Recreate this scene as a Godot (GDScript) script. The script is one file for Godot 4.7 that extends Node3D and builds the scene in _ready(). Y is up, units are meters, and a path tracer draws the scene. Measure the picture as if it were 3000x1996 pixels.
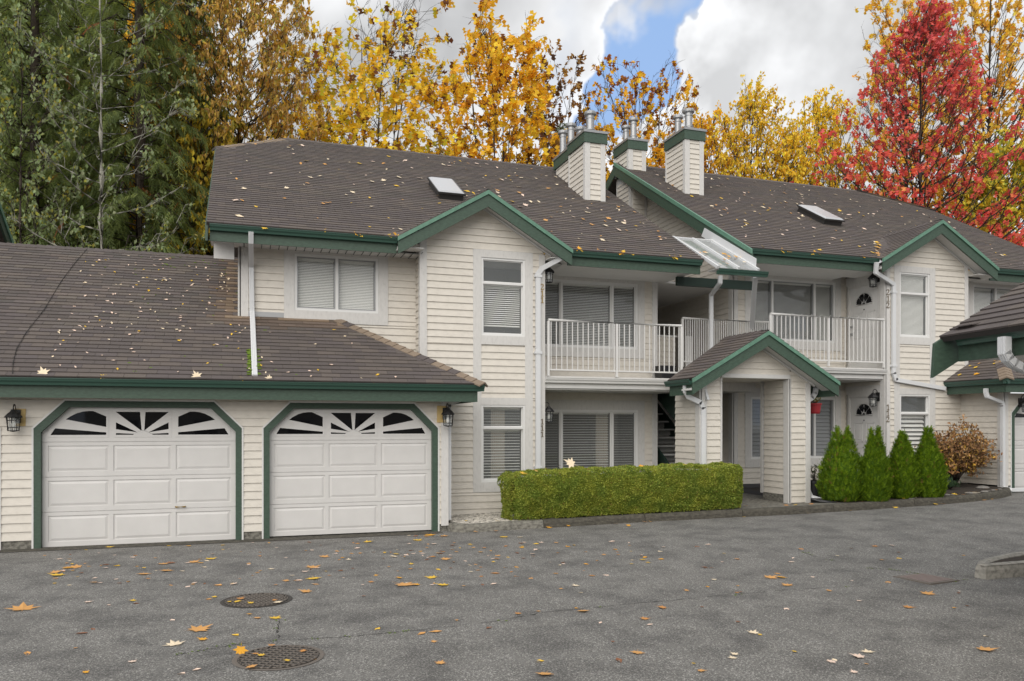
extends Node3D
# A two-storey townhouse with garages under a broken autumn sky. World: x runs right along the facade, y is up,
# the facade faces +z; "d" is the distance behind the camera's own plane (z = -d). Photo pixels are only turned into directions.

const F := 2350.0
const YAW := 18.5
const EYE := Vector3(0, 1.84, 0)
const HORIZON := 1248.0
const MID := 9.82          # the two dwellings mirror about this x
const STEP := 0.33         # the right-hand dwelling stands this much higher
const PITCH := 0.587
const COURSE := 0.131      # siding exposure

var rng := RandomNumberGenerator.new()
var M := {}
var names := {}

class MB:
	var v := PackedVector3Array()
	var n := PackedVector3Array()
	var c := PackedColorArray()
	var col := Color.WHITE
	func tri(p: Vector3, q: Vector3, r: Vector3) -> void:   # p q r run counter-clockwise seen from outside
		var m := (q - p).cross(r - p)
		if m.length_squared() < 1e-16:
			return
		m = m.normalized()
		v.append_array([p, r, q])
		n.append_array([m, m, m])
		c.append_array([col, col, col])
	func tri_n(p: Vector3, q: Vector3, r: Vector3, a: Vector3, b: Vector3, d: Vector3) -> void:
		v.append_array([p, r, q])
		n.append_array([a, d, b])
		c.append_array([col, col, col])
	func quad(p: Vector3, q: Vector3, r: Vector3, s: Vector3) -> void:
		tri(p, q, r)
		tri(p, r, s)
	func box(a: Vector3, b: Vector3) -> void:
		hexa([Vector3(a.x, a.y, b.z), Vector3(b.x, a.y, b.z), Vector3(b.x, b.y, b.z), Vector3(a.x, b.y, b.z),
			Vector3(a.x, a.y, a.z), Vector3(b.x, a.y, a.z), Vector3(b.x, b.y, a.z), Vector3(a.x, b.y, a.z)])
	func hexa(p: Array) -> void:   # 0..3 the front face counter-clockwise, 4..7 the same corners behind
		quad(p[0], p[1], p[2], p[3])
		quad(p[5], p[4], p[7], p[6])
		quad(p[1], p[5], p[6], p[2])
		quad(p[4], p[0], p[3], p[7])
		quad(p[3], p[2], p[6], p[7])
		quad(p[4], p[5], p[1], p[0])
	func obox(t: Transform3D, s: Vector3) -> void:   # s: full size, centred
		var h := s / 2
		var p := []
		for z in [h.z, -h.z]:
			for q in [Vector2(-h.x, -h.y), Vector2(h.x, -h.y), Vector2(h.x, h.y), Vector2(-h.x, h.y)]:
				p.append(t * Vector3(q.x, q.y, z))
		hexa(p)
	func frustum(t: Transform3D, s: Vector2, inset: float, depth: float) -> void:   # raised panel: base s in t.xy, top inset
		var p := []
		var k := s / 2
		for q in [Vector2(-1, -1), Vector2(1, -1), Vector2(1, 1), Vector2(-1, 1)]:
			p.append(t * Vector3(q.x * (k.x - inset), q.y * (k.y - inset), depth))
		for q in [Vector2(-1, -1), Vector2(1, -1), Vector2(1, 1), Vector2(-1, 1)]:
			p.append(t * Vector3(q.x * k.x, q.y * k.y, 0))
		hexa(p)
	func prism(poly: PackedVector2Array, t: Transform3D, depth: float) -> void:   # poly in t.xy, from z = 0 to depth
		if Geometry2D.is_polygon_clockwise(poly):
			poly = poly.duplicate()
			poly.reverse()
		var ids := Geometry2D.triangulate_polygon(poly)
		for i in range(0, ids.size(), 3):
			var a := poly[ids[i]]
			var b := poly[ids[i + 1]]
			var d := poly[ids[i + 2]]
			if (b - a).cross(d - a) < 0:
				var e := b
				b = d
				d = e
			tri(t * Vector3(a.x, a.y, depth), t * Vector3(b.x, b.y, depth), t * Vector3(d.x, d.y, depth))
			tri(t * Vector3(a.x, a.y, 0), t * Vector3(d.x, d.y, 0), t * Vector3(b.x, b.y, 0))
		for i in poly.size():
			var a := poly[i]
			var b := poly[(i + 1) % poly.size()]
			quad(t * Vector3(a.x, a.y, 0), t * Vector3(b.x, b.y, 0), t * Vector3(b.x, b.y, depth), t * Vector3(a.x, a.y, depth))
	func tube(pts: Array, radii: Array, sides := 6, caps := true) -> void:
		var rings := []
		var up := Vector3.UP
		for i in pts.size():
			var dir: Vector3 = (pts[mini(i + 1, pts.size() - 1)] - pts[maxi(i - 1, 0)]).normalized()
			var a := dir.cross(up)
			if a.length() < 0.05:
				a = dir.cross(Vector3.RIGHT)
			a = a.normalized()
			var b := dir.cross(a).normalized()
			up = b
			var ring := []
			for k in sides:
				var w := TAU * k / sides
				ring.append(a * cos(w) + b * sin(w))
			rings.append(ring)
		for i in pts.size() - 1:
			for k in sides:
				var l := (k + 1) % sides
				var n0: Vector3 = rings[i][k]
				var n1: Vector3 = rings[i][l]
				var n2: Vector3 = rings[i + 1][l]
				var n3: Vector3 = rings[i + 1][k]
				var p0: Vector3 = pts[i] + n0 * radii[i]
				var p1: Vector3 = pts[i] + n1 * radii[i]
				var p2: Vector3 = pts[i + 1] + n2 * radii[i + 1]
				var p3: Vector3 = pts[i + 1] + n3 * radii[i + 1]
				tri_n(p0, p1, p2, n0, n1, n2)
				tri_n(p0, p2, p3, n0, n2, n3)
		if caps:
			for e in [0, pts.size() - 1]:
				for k in range(1, sides - 1):
					var q: Vector3 = pts[e]
					var r: float = radii[e]
					if e == 0:
						tri(q + rings[e][0] * r, q + rings[e][k + 1] * r, q + rings[e][k] * r)
					else:
						tri(q + rings[e][0] * r, q + rings[e][k] * r, q + rings[e][k + 1] * r)
	func bar(pts: Array, w: float, h: float, side: Vector3) -> void:   # a rectangular pipe along pts; w along side, h across it
		for i in pts.size() - 1:
			var a: Vector3 = pts[i]
			var b: Vector3 = pts[i + 1]
			var y := (b - a).normalized()
			var z := side.cross(y).normalized()
			var x := y.cross(z).normalized()
			var t := Transform3D(Basis(x, y, z), (a + b) / 2)
			obox(t, Vector3(w, a.distance_to(b) + h * 0.35, h))
	func lathe(prof: Array, t: Transform3D, sides := 16) -> void:   # prof: Vector2(radius, height)
		for i in prof.size() - 1:
			for k in sides:
				var a := TAU * k / sides
				var b := TAU * (k + 1) / sides
				var p: Vector2 = prof[i]
				var q: Vector2 = prof[i + 1]
				quad(t * Vector3(cos(a) * p.x, p.y, -sin(a) * p.x), t * Vector3(cos(b) * p.x, p.y, -sin(b) * p.x),
					t * Vector3(cos(b) * q.x, q.y, -sin(b) * q.x), t * Vector3(cos(a) * q.x, q.y, -sin(a) * q.x))
	func mesh() -> ArrayMesh:
		var m := ArrayMesh.new()
		if v.is_empty():
			return m
		var arr := []
		arr.resize(Mesh.ARRAY_MAX)
		arr[Mesh.ARRAY_VERTEX] = v
		arr[Mesh.ARRAY_NORMAL] = n
		arr[Mesh.ARRAY_COLOR] = c
		m.add_surface_from_arrays(Mesh.PRIMITIVE_TRIANGLES, arr)
		return m

# ---------------------------------------------------------------- pixels, directions, ground
func bearing(x: float) -> float:
	return deg_to_rad(YAW) + atan((x - 1500.0) / F)
func ratio(x: float) -> float:      # d over depth along the lens axis
	return cos(deg_to_rad(YAW)) - (x - 1500.0) / F * sin(deg_to_rad(YAW))
func px(x: float, d: float) -> float:
	return d * tan(bearing(x))
func py(x: float, y: float, d: float) -> float:
	return EYE.y + (HORIZON - y) * d / ratio(x) / F
func at(x: float, y: float, d: float) -> Vector3:
	return Vector3(px(x, d), py(x, y, d), -d)
func on_side(x: float, y: float, wx: float) -> Vector3:   # where the direction meets the plane X = wx
	return at(x, y, wx / tan(bearing(x)))
func far(x: float, y: float, depth: float) -> Vector3:
	return at(x, y, depth * ratio(x))
func ground(x: float, d: float) -> float:
	return clampf((x - 3.0) * 0.0255, 0.0, 0.335) * smoothstep(6.0, 11.5, d)
func on_ground(x: float, y: float, lift := 0.0) -> Vector3:
	var g := 0.0
	var p := Vector3.ZERO
	for i in 8:
		var depth := (EYE.y - g - lift) * F / (y - HORIZON)
		p = far(x, y, depth)
		g = ground(p.x, -p.z)
	return p
func seen_at(p: Vector3) -> Vector2:
	var q := p - EYE
	var a := deg_to_rad(YAW)
	var depth := q.x * sin(a) - q.z * cos(a)
	if depth < 0.2:
		return Vector2(-1e5, -1e5)
	return Vector2(1500 + F * (q.x * cos(a) + q.z * sin(a)) / depth, HORIZON - F * q.y / depth)

# ---------------------------------------------------------------- nodes
func tag(o: Node, label: String, category := "", group := "", kind := "") -> void:
	if label:
		o.set_meta("label", label)
	if category:
		o.set_meta("category", category)
	if group:
		o.set_meta("group", group)
	if kind:
		o.set_meta("kind", kind)
func numbered(called: String) -> String:
	var k: int = names.get(called, -1) + 1
	names[called] = k
	return called if k == 0 else "%s_%03d" % [called, k]
func thing(called: String, label: String, category: String, where := Vector3.ZERO, group := "", kind := "") -> Node3D:
	var o := Node3D.new()
	o.name = numbered(called)
	add_child(o)
	o.position = where
	tag(o, label, category, group, kind)
	return o
func obj(called: String, mesh: Mesh, m: Material, parent: Node, t := Transform3D()) -> MeshInstance3D:
	var o := MeshInstance3D.new()
	o.name = called
	o.mesh = mesh
	o.material_override = m
	o.transform = t
	parent.add_child(o, true)
	return o
func part(called: String, mb: MB, m: Material, parent: Node3D) -> MeshInstance3D:   # mesh in world coordinates under a thing
	return obj(called, mb.mesh(), m, parent, Transform3D(Basis(), -parent.position) if parent.get_parent() == self else Transform3D())
func whole(called: String, mb: MB, m: Material, label: String, category := "", group := "", kind := "") -> MeshInstance3D:
	var o := obj(numbered(called), mb.mesh(), m, self)
	tag(o, label, category, group, kind)
	return o

# ---------------------------------------------------------------- materials
func lin(r: float, g: float, b: float) -> Color:
	return Color(r, g, b).linear_to_srgb()
func plain(called: String, color: Color, rough := 0.7, metal := 0.0) -> StandardMaterial3D:
	var m := StandardMaterial3D.new()
	m.resource_name = called
	m.albedo_color = color.linear_to_srgb()
	m.roughness = rough
	m.metallic = metal
	M[called] = m
	return m
func noise_tex(size: int, freq: float, stops: Array, opts := {}) -> NoiseTexture2D:
	var f := FastNoiseLite.new()
	f.seed = opts.get("seed", 3)
	f.noise_type = opts.get("type", FastNoiseLite.TYPE_SIMPLEX_SMOOTH)
	f.frequency = freq
	f.fractal_type = opts.get("fractal", FastNoiseLite.FRACTAL_FBM)
	f.fractal_octaves = opts.get("octaves", 4)
	f.fractal_gain = opts.get("gain", 0.5)
	if opts.has("ret"):
		f.cellular_return_type = opts.ret
	var t := NoiseTexture2D.new()
	t.noise = f
	t.width = size
	t.height = opts.get("height", size)
	t.seamless = true
	t.normalize = true
	if opts.get("normal", false):
		t.as_normal_map = true
		t.bump_strength = opts.get("bump", 4.0)
	else:
		var g := Gradient.new()
		var off := PackedFloat32Array()
		var cols := PackedColorArray()
		for s in stops:
			off.append(s[0])
			cols.append(Color(s[1].r, s[1].g, s[1].b).linear_to_srgb())
		g.offsets = off
		g.colors = cols
		t.color_ramp = g
	return t
func patchy(called: String, tex: Texture2D, scale: Vector3, rough: float, tint := Color.WHITE) -> StandardMaterial3D:
	var m := plain(called, tint, rough)
	m.albedo_texture = tex
	m.uv1_triplanar = true
	m.uv1_world_triplanar = true
	m.uv1_scale = scale
	return m
func bumpy(m: StandardMaterial3D, tex: Texture2D, strength := 1.0) -> void:
	m.normal_enabled = true
	m.normal_texture = tex
	m.normal_scale = strength

func make_materials() -> void:
	var c := Color(0.615, 0.578, 0.515)
	patchy("siding", noise_tex(512, 0.02, [[0.0, c * 0.80], [0.28, c * 0.95], [0.6, c], [1.0, c * 1.05]], {"octaves": 6, "gain": 0.6}), Vector3(0.5, 0.9, 0.5), 0.55)
	c = Color(0.56, 0.55, 0.53)
	patchy("trim", noise_tex(512, 0.025, [[0.0, c * 0.82], [0.3, c * 0.98], [1.0, c * 1.06]], {"seed": 5}), Vector3(1.3, 0.5, 1.3), 0.6)
	c = Color(0.62, 0.615, 0.60)
	patchy("white", noise_tex(256, 0.02, [[0.0, c * 0.95], [1.0, c * 1.03]], {"seed": 6}), Vector3(0.6, 0.6, 0.6), 0.5)
	c = Color(0.585, 0.575, 0.56)
	patchy("door_white", noise_tex(256, 0.02, [[0.0, c * 0.96], [1.0, c * 1.03]], {"seed": 7}), Vector3(0.5, 0.5, 0.5), 0.5)
	plain("metal_white", Color(0.60, 0.61, 0.62), 0.4)
	plain("vinyl_frame", Color(0.66, 0.66, 0.65), 0.4)
	c = Color(0.042, 0.075, 0.052)
	patchy("green", noise_tex(512, 0.03, [[0.0, c * 0.75], [0.5, c], [1.0, c * 1.25]], {"seed": 8}), Vector3(0.7, 1.6, 0.7), 0.55)
	plain("green_metal", Color(0.030, 0.072, 0.054), 0.3)
	c = Color(0.10, 0.21, 0.15)
	patchy("green_flashing", noise_tex(256, 0.03, [[0.0, c * 0.85], [1.0, c * 1.2]], {"seed": 9}), Vector3(1, 1, 1), 0.45)
	plain("green_dark", Color(0.012, 0.03, 0.022), 0.6)
	var grit := noise_tex(512, 0.35, [], {"normal": true, "bump": 3.0, "octaves": 2, "seed": 21})
	var shingle := [Color(0.100, 0.084, 0.076), Color(0.088, 0.074, 0.069), Color(0.113, 0.094, 0.083), Color(0.095, 0.080, 0.077), Color(0.22, 0.17, 0.125), Color(0.150, 0.119, 0.095)]
	for i in 6:
		c = shingle[i]
		var m := patchy("shingle%d" % i, noise_tex(512, 0.12, [[0.0, c * 0.55], [0.5, c], [0.85, c * 1.35], [1.0, c * 1.9]], {"octaves": 3, "seed": 30 + i}), Vector3(1.7, 1.7, 1.7), 0.9)
		bumpy(m, grit, 0.7)
	var sf := plain("shingle_field", Color.WHITE, 0.9)
	sf.vertex_color_use_as_albedo = true
	sf.albedo_texture = noise_tex(512, 0.12, [[0.0, Color(0.5, 0.5, 0.5)], [0.5, Color(0.8, 0.8, 0.8)], [1.0, Color(1, 1, 1)]], {"octaves": 3, "seed": 37})
	sf.uv1_triplanar = true
	sf.uv1_world_triplanar = true
	sf.uv1_scale = Vector3(1.7, 1.7, 1.7)
	bumpy(sf, grit, 0.7)
	plain("deck", Color(0.03, 0.026, 0.024), 0.95)
	# asphalt: bright and dark aggregate in a worn binder, with broad stains over it
	c = Color(0.200, 0.194, 0.183)
	var a := plain("asphalt", Color.WHITE, 0.8)
	a.albedo_texture = noise_tex(2048, 0.075, [[0.0, c * 0.55], [0.35, c * 0.8], [0.6, c], [0.78, c * 1.25], [0.9, c * 1.75], [1.0, c * 2.6]], {"type": FastNoiseLite.TYPE_CELLULAR, "ret": FastNoiseLite.RETURN_CELL_VALUE, "fractal": FastNoiseLite.FRACTAL_NONE, "seed": 40})
	a.uv1_triplanar = true
	a.uv1_world_triplanar = true
	a.uv1_scale = Vector3(0.75, 0.75, 0.75)
	a.detail_enabled = true
	a.detail_blend_mode = BaseMaterial3D.BLEND_MODE_MUL
	a.detail_uv_layer = BaseMaterial3D.DETAIL_UV_2
	a.uv2_triplanar = true
	a.uv2_world_triplanar = true
	a.uv2_scale = Vector3(0.11, 0.11, 0.11)
	a.detail_albedo = noise_tex(1024, 0.012, [[0.0, Color(0.46, 0.46, 0.46)], [0.36, Color(0.72, 0.72, 0.715)], [0.55, Color(0.86, 0.86, 0.85)], [0.75, Color(0.93, 0.93, 0.92)], [1.0, Color(1, 1, 1)]], {"octaves": 6, "gain": 0.58, "seed": 41})
	bumpy(a, noise_tex(1024, 0.15, [], {"normal": true, "bump": 6.0, "octaves": 2, "seed": 42}), 0.8)
	c = Color(0.22, 0.21, 0.18)
	var k := patchy("concrete", noise_tex(512, 0.02, [[0.0, c * 0.3], [0.35, c * 0.6], [0.65, c], [1.0, c * 1.3]], {"octaves": 6, "gain": 0.6, "seed": 43}), Vector3(0.9, 1.5, 0.9), 0.9)
	bumpy(k, noise_tex(512, 0.2, [], {"normal": true, "bump": 5.0, "octaves": 3, "seed": 44}), 0.8)
	c = Color(0.30, 0.285, 0.25)
	k = patchy("concrete_pale", noise_tex(512, 0.02, [[0.0, c * 0.35], [0.3, c * 0.7], [0.6, c], [1.0, c * 1.2]], {"octaves": 6, "gain": 0.6, "seed": 53}), Vector3(0.9, 1.2, 0.9), 0.9)
	c = Color(0.085, 0.078, 0.062)
	k = patchy("kerb_dirty", noise_tex(512, 0.02, [[0.0, c * 0.4], [0.4, c * 0.8], [0.7, c * 1.2], [1.0, c * 2.2]], {"octaves": 6, "gain": 0.62, "seed": 45}), Vector3(0.8, 1.6, 0.8), 0.95)
	bumpy(k, noise_tex(512, 0.2, [], {"normal": true, "bump": 6.0, "octaves": 3, "seed": 46}), 0.9)
	c = Color(0.03, 0.022, 0.015)
	patchy("soil", noise_tex(512, 0.08, [[0.0, c * 0.4], [0.5, c], [1.0, c * 2.0]], {"octaves": 5, "seed": 47}), Vector3(1, 1, 1), 1.0)
	plain("iron", Color(0.15, 0.13, 0.112), 0.6, 0.2)
	plain("iron_dark", Color(0.042, 0.037, 0.032), 0.9)
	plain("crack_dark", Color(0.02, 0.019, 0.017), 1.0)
	plain("black_metal", Color(0.012, 0.012, 0.013), 0.45)
	plain("galvanised", Color(0.34, 0.345, 0.35), 0.38, 0.6)
	plain("brass", Color(0.36, 0.24, 0.07), 0.4, 0.5)
	plain("brown_number", Color(0.10, 0.07, 0.035), 0.5)
	plain("wood_block", Color(0.52, 0.38, 0.16), 0.7)
	plain("blind", Color(0.74, 0.74, 0.70), 0.6)
	plain("shade_grey", Color(0.20, 0.21, 0.22), 0.8)
	plain("room", Color(0.20, 0.185, 0.165), 0.9)
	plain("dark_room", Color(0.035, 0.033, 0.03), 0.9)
	plain("curtain", Color(0.42, 0.38, 0.32), 0.9)
	plain("plastic_black", Color(0.014, 0.014, 0.016), 0.5)
	plain("red_pot", Color(0.36, 0.022, 0.03), 0.5)
	plain("yellow_paint", Color(0.62, 0.33, 0.02), 0.7)
	plain("stair_tread", Color(0.30, 0.30, 0.29), 0.8)
	plain("skylight_dome", Color(0.42, 0.43, 0.45), 0.25)
	plain("skylight_frame", Color(0.03, 0.029, 0.028), 0.5)
	for g in [["glass", Color(0.75, 0.8, 0.8, 0.12)], ["canopy_glass", Color(0.7, 0.75, 0.76, 0.25)]]:
		var m := plain(g[0], g[1], 0.02)
		m.albedo_color.a = g[1].a
		m.transparency = BaseMaterial3D.TRANSPARENCY_ALPHA
		m.metallic_specular = 0.6
	var lf := plain("leaf", Color.WHITE, 0.65)
	lf.vertex_color_use_as_albedo = true
	lf.cull_mode = BaseMaterial3D.CULL_DISABLED
	lf.backlight_enabled = true
	lf.backlight = Color(1.0, 0.97, 0.8)
	var dl := plain("dry_leaf", Color.WHITE, 0.75)
	dl.vertex_color_use_as_albedo = true
	dl.cull_mode = BaseMaterial3D.CULL_DISABLED
	var vc := plain("tinted", Color.WHITE, 0.85)
	vc.vertex_color_use_as_albedo = true
	c = Color(0.115, 0.10, 0.08)
	patchy("bark", noise_tex(512, 0.03, [[0.0, c * 0.35], [0.5, c], [1.0, c * 1.7]], {"octaves": 5, "seed": 50}), Vector3(2, 0.7, 2), 0.95)
	c = Color(0.33, 0.32, 0.27)
	patchy("bark_pale", noise_tex(512, 0.03, [[0.0, c * 0.4], [0.5, c], [1.0, c * 1.35]], {"octaves": 5, "seed": 51}), Vector3(2, 1.2, 2), 0.95)
	c = Color(0.06, 0.045, 0.035)
	patchy("bark_dark", noise_tex(512, 0.03, [[0.0, c * 0.5], [0.5, c], [1.0, c * 1.6]], {"octaves": 5, "seed": 52}), Vector3(2, 0.7, 2), 0.95)
	plain("glass_dark", Color(0.006, 0.006, 0.007), 0.03)
	M.glass_dark.metallic_specular = 0.35
	plain("moss", Color(0.10, 0.16, 0.012), 1.0)
	plain("rock0", Color(0.24, 0.21, 0.165), 0.9)
	plain("rock1", Color(0.18, 0.17, 0.155), 0.9)
	plain("grate_bar", Color(0.24, 0.19, 0.175), 0.55, 0.2)
	plain("cable_black", Color(0.01, 0.01, 0.01), 0.6)

# ---------------------------------------------------------------- camera, sky, sun
func make_view() -> void:
	var cam := Camera3D.new()
	cam.name = "camera"
	add_child(cam)
	cam.position = EYE
	cam.rotation_degrees = Vector3(0, -YAW, 0)
	cam.projection = Camera3D.PROJECTION_FRUSTUM
	cam.near = 0.1
	cam.far = 600.0
	cam.size = 0.1 * 1996.0 / F
	cam.frustum_offset = Vector2(0, 0.1 * (HORIZON - 998.0) / F)
	cam.current = true
	var env := Environment.new()
	env.background_mode = Environment.BG_SKY
	env.tonemap_mode = Environment.TONE_MAPPER_LINEAR
	env.tonemap_exposure = 2.45
	env.sdfgi_enabled = true
	env.ssao_enabled = true
	env.ssil_enabled = true
	env.ambient_light_source = Environment.AMBIENT_SOURCE_SKY
	var sky := Sky.new()
	var pm := PanoramaSkyMaterial.new()
	pm.panorama = sky_picture()
	sky.sky_material = pm
	env.sky = sky
	env.background_energy_multiplier = 1.0
	var we := WorldEnvironment.new()
	we.name = "environment"
	we.environment = env
	add_child(we)
	var sun := DirectionalLight3D.new()
	sun.name = "sun"
	sun.light_energy = 0.42
	sun.light_angular_distance = 75.0
	sun.light_color = Color(1.0, 0.975, 0.94)
	sun.shadow_enabled = true
	sun.rotation_degrees = Vector3(-38, -YAW - 16, 0)
	add_child(sun)

func sky_picture() -> ImageTexture:
	# broken cloud all round: a grey deck with bright heaps in it and openings of blue; drawn by direction only, finer where the heaps have crisp edges
	big.seed = 11
	big.frequency = 1.7
	big.fractal_octaves = 5
	fine.seed = 12
	fine.frequency = 9.0
	fine.fractal_octaves = 5
	fine.fractal_gain = 0.55
	puff.seed = 13
	puff.frequency = 24.0
	puff.fractal_octaves = 4
	var w := 4096
	var h := 2048
	var im := Image.create(w / 4, h / 4, false, Image.FORMAT_RGBF)
	im.fill(Color(0.30, 0.305, 0.305))
	for j in h / 8:
		for i in w / 4:
			im.set_pixel(i, j, sky_color(360.0 * (i + 0.5) * 4.0 / w, 90.0 - 180.0 * (j + 0.5) * 4.0 / h))
	im.resize(w, h, Image.INTERPOLATE_CUBIC)
	for j in range(int((90 - 40) / 180.0 * h), int((90 - 14) / 180.0 * h)):
		for i in range(0, int(58 / 360.0 * w)):
			im.set_pixel(i, j, sky_color(360.0 * (i + 0.5) / w, 90.0 - 180.0 * (j + 0.5) / h))
	return ImageTexture.create_from_image(im)
var big := FastNoiseLite.new()
var fine := FastNoiseLite.new()
var puff := FastNoiseLite.new()
# edges of the opening over the roof, by elevation: [elevation, left bearing, right bearing]
const GAP := [[19.0, 22.0, 25.0], [20.5, 22.6, 28.0], [21.6, 23.2, 30.4], [23.3, 23.7, 31.0], [24.2, 25.3, 30.8], [24.8, 25.75, 30.8], [26.0, 25.4, 31.0], [27.0, 25.6, 31.8], [28.5, 26.4, 32.6], [32.0, 27.5, 33.5]]
func sky_color(az: float, el: float) -> Color:     # degrees; az 0 is -z, growing towards +x
	if az > 180:
		az -= 360
	var ra := deg_to_rad(az)
	var re := deg_to_rad(el)
	var dir := Vector3(sin(ra) * cos(re), sin(re), -cos(ra) * cos(re))
	var n := big.get_noise_3dv(dir)
	var m := fine.get_noise_3dv(dir)
	var cover := smoothstep(0.05, 0.30, n * 1.6 + 0.66 + m * 0.30)
	var shade := clampf(0.63 + big.get_noise_3dv(dir * 1.9 + Vector3(5, 2, 1)) * 0.5 + m * 0.10, 0.45, 0.86)
	if az > 12 and az < 52 and el > 14 and el < 42:
		var lo := 25.5
		var hi := 31.0
		for q in GAP.size() - 1:
			if el >= GAP[q][0] and el <= GAP[q + 1][0]:
				var t: float = (el - GAP[q][0]) / (GAP[q + 1][0] - GAP[q][0])
				lo = lerpf(GAP[q][1], GAP[q + 1][1], t)
				hi = lerpf(GAP[q][2], GAP[q + 1][2], t)
		var w := puff.get_noise_3dv(dir)
		var left := az - lo + m * 1.7 + w * 0.9
		var right := hi - az + m * 1.5 + w * 0.9
		var edge := minf(left, right)
		var fall := smoothstep(18.5, 20.5, el) * (1.0 - smoothstep(30.0, 35.0, el))
		var open := smoothstep(-0.2, 0.45 + 0.5 * maxf(0, w), edge) * fall * (1.0 - 0.35 * smoothstep(0.1, 0.6, w + n))
		var veil := smoothstep(25.6, 27.6, el + m * 2.0 + w * 1.2) * smoothstep(6.5, 1.0, left - 0.5) * 0.85
		var inner := 1.0 - smoothstep(0.0, 13.0, absf(az - 28.0) - 3.0)
		cover = lerpf(cover, 1.0, inner * (1 - open))
		cover = lerpf(cover, veil, open)
		# the heaps are brightest along the opening and greyer away from it
		var rim := exp(-maxf(0, -left) / 1.1) if left < 0 else 0.0
		shade = lerpf(shade, 0.60 + 0.10 * m, inner * 0.6 * float(az < 26))
		shade = lerpf(shade, 0.92 + 0.1 * m, rim * 0.75)
		if right < 0:
			shade = lerpf(shade, clampf(0.70 + 0.30 * m + 0.55 * big.get_noise_3dv(dir * 2.3 + Vector3(1, 7, 3)) + 0.24 * exp(right / 2.0), 0.56, 0.97), 0.8 * inner + 0.2)
	var blue := Color(0.25, 0.40, 0.68).lerp(Color(0.46, 0.58, 0.79), pow(1.0 - sin(re), 4.0))
	var grey := Color(shade * 0.975, shade * 0.985, shade)
	return blue.lerp(grey, clampf(cover, 0, 1)) * SKY_LEVEL
const SKY_LEVEL := 0.51

# ---------------------------------------------------------------- walls, roofs and other building pieces
func t_front(d: float) -> Transform3D:      # u = x, v = y
	return Transform3D(Basis(), Vector3(0, 0, -d))
func t_left(x: float) -> Transform3D:       # faces -x; u = z
	return Transform3D(Basis(Vector3(0, 0, 1), Vector3.UP, Vector3(-1, 0, 0)), Vector3(x, 0, 0))
func t_right(x: float) -> Transform3D:      # faces +x; u = -z
	return Transform3D(Basis(Vector3(0, 0, -1), Vector3.UP, Vector3(1, 0, 0)), Vector3(x, 0, 0))

var board_mesh: ArrayMesh
func board_points(l: float, r: float, lt: float, rt: float, h: float) -> Array:
	return [Vector3(l, 0, 0.025), Vector3(r, 0, 0.025), Vector3(rt, h + 0.006, 0.005), Vector3(lt, h + 0.006, 0.005),
		Vector3(l, 0, -0.01), Vector3(r, 0, -0.01), Vector3(rt, h + 0.006, -0.01), Vector3(lt, h + 0.006, -0.01)]

# siding in courses on the wall plane t, leaving out the holes (Rect2 in u, v); clip(v) gives the [u, u] allowed at height v
func siding(owner: Node3D, t: Transform3D, u0: float, u1: float, v0: float, v1: float, holes := [], clip = null, called := "wall") -> MeshInstance3D:
	var back := MB.new()
	var todo := []
	var v := v0
	while v < v1 - 0.01:
		var top := minf(v + COURSE, v1)
		var cuts := [v, top]
		for h: Rect2 in holes:
			for e in [h.position.y, h.end.y]:
				if e > v + 0.012 and e < top - 0.012:
					cuts.append(e)
		cuts.sort()
		for k in cuts.size() - 1:
			var a: float = cuts[k]
			var b: float = cuts[k + 1]
			var m := (a + b) / 2
			var spans := [[u0, u1]]
			for h: Rect2 in holes:
				if m > h.position.y and m < h.end.y:
					var kept := []
					for s in spans:
						if h.end.x <= s[0] or h.position.x >= s[1]:
							kept.append(s)
							continue
						if h.position.x > s[0] + 0.01:
							kept.append([s[0], h.position.x])
						if h.end.x < s[1] - 0.01:
							kept.append([h.end.x, s[1]])
					spans = kept
			for s in spans:
				var lo := [s[0], s[1]]
				var hi := [s[0], s[1]]
				if clip != null:
					var ca: Array = clip.call(a)
					var cb: Array = clip.call(b)
					lo = [maxf(s[0], ca[0]), minf(s[1], ca[1])]
					hi = [maxf(s[0], cb[0]), minf(s[1], cb[1])]
					if lo[1] - lo[0] < 0.03:
						continue
					if hi[1] < hi[0]:
						hi = [(lo[0] + lo[1]) / 2, (lo[0] + lo[1]) / 2 + 0.001]
				todo.append([lo, hi, a, b])
				back.hexa([t * Vector3(lo[0], a, -0.002), t * Vector3(lo[1], a, -0.002), t * Vector3(hi[1], b, -0.002), t * Vector3(hi[0], b, -0.002),
					t * Vector3(lo[0], a, -0.1), t * Vector3(lo[1], a, -0.1), t * Vector3(hi[1], b, -0.1), t * Vector3(hi[0], b, -0.1)])
		v = top
	var w := part(called, back, M.room, owner)
	if board_mesh == null:
		var mb := MB.new()
		mb.hexa(board_points(0, 1, 0, 1, COURSE))
		board_mesh = mb.mesh()
	for q in todo:
		var lo: Array = q[0]
		var hi: Array = q[1]
		var h: float = q[3] - q[2]
		if absf(lo[0] - hi[0]) < 1e-4 and absf(lo[1] - hi[1]) < 1e-4:
			obj("siding_board", board_mesh, M.siding, w, t * Transform3D(Basis.from_scale(Vector3(lo[1] - lo[0], h / COURSE, 1)), Vector3(lo[0], q[2], 0)))
		else:
			var mb := MB.new()
			mb.hexa(board_points(0, lo[1] - lo[0], hi[0] - lo[0], hi[1] - lo[0], h))
			obj("siding_board", mb.mesh(), M.siding, w, t * Transform3D(Basis(), Vector3(lo[0], q[2], 0)))
	return w

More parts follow.
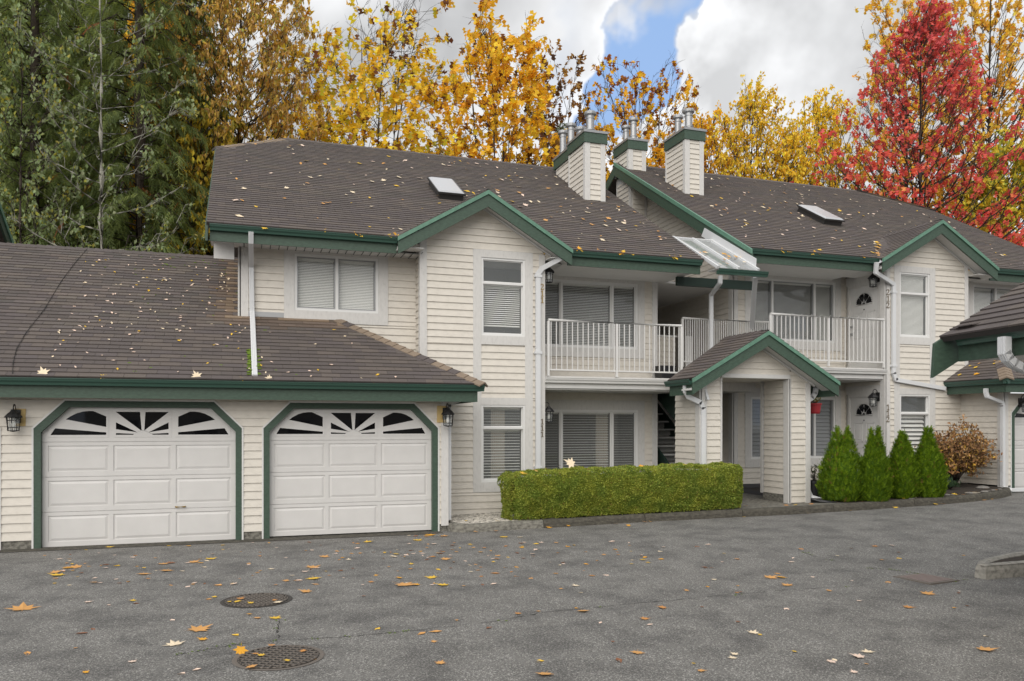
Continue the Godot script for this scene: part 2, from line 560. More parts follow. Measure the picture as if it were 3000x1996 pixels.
func slab(t: Transform3D, u0: float, u1: float, v0: float, v1: float, z0: float, z1: float, mb: MB = null) -> MB:
	if mb == null:
		mb = MB.new()
	mb.hexa([t * Vector3(u0, v0, z1), t * Vector3(u1, v0, z1), t * Vector3(u1, v1, z1), t * Vector3(u0, v1, z1),
		t * Vector3(u0, v0, z0), t * Vector3(u1, v0, z0), t * Vector3(u1, v1, z0), t * Vector3(u0, v1, z0)])
	return mb

func trim(owner: Node3D, t: Transform3D, u0: float, u1: float, v0: float, v1: float, proud := 0.028, mat := "trim", called := "trim_board") -> MeshInstance3D:
	return part(called, slab(t, u0, u1, v0, v1, -0.02, proud), M[mat], owner)

# a framed window on the wall plane t: cols and rows are inner bar positions as fractions; blind = [slat pitch, tilt, lower end as fraction, side to side]
func window(owner: Node3D, t: Transform3D, u0: float, u1: float, v0: float, v1: float, cols := [], rows := [], o := {}) -> MeshInstance3D:
	var mb := MB.new()
	var fw: float = o.get("frame", 0.045)
	var z1: float = o.get("proud", 0.012)
	for r in [[u0, u0 + fw, v0, v1], [u1 - fw, u1, v0, v1], [u0 + fw, u1 - fw, v0, v0 + fw], [u0 + fw, u1 - fw, v1 - fw, v1]]:
		slab(t, r[0], r[1], r[2], r[3], -0.08, z1, mb)
	var us := [u0 + fw]
	for c in cols:
		var m := lerpf(u0, u1, c)
		slab(t, m - fw * 0.55, m + fw * 0.55, v0 + fw, v1 - fw, -0.075, z1 - 0.006, mb)
		us.append_array([m - fw * 0.55, m + fw * 0.55])
	us.append(u1 - fw)
	var vs := [v0 + fw]
	for c in rows:
		var m := lerpf(v0, v1, c)
		slab(t, u0 + fw, u1 - fw, m - fw * 0.5, m + fw * 0.5, -0.07, z1 + 0.008, mb)
		vs.append_array([m - fw * 0.5, m + fw * 0.5])
	vs.append(v1 - fw)
	var win := part("window", mb, M.vinyl_frame, owner)
	for i in range(0, us.size(), 2):
		for j in range(0, vs.size(), 2):
			var sash := MB.new()
			var a: float = us[i]
			var b: float = us[i + 1]
			var c: float = vs[j]
			var d: float = vs[j + 1]
			for r in [[a, a + 0.02, c, d], [b - 0.02, b, c, d], [a + 0.02, b - 0.02, c, c + 0.02], [a + 0.02, b - 0.02, d - 0.02, d]]:
				slab(t, r[0], r[1], r[2], r[3], -0.05, -0.02, sash)
			part("sash", sash, M.galvanised if o.get("metal_sash", false) else M.vinyl_frame, win)
			var g := MB.new()
			g.quad(t * Vector3(a + 0.018, c + 0.018, -0.035), t * Vector3(b - 0.018, c + 0.018, -0.035), t * Vector3(b - 0.018, d - 0.018, -0.035), t * Vector3(a + 0.018, d - 0.018, -0.035))
			part("pane", g, M.glass, win)
			for bl in o.get("blinds", []):     # [first col, first row, pitch, slat depth, tilt, drop 0..1]
				if bl[0] == i / 2 and bl[1] == j / 2:
					var sl := MB.new()
					var y := d - 0.02
					var low := lerpf(d, c, bl[5])
					sl.box(Vector3(0, 0, 0), Vector3.ZERO)
					slab(t, a + 0.02, b - 0.02, d - 0.045, d - 0.01, -0.13, -0.09, sl)
					y = d - 0.06
					while y > low + 0.02:
						var sag: float = rng.randf_range(-1, 1) * bl[6] if bl.size() > 6 else 0.0
						var tt := t * Transform3D(Basis(Vector3.BACK, sag * 0.02) * Basis(Vector3.RIGHT, bl[4]), Vector3((a + b) / 2, y, -0.11))
						sl.obox(tt, Vector3(b - a - 0.05, 0.002, bl[3]))
						y -= bl[2]
					slab(t, a + 0.025, b - 0.025, low, low + 0.02, -0.12, -0.10, sl)
					part("blind", sl, M[o.get("blind_mat", "blind")], win)
	var room := MB.new()
	var e := 0.25
	var dep: float = o.get("deep", 2.0)
	var mat: String = o.get("room", "room")
	var q := [Vector3(u0 - e, v0 - e, -dep), Vector3(u1 + e, v0 - e, -dep), Vector3(u1 + e, v1 + e, -dep), Vector3(u0 - e, v1 + e, -dep), Vector3(u0 - e, v0 - e, -0.14), Vector3(u1 + e, v0 - e, -0.14), Vector3(u1 + e, v1 + e, -0.14), Vector3(u0 - e, v1 + e, -0.14)]
	for k in [[0, 1, 2, 3], [0, 3, 7, 4], [1, 5, 6, 2], [3, 2, 6, 7], [0, 4, 5, 1]]:
		room.quad(t * q[k[0]], t * q[k[1]], t * q[k[2]], t * q[k[3]])
	part("room", room, M[mat], win)
	for cu in o.get("curtains", []):    # [u0, u1] fractions
		var cm := MB.new()
		var n := 14
		for k in n:
			var x0 := lerpf(lerpf(u0, u1, cu[0]), lerpf(u0, u1, cu[1]), float(k) / n)
			var x1 := lerpf(lerpf(u0, u1, cu[0]), lerpf(u0, u1, cu[1]), float(k + 1) / n)
			var za := -0.22 - 0.03 * (k % 2)
			var zb := -0.22 - 0.03 * ((k + 1) % 2)
			cm.quad(t * Vector3(x0, v0 - 0.1, za), t * Vector3(x1, v0 - 0.1, zb), t * Vector3(x1, v1, zb), t * Vector3(x0, v1, za))
		part("curtain", cm, M.curtain, win)
	var w: Array = o.get("trim", [0.0, 0.0, 0.0, 0.0])       # left right top bottom
	if w[0] > 0:
		part("trim_board", slab(t, u0 - w[0], u0, v0, v1, -0.02, 0.03), M.trim, win)
	if w[1] > 0:
		part("trim_board", slab(t, u1, u1 + w[1], v0, v1, -0.02, 0.03), M.trim, win)
	if w[2] > 0:
		part("trim_board", slab(t, u0 - w[0], u1 + w[1], v1, v1 + w[2], -0.02, 0.033), M.trim, win)
	if w[3] > 0:
		part("trim_board", slab(t, u0 - w[0], u1 + w[1], v0 - w[3], v0, -0.02, 0.033), M.trim, win)
	return win

var tab_mesh: ArrayMesh
const TAB := 0.305
const EXPO := 0.14
func tab_points(w: float, lift: float) -> Array:
	return [Vector3(0.002, 0, 0.023 + lift), Vector3(w - 0.002, 0, 0.023 + lift), Vector3(w - 0.002, EXPO + 0.02, 0.006), Vector3(0.002, EXPO + 0.02, 0.006),
		Vector3(0.002, 0, 0.004), Vector3(w - 0.002, 0, 0.004), Vector3(w - 0.002, EXPO + 0.02, -0.002), Vector3(0.002, EXPO + 0.02, -0.002)]

# shingled roof plane: o lies on the eave, u along it, s up the slope; poly in (u, s). pale(p) says which shingles are the sheltered tan ones
func roof_plane(owner: Node3D, called: String, o: Vector3, u: Vector3, s: Vector3, poly: PackedVector2Array, pale = null, most := 300) -> MeshInstance3D:
	var nrm := u.cross(s).normalized()
	var t := Transform3D(Basis(u, s, nrm), o)
	var deck := MB.new()
	deck.prism(poly, Transform3D(t.basis, o - nrm * 0.05), 0.05)
	var roof := part(called, deck, M.deck, owner)
	if tab_mesh == null:
		var mb := MB.new()
		mb.hexa(tab_points(TAB, 0))
		tab_mesh = mb.mesh()
	var lo := poly[0]
	var hi := poly[0]
	for p in poly:
		lo = lo.min(p)
		hi = hi.max(p)
	var tabs := []
	var row := 0
	var y := lo.y
	while y < hi.y - 0.02:
		var x := lo.x - TAB * (0.5 if row % 2 else 0.0) - rng.randf() * 0.04 - TAB
		while x < hi.x:
			var r := PackedVector2Array([Vector2(x, y), Vector2(x + TAB, y), Vector2(x + TAB, y + EXPO), Vector2(x, y + EXPO)])
			var inside := 0
			for q in r:
				if Geometry2D.is_point_in_polygon(q, poly):
					inside += 1
			var c := t * Vector3(x + TAB / 2, y + EXPO / 2, 0)
			var tone := rng.randi() % 4
			if pale != null:
				tone = pale.call(c, tone)
			if inside == 4:
				tabs.append([c, Vector2(x, y), TAB, tone, rng.randf()])
			else:
				for piece in Geometry2D.intersect_polygons(r, poly):
					if piece.size() < 3:
						continue
					var bb := Rect2(piece[0], Vector2.ZERO)
					var area := 0.0
					for q in piece.size():
						bb = bb.expand(piece[q])
						area += piece[q].cross(piece[(q + 1) % piece.size()]) / 2
					if bb.size.y > EXPO * 0.98 and absf(absf(area) - bb.get_area()) < 0.0004:      # only cut short at its end
						tabs.append([c, bb.position, bb.size.x, tone, rng.randf()])
					else:
						tabs.append([c, Vector2(x, y), piece, tone, rng.randf()])
			x += TAB
		y += EXPO
		row += 1
	for q in tabs:
		var p := seen_at(q[0])
		var out := p.x < -60 or p.x > 3060 or p.y < 0 or p.y > 2000
		q.append(q[0].distance_to(EYE) + (1000.0 if out else 0.0))
	tabs.sort_custom(func(a, b): return a[5] < b[5])
	var rest := MB.new()
	var tones := [Color(0.130, 0.110, 0.099), Color(0.116, 0.099, 0.091), Color(0.147, 0.123, 0.107), Color(0.125, 0.106, 0.100), Color(0.26, 0.19, 0.13), Color(0.16, 0.12, 0.095)]
	var done := 0
	for q in tabs:
		var tilt: float = (q[4] - 0.5) * 0.006
		if done < most and q[5] < 900:
			done += 1
			if q[2] is float:
				obj("shingle", tab_mesh, M["shingle%d" % q[3]], roof, t * Transform3D(Basis(Vector3.BACK, tilt) * Basis.from_scale(Vector3(q[2] / TAB, 1, 1)), Vector3(q[1].x, q[1].y, 0)))
			else:
				var mb := MB.new()
				mb.prism(q[2], t, 0.014)
				obj("shingle", mb.mesh(), M["shingle%d" % q[3]], roof)
		else:
			rest.col = tones[q[3]] * (0.8 + 0.4 * q[4])
			if q[2] is float:
				var pts := []
				for p: Vector3 in tab_points(q[2], (q[4] - 0.5) * 0.008):
					pts.append(t * (p + Vector3(q[1].x, q[1].y, 0)))
				rest.hexa(pts)
			else:
				rest.prism(q[2], t, 0.014)
	if not rest.v.is_empty():
		var f := part("shingle_field", rest, M.shingle_field, roof)
		f.set_meta("kind", "stuff")
	return roof

# caps along a hip or ridge from a to b
func caps(roof: Node3D, a: Vector3, b: Vector3, side: Vector3, droop: float, tone := 2) -> void:
	var n := int(a.distance_to(b) / 0.17)
	var mb := MB.new()
	var dir := (b - a).normalized()
	var nrm := side.cross(dir).normalized()
	if nrm.y < 0:
		nrm = -nrm
	for k in [-1.0, 1.0]:
		var w: Vector3 = side * k * 0.14 - nrm * droop * 0.14
		var p := [Vector3.ZERO, dir * 0.2, dir * 0.2 + w, w]
		var h := [nrm * 0.032, nrm * 0.016, nrm * 0.016, nrm * 0.030]
		var q := []
		for i in 4:
			q.append(p[i] + h[i])
		if k < 0:
			q.reverse()
			p.reverse()
		mb.hexa([q[0], q[3], q[2], q[1], p[0], p[3], p[2], p[1]])
	var m := mb.mesh()
	for i in n:
		obj("ridge_cap", m, M["shingle%d" % (tone if rng.randf() < 0.7 else 3)], roof, Transform3D(Basis(), a.lerp(b, float(i) / n)))

# K-style gutter along a..b with its back against the fascia; out = horizontal direction away from the wall
func gutter(owner: Node3D, a: Vector3, b: Vector3, out: Vector3, mat := "green_metal", called := "gutter") -> void:
	var along := (b - a).normalized()
	var x := out
	var z := x.cross(Vector3.UP)
	var t := Transform3D(Basis(x, Vector3.UP, z), a)
	var depth := (b - a).dot(z)
	if depth < 0:
		t.origin = b
		depth = -depth
	var prof := PackedVector2Array([Vector2(0, -0.105), Vector2(0.07, -0.105), Vector2(0.078, -0.07), Vector2(0.098, -0.045), Vector2(0.104, -0.012), Vector2(0.112, -0.012), Vector2(0.112, 0), Vector2(0.092, 0), Vector2(0.088, -0.03), Vector2(0, -0.03)])
	var mb := MB.new()
	mb.prism(prof, t, depth)
	part(called, mb, M[mat], owner)

func fascia_box(owner: Node3D, a: Vector3, b: Vector3, mat := "green", called := "fascia") -> void:
	var mb := MB.new()
	mb.box(Vector3(minf(a.x, b.x), minf(a.y, b.y), minf(a.z, b.z)), Vector3(maxf(a.x, b.x), maxf(a.y, b.y), maxf(a.z, b.z)))
	part(called, mb, M[mat], owner)

# a front gable: roof planes, rake boards, metal edge, soffit. c = apex on the front edge of the roof, half = half width, back = d where the ridge ends
func gable_front(owner: Node3D, c: Vector3, half: float, slope: float, d_back: float, d_eave_back: float, wall_d: float, rake_h := 0.27) -> void:
	var d0 := -c.z
	var k := sqrt(1 + slope * slope)
	var eave := c.y - half * slope
	var s_len := half * k
	for side in [-1.0, 1.0]:
		var o := Vector3(c.x + side * half, eave, c.z)
		var s := Vector3(-side / k, slope / k, 0)
		var u := Vector3(0, 0, 1) if side < 0 else Vector3(0, 0, -1)
		var sg := -1.0 if side < 0 else 1.0
		var poly := PackedVector2Array([Vector2(0, 0), Vector2(0, s_len), Vector2(sg * (d_back - d0), s_len), Vector2(sg * (d_eave_back - d0), 0)])
		roof_plane(owner, "gable_roof", o, u, s, poly)
		var t := Transform3D(Basis(), Vector3(0, 0, c.z - 0.05))
		var low := Vector2(c.x + side * half, eave)
		var top := Vector2(c.x, c.y)
		var mb := MB.new()
		mb.prism(PackedVector2Array([top + Vector2(0, -0.085), low + Vector2(0, -0.085), low + Vector2(0, -rake_h - 0.045), top + Vector2(0, -rake_h - 0.045)]), Transform3D(Basis(), Vector3(0, 0, c.z - 0.04)), 0.04)
		part("rake_board", mb, M.green, owner)
		mb = MB.new()
		mb.prism(PackedVector2Array([top + Vector2(0, -0.008), low + Vector2(side * 0.01, -0.008), low + Vector2(side * 0.01, -0.085), top + Vector2(0, -0.085)]), Transform3D(Basis(), Vector3(0, 0, c.z - 0.02)), 0.05)
		part("metal_edge", mb, M.green_flashing, owner)
		mb = MB.new()
		mb.prism(PackedVector2Array([top + Vector2(0, -0.20), low + Vector2(0, -0.20), low + Vector2(0, -0.225), top + Vector2(0, -0.225)]), Transform3D(Basis(), Vector3(0, 0, -wall_d - 0.02)), wall_d - d0 - 0.03)
		part("soffit", mb, M.white, owner)
		mb = MB.new()
		mb.prism(PackedVector2Array([top + Vector2(0, -0.235), low + Vector2(-side * 0.3, -0.235 + slope * 0.3), low + Vector2(-side * 0.3, -0.275 + slope * 0.3), top + Vector2(0, -0.275)]), Transform3D(Basis(), Vector3(0, 0, -wall_d)), 0.04)
		part("soffit_moulding", mb, M.white, owner)
	var rg := MB.new()
	rg.box(Vector3(c.x - 0.02, c.y - 0.02, -d_back), Vector3(c.x + 0.02, c.y + 0.02, c.z))
	var ridge := part("gable_ridge", rg, M.deck, owner)
	caps(ridge, c + Vector3(0, 0.01, -0.2), Vector3(c.x, c.y + 0.01, -d_back), Vector3.RIGHT, slope, 1)

func downspout(owner: Node3D, pts: Array, side := Vector3.RIGHT, w := 0.085, h := 0.065, called := "downspout") -> MeshInstance3D:
	var mb := MB.new()
	mb.bar(pts, w, h, side)
	for i in 3:      # the pressed ribs
		var off := (i - 1) * w * 0.3
		var q := []
		for p in pts:
			q.append(p + side * off)
		mb.bar(q, w * 0.12, h + 0.012, side)
	return part(called, mb, M.metal_white, owner)

func digits(owner: Node3D, text: String, t: Transform3D, size: float, gap: float, mat: String) -> void:
	var f := SystemFont.new()
	f.font_names = PackedStringArray(["Droid Serif"])
	for i in text.length():
		var tm := TextMesh.new()
		tm.font = f
		tm.text = text[i]
		tm.font_size = 64
		tm.pixel_size = size / 46.0
		tm.depth = 0.012
		var k := t * Transform3D(Basis(), Vector3(0, -gap * i, 0))
		k.origin -= owner.position
		obj("house_number", tm, M[mat], owner, k)

func chimney(owner: Node3D, x0: float, x1: float, d0: float, d1: float, y0: float, y1: float, low: float, flues: Array, back := 0.0) -> void:
	# y1 = top of the metal cap; low = where the siding of the front face starts; back = depth of a narrower part behind
	var core := MB.new()
	core.box(Vector3(x0 + 0.02, y0, -d1 + 0.02), Vector3(x1 - 0.02, y1 - 0.12, -d0 - 0.02))
	if back > 0:
		core.box(Vector3(x0 + 0.1, y0, -d1 - back), Vector3(x1 - 0.05, y1 - 0.12, -d1 + 0.03))
	var ch := part("chimney", core, M.trim, owner)
	siding_on(ch, t_front(d0), x0 + 0.1, x1 - 0.07, low, y1 - 0.24)
	siding_on(ch, t_left(x0), -d1 + 0.05, -d0 - 0.04, low, y1 - 0.24)
	if back > 0:
		siding_on(ch, t_left(x0 + 0.1), -d1 - back + 0.05, -d1, low + 0.3, y1 - 0.24)
	for r in [[t_front(d0), x0 - 0.03, x0 + 0.11], [t_front(d0), x1 - 0.11, x1 + 0.02], [t_left(x0), -d0 - 0.08, -d0 + 0.03], [t_left(x0), -d1 - 0.01, -d1 + 0.05]]:
		part("corner_board", slab(r[0], r[1], r[2], low - 0.02, y1 - 0.2, -0.02, 0.032), M.trim, ch)
	var band := MB.new()
	band.box(Vector3(x0 - 0.06, y1 - 0.30, -d1 - 0.02), Vector3(x1 + 0.06, y1 - 0.06, -d0 + 0.06))
	if back > 0:
		band.box(Vector3(x0 + 0.04, y1 - 0.30, -d1 - back - 0.05), Vector3(x1 + 0.03, y1 - 0.06, -d1 - 0.023))
	part("cap_board", band, M.green, ch)
	var cap := MB.new()
	cap.box(Vector3(x0 - 0.08, y1 - 0.06, -d1 - 0.03), Vector3(x1 + 0.08, y1, -d0 + 0.08))
	if back > 0:
		cap.box(Vector3(x0 + 0.02, y1 - 0.06, -d1 - back - 0.07), Vector3(x1 + 0.05, y1, -d1 - 0.033))
	part("cap_flashing", cap, M.galvanised, ch)
	for f in flues:      # [x, d, height, scale]
		var mb := MB.new()
		var h: float = f[2]
		var k: float = f[3]
		var t := Transform3D(Basis.from_scale(Vector3(k, 1, k)), Vector3(f[0], y1, -f[1]))
		mb.lathe([Vector2(0.13, 0), Vector2(0.115, 0.10), Vector2(0.115, 0.13), Vector2(0.13, 0.14), Vector2(0.13, 0.16), Vector2(0.10, 0.17), Vector2(0.10, h - 0.2), Vector2(0.112, h - 0.19), Vector2(0.112, h - 0.17), Vector2(0.1, h - 0.16), Vector2(0.1, h - 0.12), Vector2(0.155, h - 0.09), Vector2(0.16, h - 0.05), Vector2(0.14, h - 0.015), Vector2(0.0, h)], t, 18)
		part("flue_pipe", mb, M.galvanised, ch)
func siding_on(p: Node3D, t: Transform3D, u0: float, u1: float, v0: float, v1: float) -> void:
	var v := v0
	while v < v1 - 0.02:
		var h := minf(COURSE, v1 - v)
		obj("siding_board", board_mesh, M.siding, p, t * Transform3D(Basis.from_scale(Vector3(u1 - u0, h / COURSE, 1)), Vector3(u0, v, 0)))
		v += COURSE

func skylight(owner: Node3D, o: Vector3, s: Vector3, w: float, l: float) -> void:   # o: lower-left corner on the roof, s up the slope
	var u := Vector3.RIGHT
	var n := u.cross(s)
	var t := Transform3D(Basis(u, s, n), o)
	var mb := MB.new()
	slab(t, 0.04, w - 0.04, 0.04, l - 0.04, -0.02, 0.13, mb)
	var k := part("skylight", mb, M.skylight_frame, owner)
	mb = MB.new()
	slab(t, 0, w, 0, l, 0.13, 0.17, mb)
	part("frame", mb, M.skylight_frame, k)
	mb = MB.new()
	mb.frustum(Transform3D(t.basis, t * Vector3(w / 2, l / 2, 0.17)), Vector2(w - 0.05, l - 0.05), 0.05, 0.03)
	part("dome", mb, M.skylight_dome, k)

func railing(owner: Node3D, a: Vector3, b: Vector3, height: float, gap: float, posts: Array, wrapped := false) -> void:
	# a, b: ends of the bottom rail
	var mb := MB.new()
	var up := Vector3.UP * height
	mb.tube([a + up, b + up], [0.030, 0.030], 10)
	var r := part("railing", mb, M.white, owner)
	mb = MB.new()
	mb.bar([a, b], 0.03, 0.025, Vector3.UP)
	part("bottom_rail", mb, M.white, r)
	var n := int(round(a.distance_to(b) / gap))
	mb = MB.new()
	mb.box(Vector3(-0.0085, 0.012, -0.0085), Vector3(0.0085, height - 0.02, 0.0085))
	var bm := mb.mesh()
	for i in n:
		obj("baluster", bm, M.white, r, Transform3D(Basis(), a.lerp(b, (i + 0.5) / n)))
	mb = MB.new()
	mb.box(Vector3(-0.022, -0.12, -0.022), Vector3(0.022, height - 0.02, 0.022))
	var pm := mb.mesh()
	for f in posts:
		obj("post", pm, M.white, r, Transform3D(Basis(), a.lerp(b, f)))
	if wrapped:     # a string of lights wound round the rail
		mb = MB.new()
		var pts := []
		var rad := []
		var dir := (b - a).normalized()
		var sd := dir.cross(Vector3.UP)
		for i in 241:
			var w := TAU * i / 20.0
			pts.append(a.lerp(b, i / 240.0) + up + (sd * cos(w) + Vector3.UP * sin(w)) * 0.036)
			rad.append(0.006)
		mb.tube(pts, rad, 4)
		part("light_string", mb, M.white, r)

# ---------------------------------------------------------------- the townhouse: two mirrored dwellings
const D_WALL := 15.3
const D_BAY := 14.8
const D_IN := 16.1
const D_EAVE := 14.5
const EAVE := 5.28
const RIDGE_D := 20.96
var house: Node3D

func mir(x: float, flip: bool) -> float:
	return 2 * MID - x if flip else x
func span(a: float, b: float, flip: bool) -> Array:
	var p := mir(a, flip)
	var q := mir(b, flip)
	return [minf(p, q), maxf(p, q)]
func rect(a: float, b: float, y0: float, y1: float, flip: bool) -> Rect2:
	var s := span(a, b, flip)
	return Rect2(s[0], y0, s[1] - s[0], y1 - y0)
func ftrim(a: float, b: float, y0: float, y1: float, flip: bool, d: float, proud := 0.028, mat := "trim") -> void:
	var s := span(a, b, flip)
	trim(house, t_front(d), s[0], s[1], y0, y1, proud, mat)

func build_unit(flip: bool) -> void:
	var y := STEP if flip else 0.0
	var s: Array
	# --- outer wall with the bedroom window, above the garage
	var w1 := rect(px(867, D_WALL) - 0.03, px(1103, D_WALL) + 0.03, 3.975 + y, 5.02 + y, flip)
	var tr := 0.185
	s = span(-0.05, 3.17, flip)
	siding(house, t_front(D_WALL), s[0], s[1], 2.4 + y, 5.12 + y, [w1.grow_individual(tr, 0.22, tr, 0.2)])
	window(house, t_front(D_WALL), w1.position.x, w1.end.x, w1.position.y, w1.end.y, [0.5], [],
		{"trim": [tr, tr, 0.2, 0.22], "blinds": [[0, 0, 0.030, 0.028, 0.95, 1.0], [1, 0, 0.030, 0.028, 1.1, 1.0]], "metal_sash": true})
	ftrim(-0.07, 0.08, 2.4 + y, 5.12 + y, flip, D_WALL, 0.03)
	if not flip:
		part("corner_board", slab(t_left(-0.07), -D_WALL - 0.12, -D_WALL + 0.03, 3.0, 5.12, -0.02, 0.03), M.trim, house)
		siding(house, t_left(-0.05), -26.6, -D_WALL - 0.12, 0.3, 8.2, [], func(v): return [-26.6 + maxf(0, v - 5.2) / PITCH, -D_WALL - 0.12 - maxf(0, v - 5.45) / PITCH])
		# closed end of the eave
		part("eave_return", slab(t_front(15.05), -0.5, -0.16, 4.79, 5.08, -0.02, 0.0), M.white, house)
	# --- bay under the front gable
	var gx := mir(4.35, flip)
	s = span(3.17, 5.61, flip)
	var la := px(1385, D_BAY)
	var lb := px(1409, D_BAY)
	var ra := px(1537, D_BAY)
	var rb := px(1560, D_BAY)
	var top := py(1470, 736, D_BAY)
	var bot := py(1470, 1441, D_BAY)
	var up0 := py(1470, 985, D_BAY)
	var up1 := py(1470, 758, D_BAY)
	var lo0 := py(1470, 1412, D_BAY)
	var lo1 := py(1470, 1187, D_BAY)
	var mid0 := py(1470, 1166, D_BAY)
	var mid1 := py(1470, 1011, D_BAY)
	var holes := [rect(la, lb, bot + y, top + y, flip), rect(ra, rb, bot + y, top + y, flip), rect(lb, ra, mid1 + y, top + y, flip), rect(lb, ra, bot + y, mid0 + y, flip)]
	siding(house, t_front(D_BAY), s[0], s[1], 0.12 + y * 0.9, 6.05 + y, holes, func(v): return [gx - 0.02 - (6.02 + y - v) / PITCH, gx + 0.02 + (6.02 + y - v) / PITCH])
	# the lower gable corners run out over the neighbouring walls
	var t := t_front(D_BAY)
	for r in [[la, lb, bot, top], [ra, rb, bot, top], [lb, ra, up1, top], [lb, ra, mid1, up0], [lb, ra, lo1, mid0], [lb, ra, bot, lo0]]:
		ftrim(r[0], r[1], r[2] + y, r[3] + y, flip, D_BAY, 0.03 if r[0] == lb else 0.026)
	var ws := span(lb, ra, flip)
	window(house, t, ws[0], ws[1], up0 + y, up1 + y, [], [0.675], {"frame": 0.04, "blinds": [[0, 0, 0.040, 0.036, 0.62, 0.84]] if not flip else [[0, 0, 0.026, 0.024, 0.9, 1.0], [0, 1, 0.026, 0.024, 0.9, 1.0]], "room": "room"})
	window(house, t, ws[0], ws[1], lo0 + y, lo1 + y, [], [0.70], {"frame": 0.04, "proud": 0.02,
		"blinds": [[0, 0, 0.056, 0.045, 0.2, 1.0, 0.2], [0, 1, 0.056, 0.045, 0.1, 1.0]] if not flip else [[0, 0, 0.10, 0.085, 0.8, 1.0]], "curtains": [] if flip else [[0.3, 0.62]]})
	# corner boards
	ftrim(3.15, 3.26, 0.3 + y, 5.35 + y, flip, D_BAY, 0.03)
	ftrim(5.50, 5.63, 0.2 + y, 5.2 + y, flip, D_BAY, 0.03)
	# outer return of the bay
	if not flip:
		siding(house, t_left(3.17), -D_WALL, -D_BAY - 0.02, 2.6, 5.2)
		part("corner_board", slab(t_left(3.15), -D_BAY - 0.09, -D_BAY + 0.029, 2.6, 5.34, -0.02, 0.028), M.trim, house)
	else:
		siding(house, t_right(2 * MID - 3.17), D_BAY + 0.02, D_WALL, 2.6, 5.5)
	# inner return of the bay, with the two entrance doors (seen on the right-hand dwelling)
	var xi := mir(5.61, flip)
	if flip:
		var dh := [Rect2(-15.98, 0.2, 0.98, 2.75), Rect2(-15.98, 3.0, 0.98, 2.55)]
		siding(house, t_left(xi), -D_IN, -D_BAY - 0.02, 0.3, 5.45, [Rect2(-16.05, 0.2, 1.13, 2.5), Rect2(-16.05, 3.05, 1.13, 2.27)])
		part("corner_board", slab(t_left(xi - 0.02), -D_BAY - 0.12, -D_BAY + 0.03, 0.3, 5.4, -0.02, 0.028), M.trim, house)
		for lv in [0.5, 3.14]:
			front_door(t_left(xi), -15.93, -15.02, lv, lv + 2.03)
	else:
		siding(house, t_right(xi), D_BAY + 0.02, D_IN, 0.2, 5.1)
	# --- recessed wall behind the balcony: one wide window on each floor
	var win := [rect(5.92, 8.345, 0.73 + y, 2.19 + y, flip), rect(5.92, 8.345, 3.54 + y, 5.0 + y, flip)]
	s = span(5.62, 8.81, flip)
	var hs := []
	for r: Rect2 in win:
		hs.append(r.grow_individual(0.16, 0.2, 0.16, 0.21))
	siding(house, t_front(D_IN), s[0], s[1], 0.15 + y, 5.45 + y, hs)
	var tw := [0.16, 0.16, 0.21, 0.2]
	var cols := [0.245, 0.745] if not flip else [0.255, 0.755]
	if not flip:
		window(house, t_front(D_IN), win[0].position.x, win[0].end.x, win[0].position.y, win[0].end.y, cols, [], {"trim": tw, "deep": 3.2,
			"blinds": [[0, 0, 0.055, 0.044, 0.05, 1.0, 0.15], [1, 0, 0.055, 0.046, 0.2, 1.0, 0.5], [2, 0, 0.055, 0.044, 0.05, 1.0, 0.1]], "curtains": [[0.62, 0.74]]})
		window(house, t_front(D_IN), win[1].position.x, win[1].end.x, win[1].position.y, win[1].end.y, cols, [], {"trim": tw, "deep": 3.2,
			"blinds": [[0, 0, 0.036, 0.03, -0.1, 1.0], [1, 0, 0.036, 0.031, 0.55, 1.0], [2, 0, 0.036, 0.031, 0.4, 1.0]]})
	else:
		window(house, t_front(D_IN), win[0].position.x, win[0].end.x, win[0].position.y, win[0].end.y, cols, [], {"trim": tw, "deep": 3.2, "metal_sash": true, "blind_mat": "shade_grey",
			"blinds": [[0, 0, 0.09, 0.088, 1.15, 1.0], [1, 0, 0.09, 0.088, 1.15, 1.0], [2, 0, 0.09, 0.088, 1.15, 1.0]]})
		window(house, t_front(D_IN), win[1].position.x, win[1].end.x, win[1].position.y, win[1].end.y, cols, [], {"trim": tw, "deep": 3.2, "metal_sash": true,
			"blinds": [[0, 0, 0.026, 0.024, 0.5, 1.0], [1, 0, 0.026, 0.024, 0.4, 1.0], [2, 0, 0.026, 0.024, 0.7, 1.0]]})
	ftrim(8.70, 8.83, 0.15 + y, 5.1 + y, flip, D_IN, 0.03)
	if flip:      # the side of the stair passage
		siding(house, t_left(mir(8.81, true)), -26.0, -D_IN - 0.12, 0.3, 9.3, [], func(v): return [-26.0, minf(-D_IN - 0.12, -(D_EAVE + 0.1 + (v - 5.35) / PITCH))])
		part("corner_board", slab(t_left(mir(8.83, true)), -D_IN - 0.13, -D_IN + 0.03, 0.3, 5.4, -0.02, 0.028), M.trim, house)
	else:
		siding(house, t_right(8.81), D_IN + 0.1, 26.0, 0.2, 5.1)
	# --- balcony floor with its white gutter
	s = span(5.63, 8.86, flip)
	fascia_box(house, Vector3(s[0], 2.66 + y, -D_IN + 0.02), Vector3(s[1], 2.83 + y, -14.82), "trim", "balcony_floor")
	fascia_box(house, Vector3(s[0], 2.59 + y, -14.86), Vector3(s[1], 2.80 + y, -14.821), "white", "balcony_edge")
	gutter(house, Vector3(s[0], 2.80 + y, -14.82), Vector3(s[1], 2.80 + y, -14.82), Vector3(0, 0, 1), "white", "balcony_gutter")
	fascia_box(house, Vector3(s[0], 2.56 + y, -D_IN + 0.03), Vector3(s[1], 2.585 + y, -14.87), "white", "balcony_ceiling")
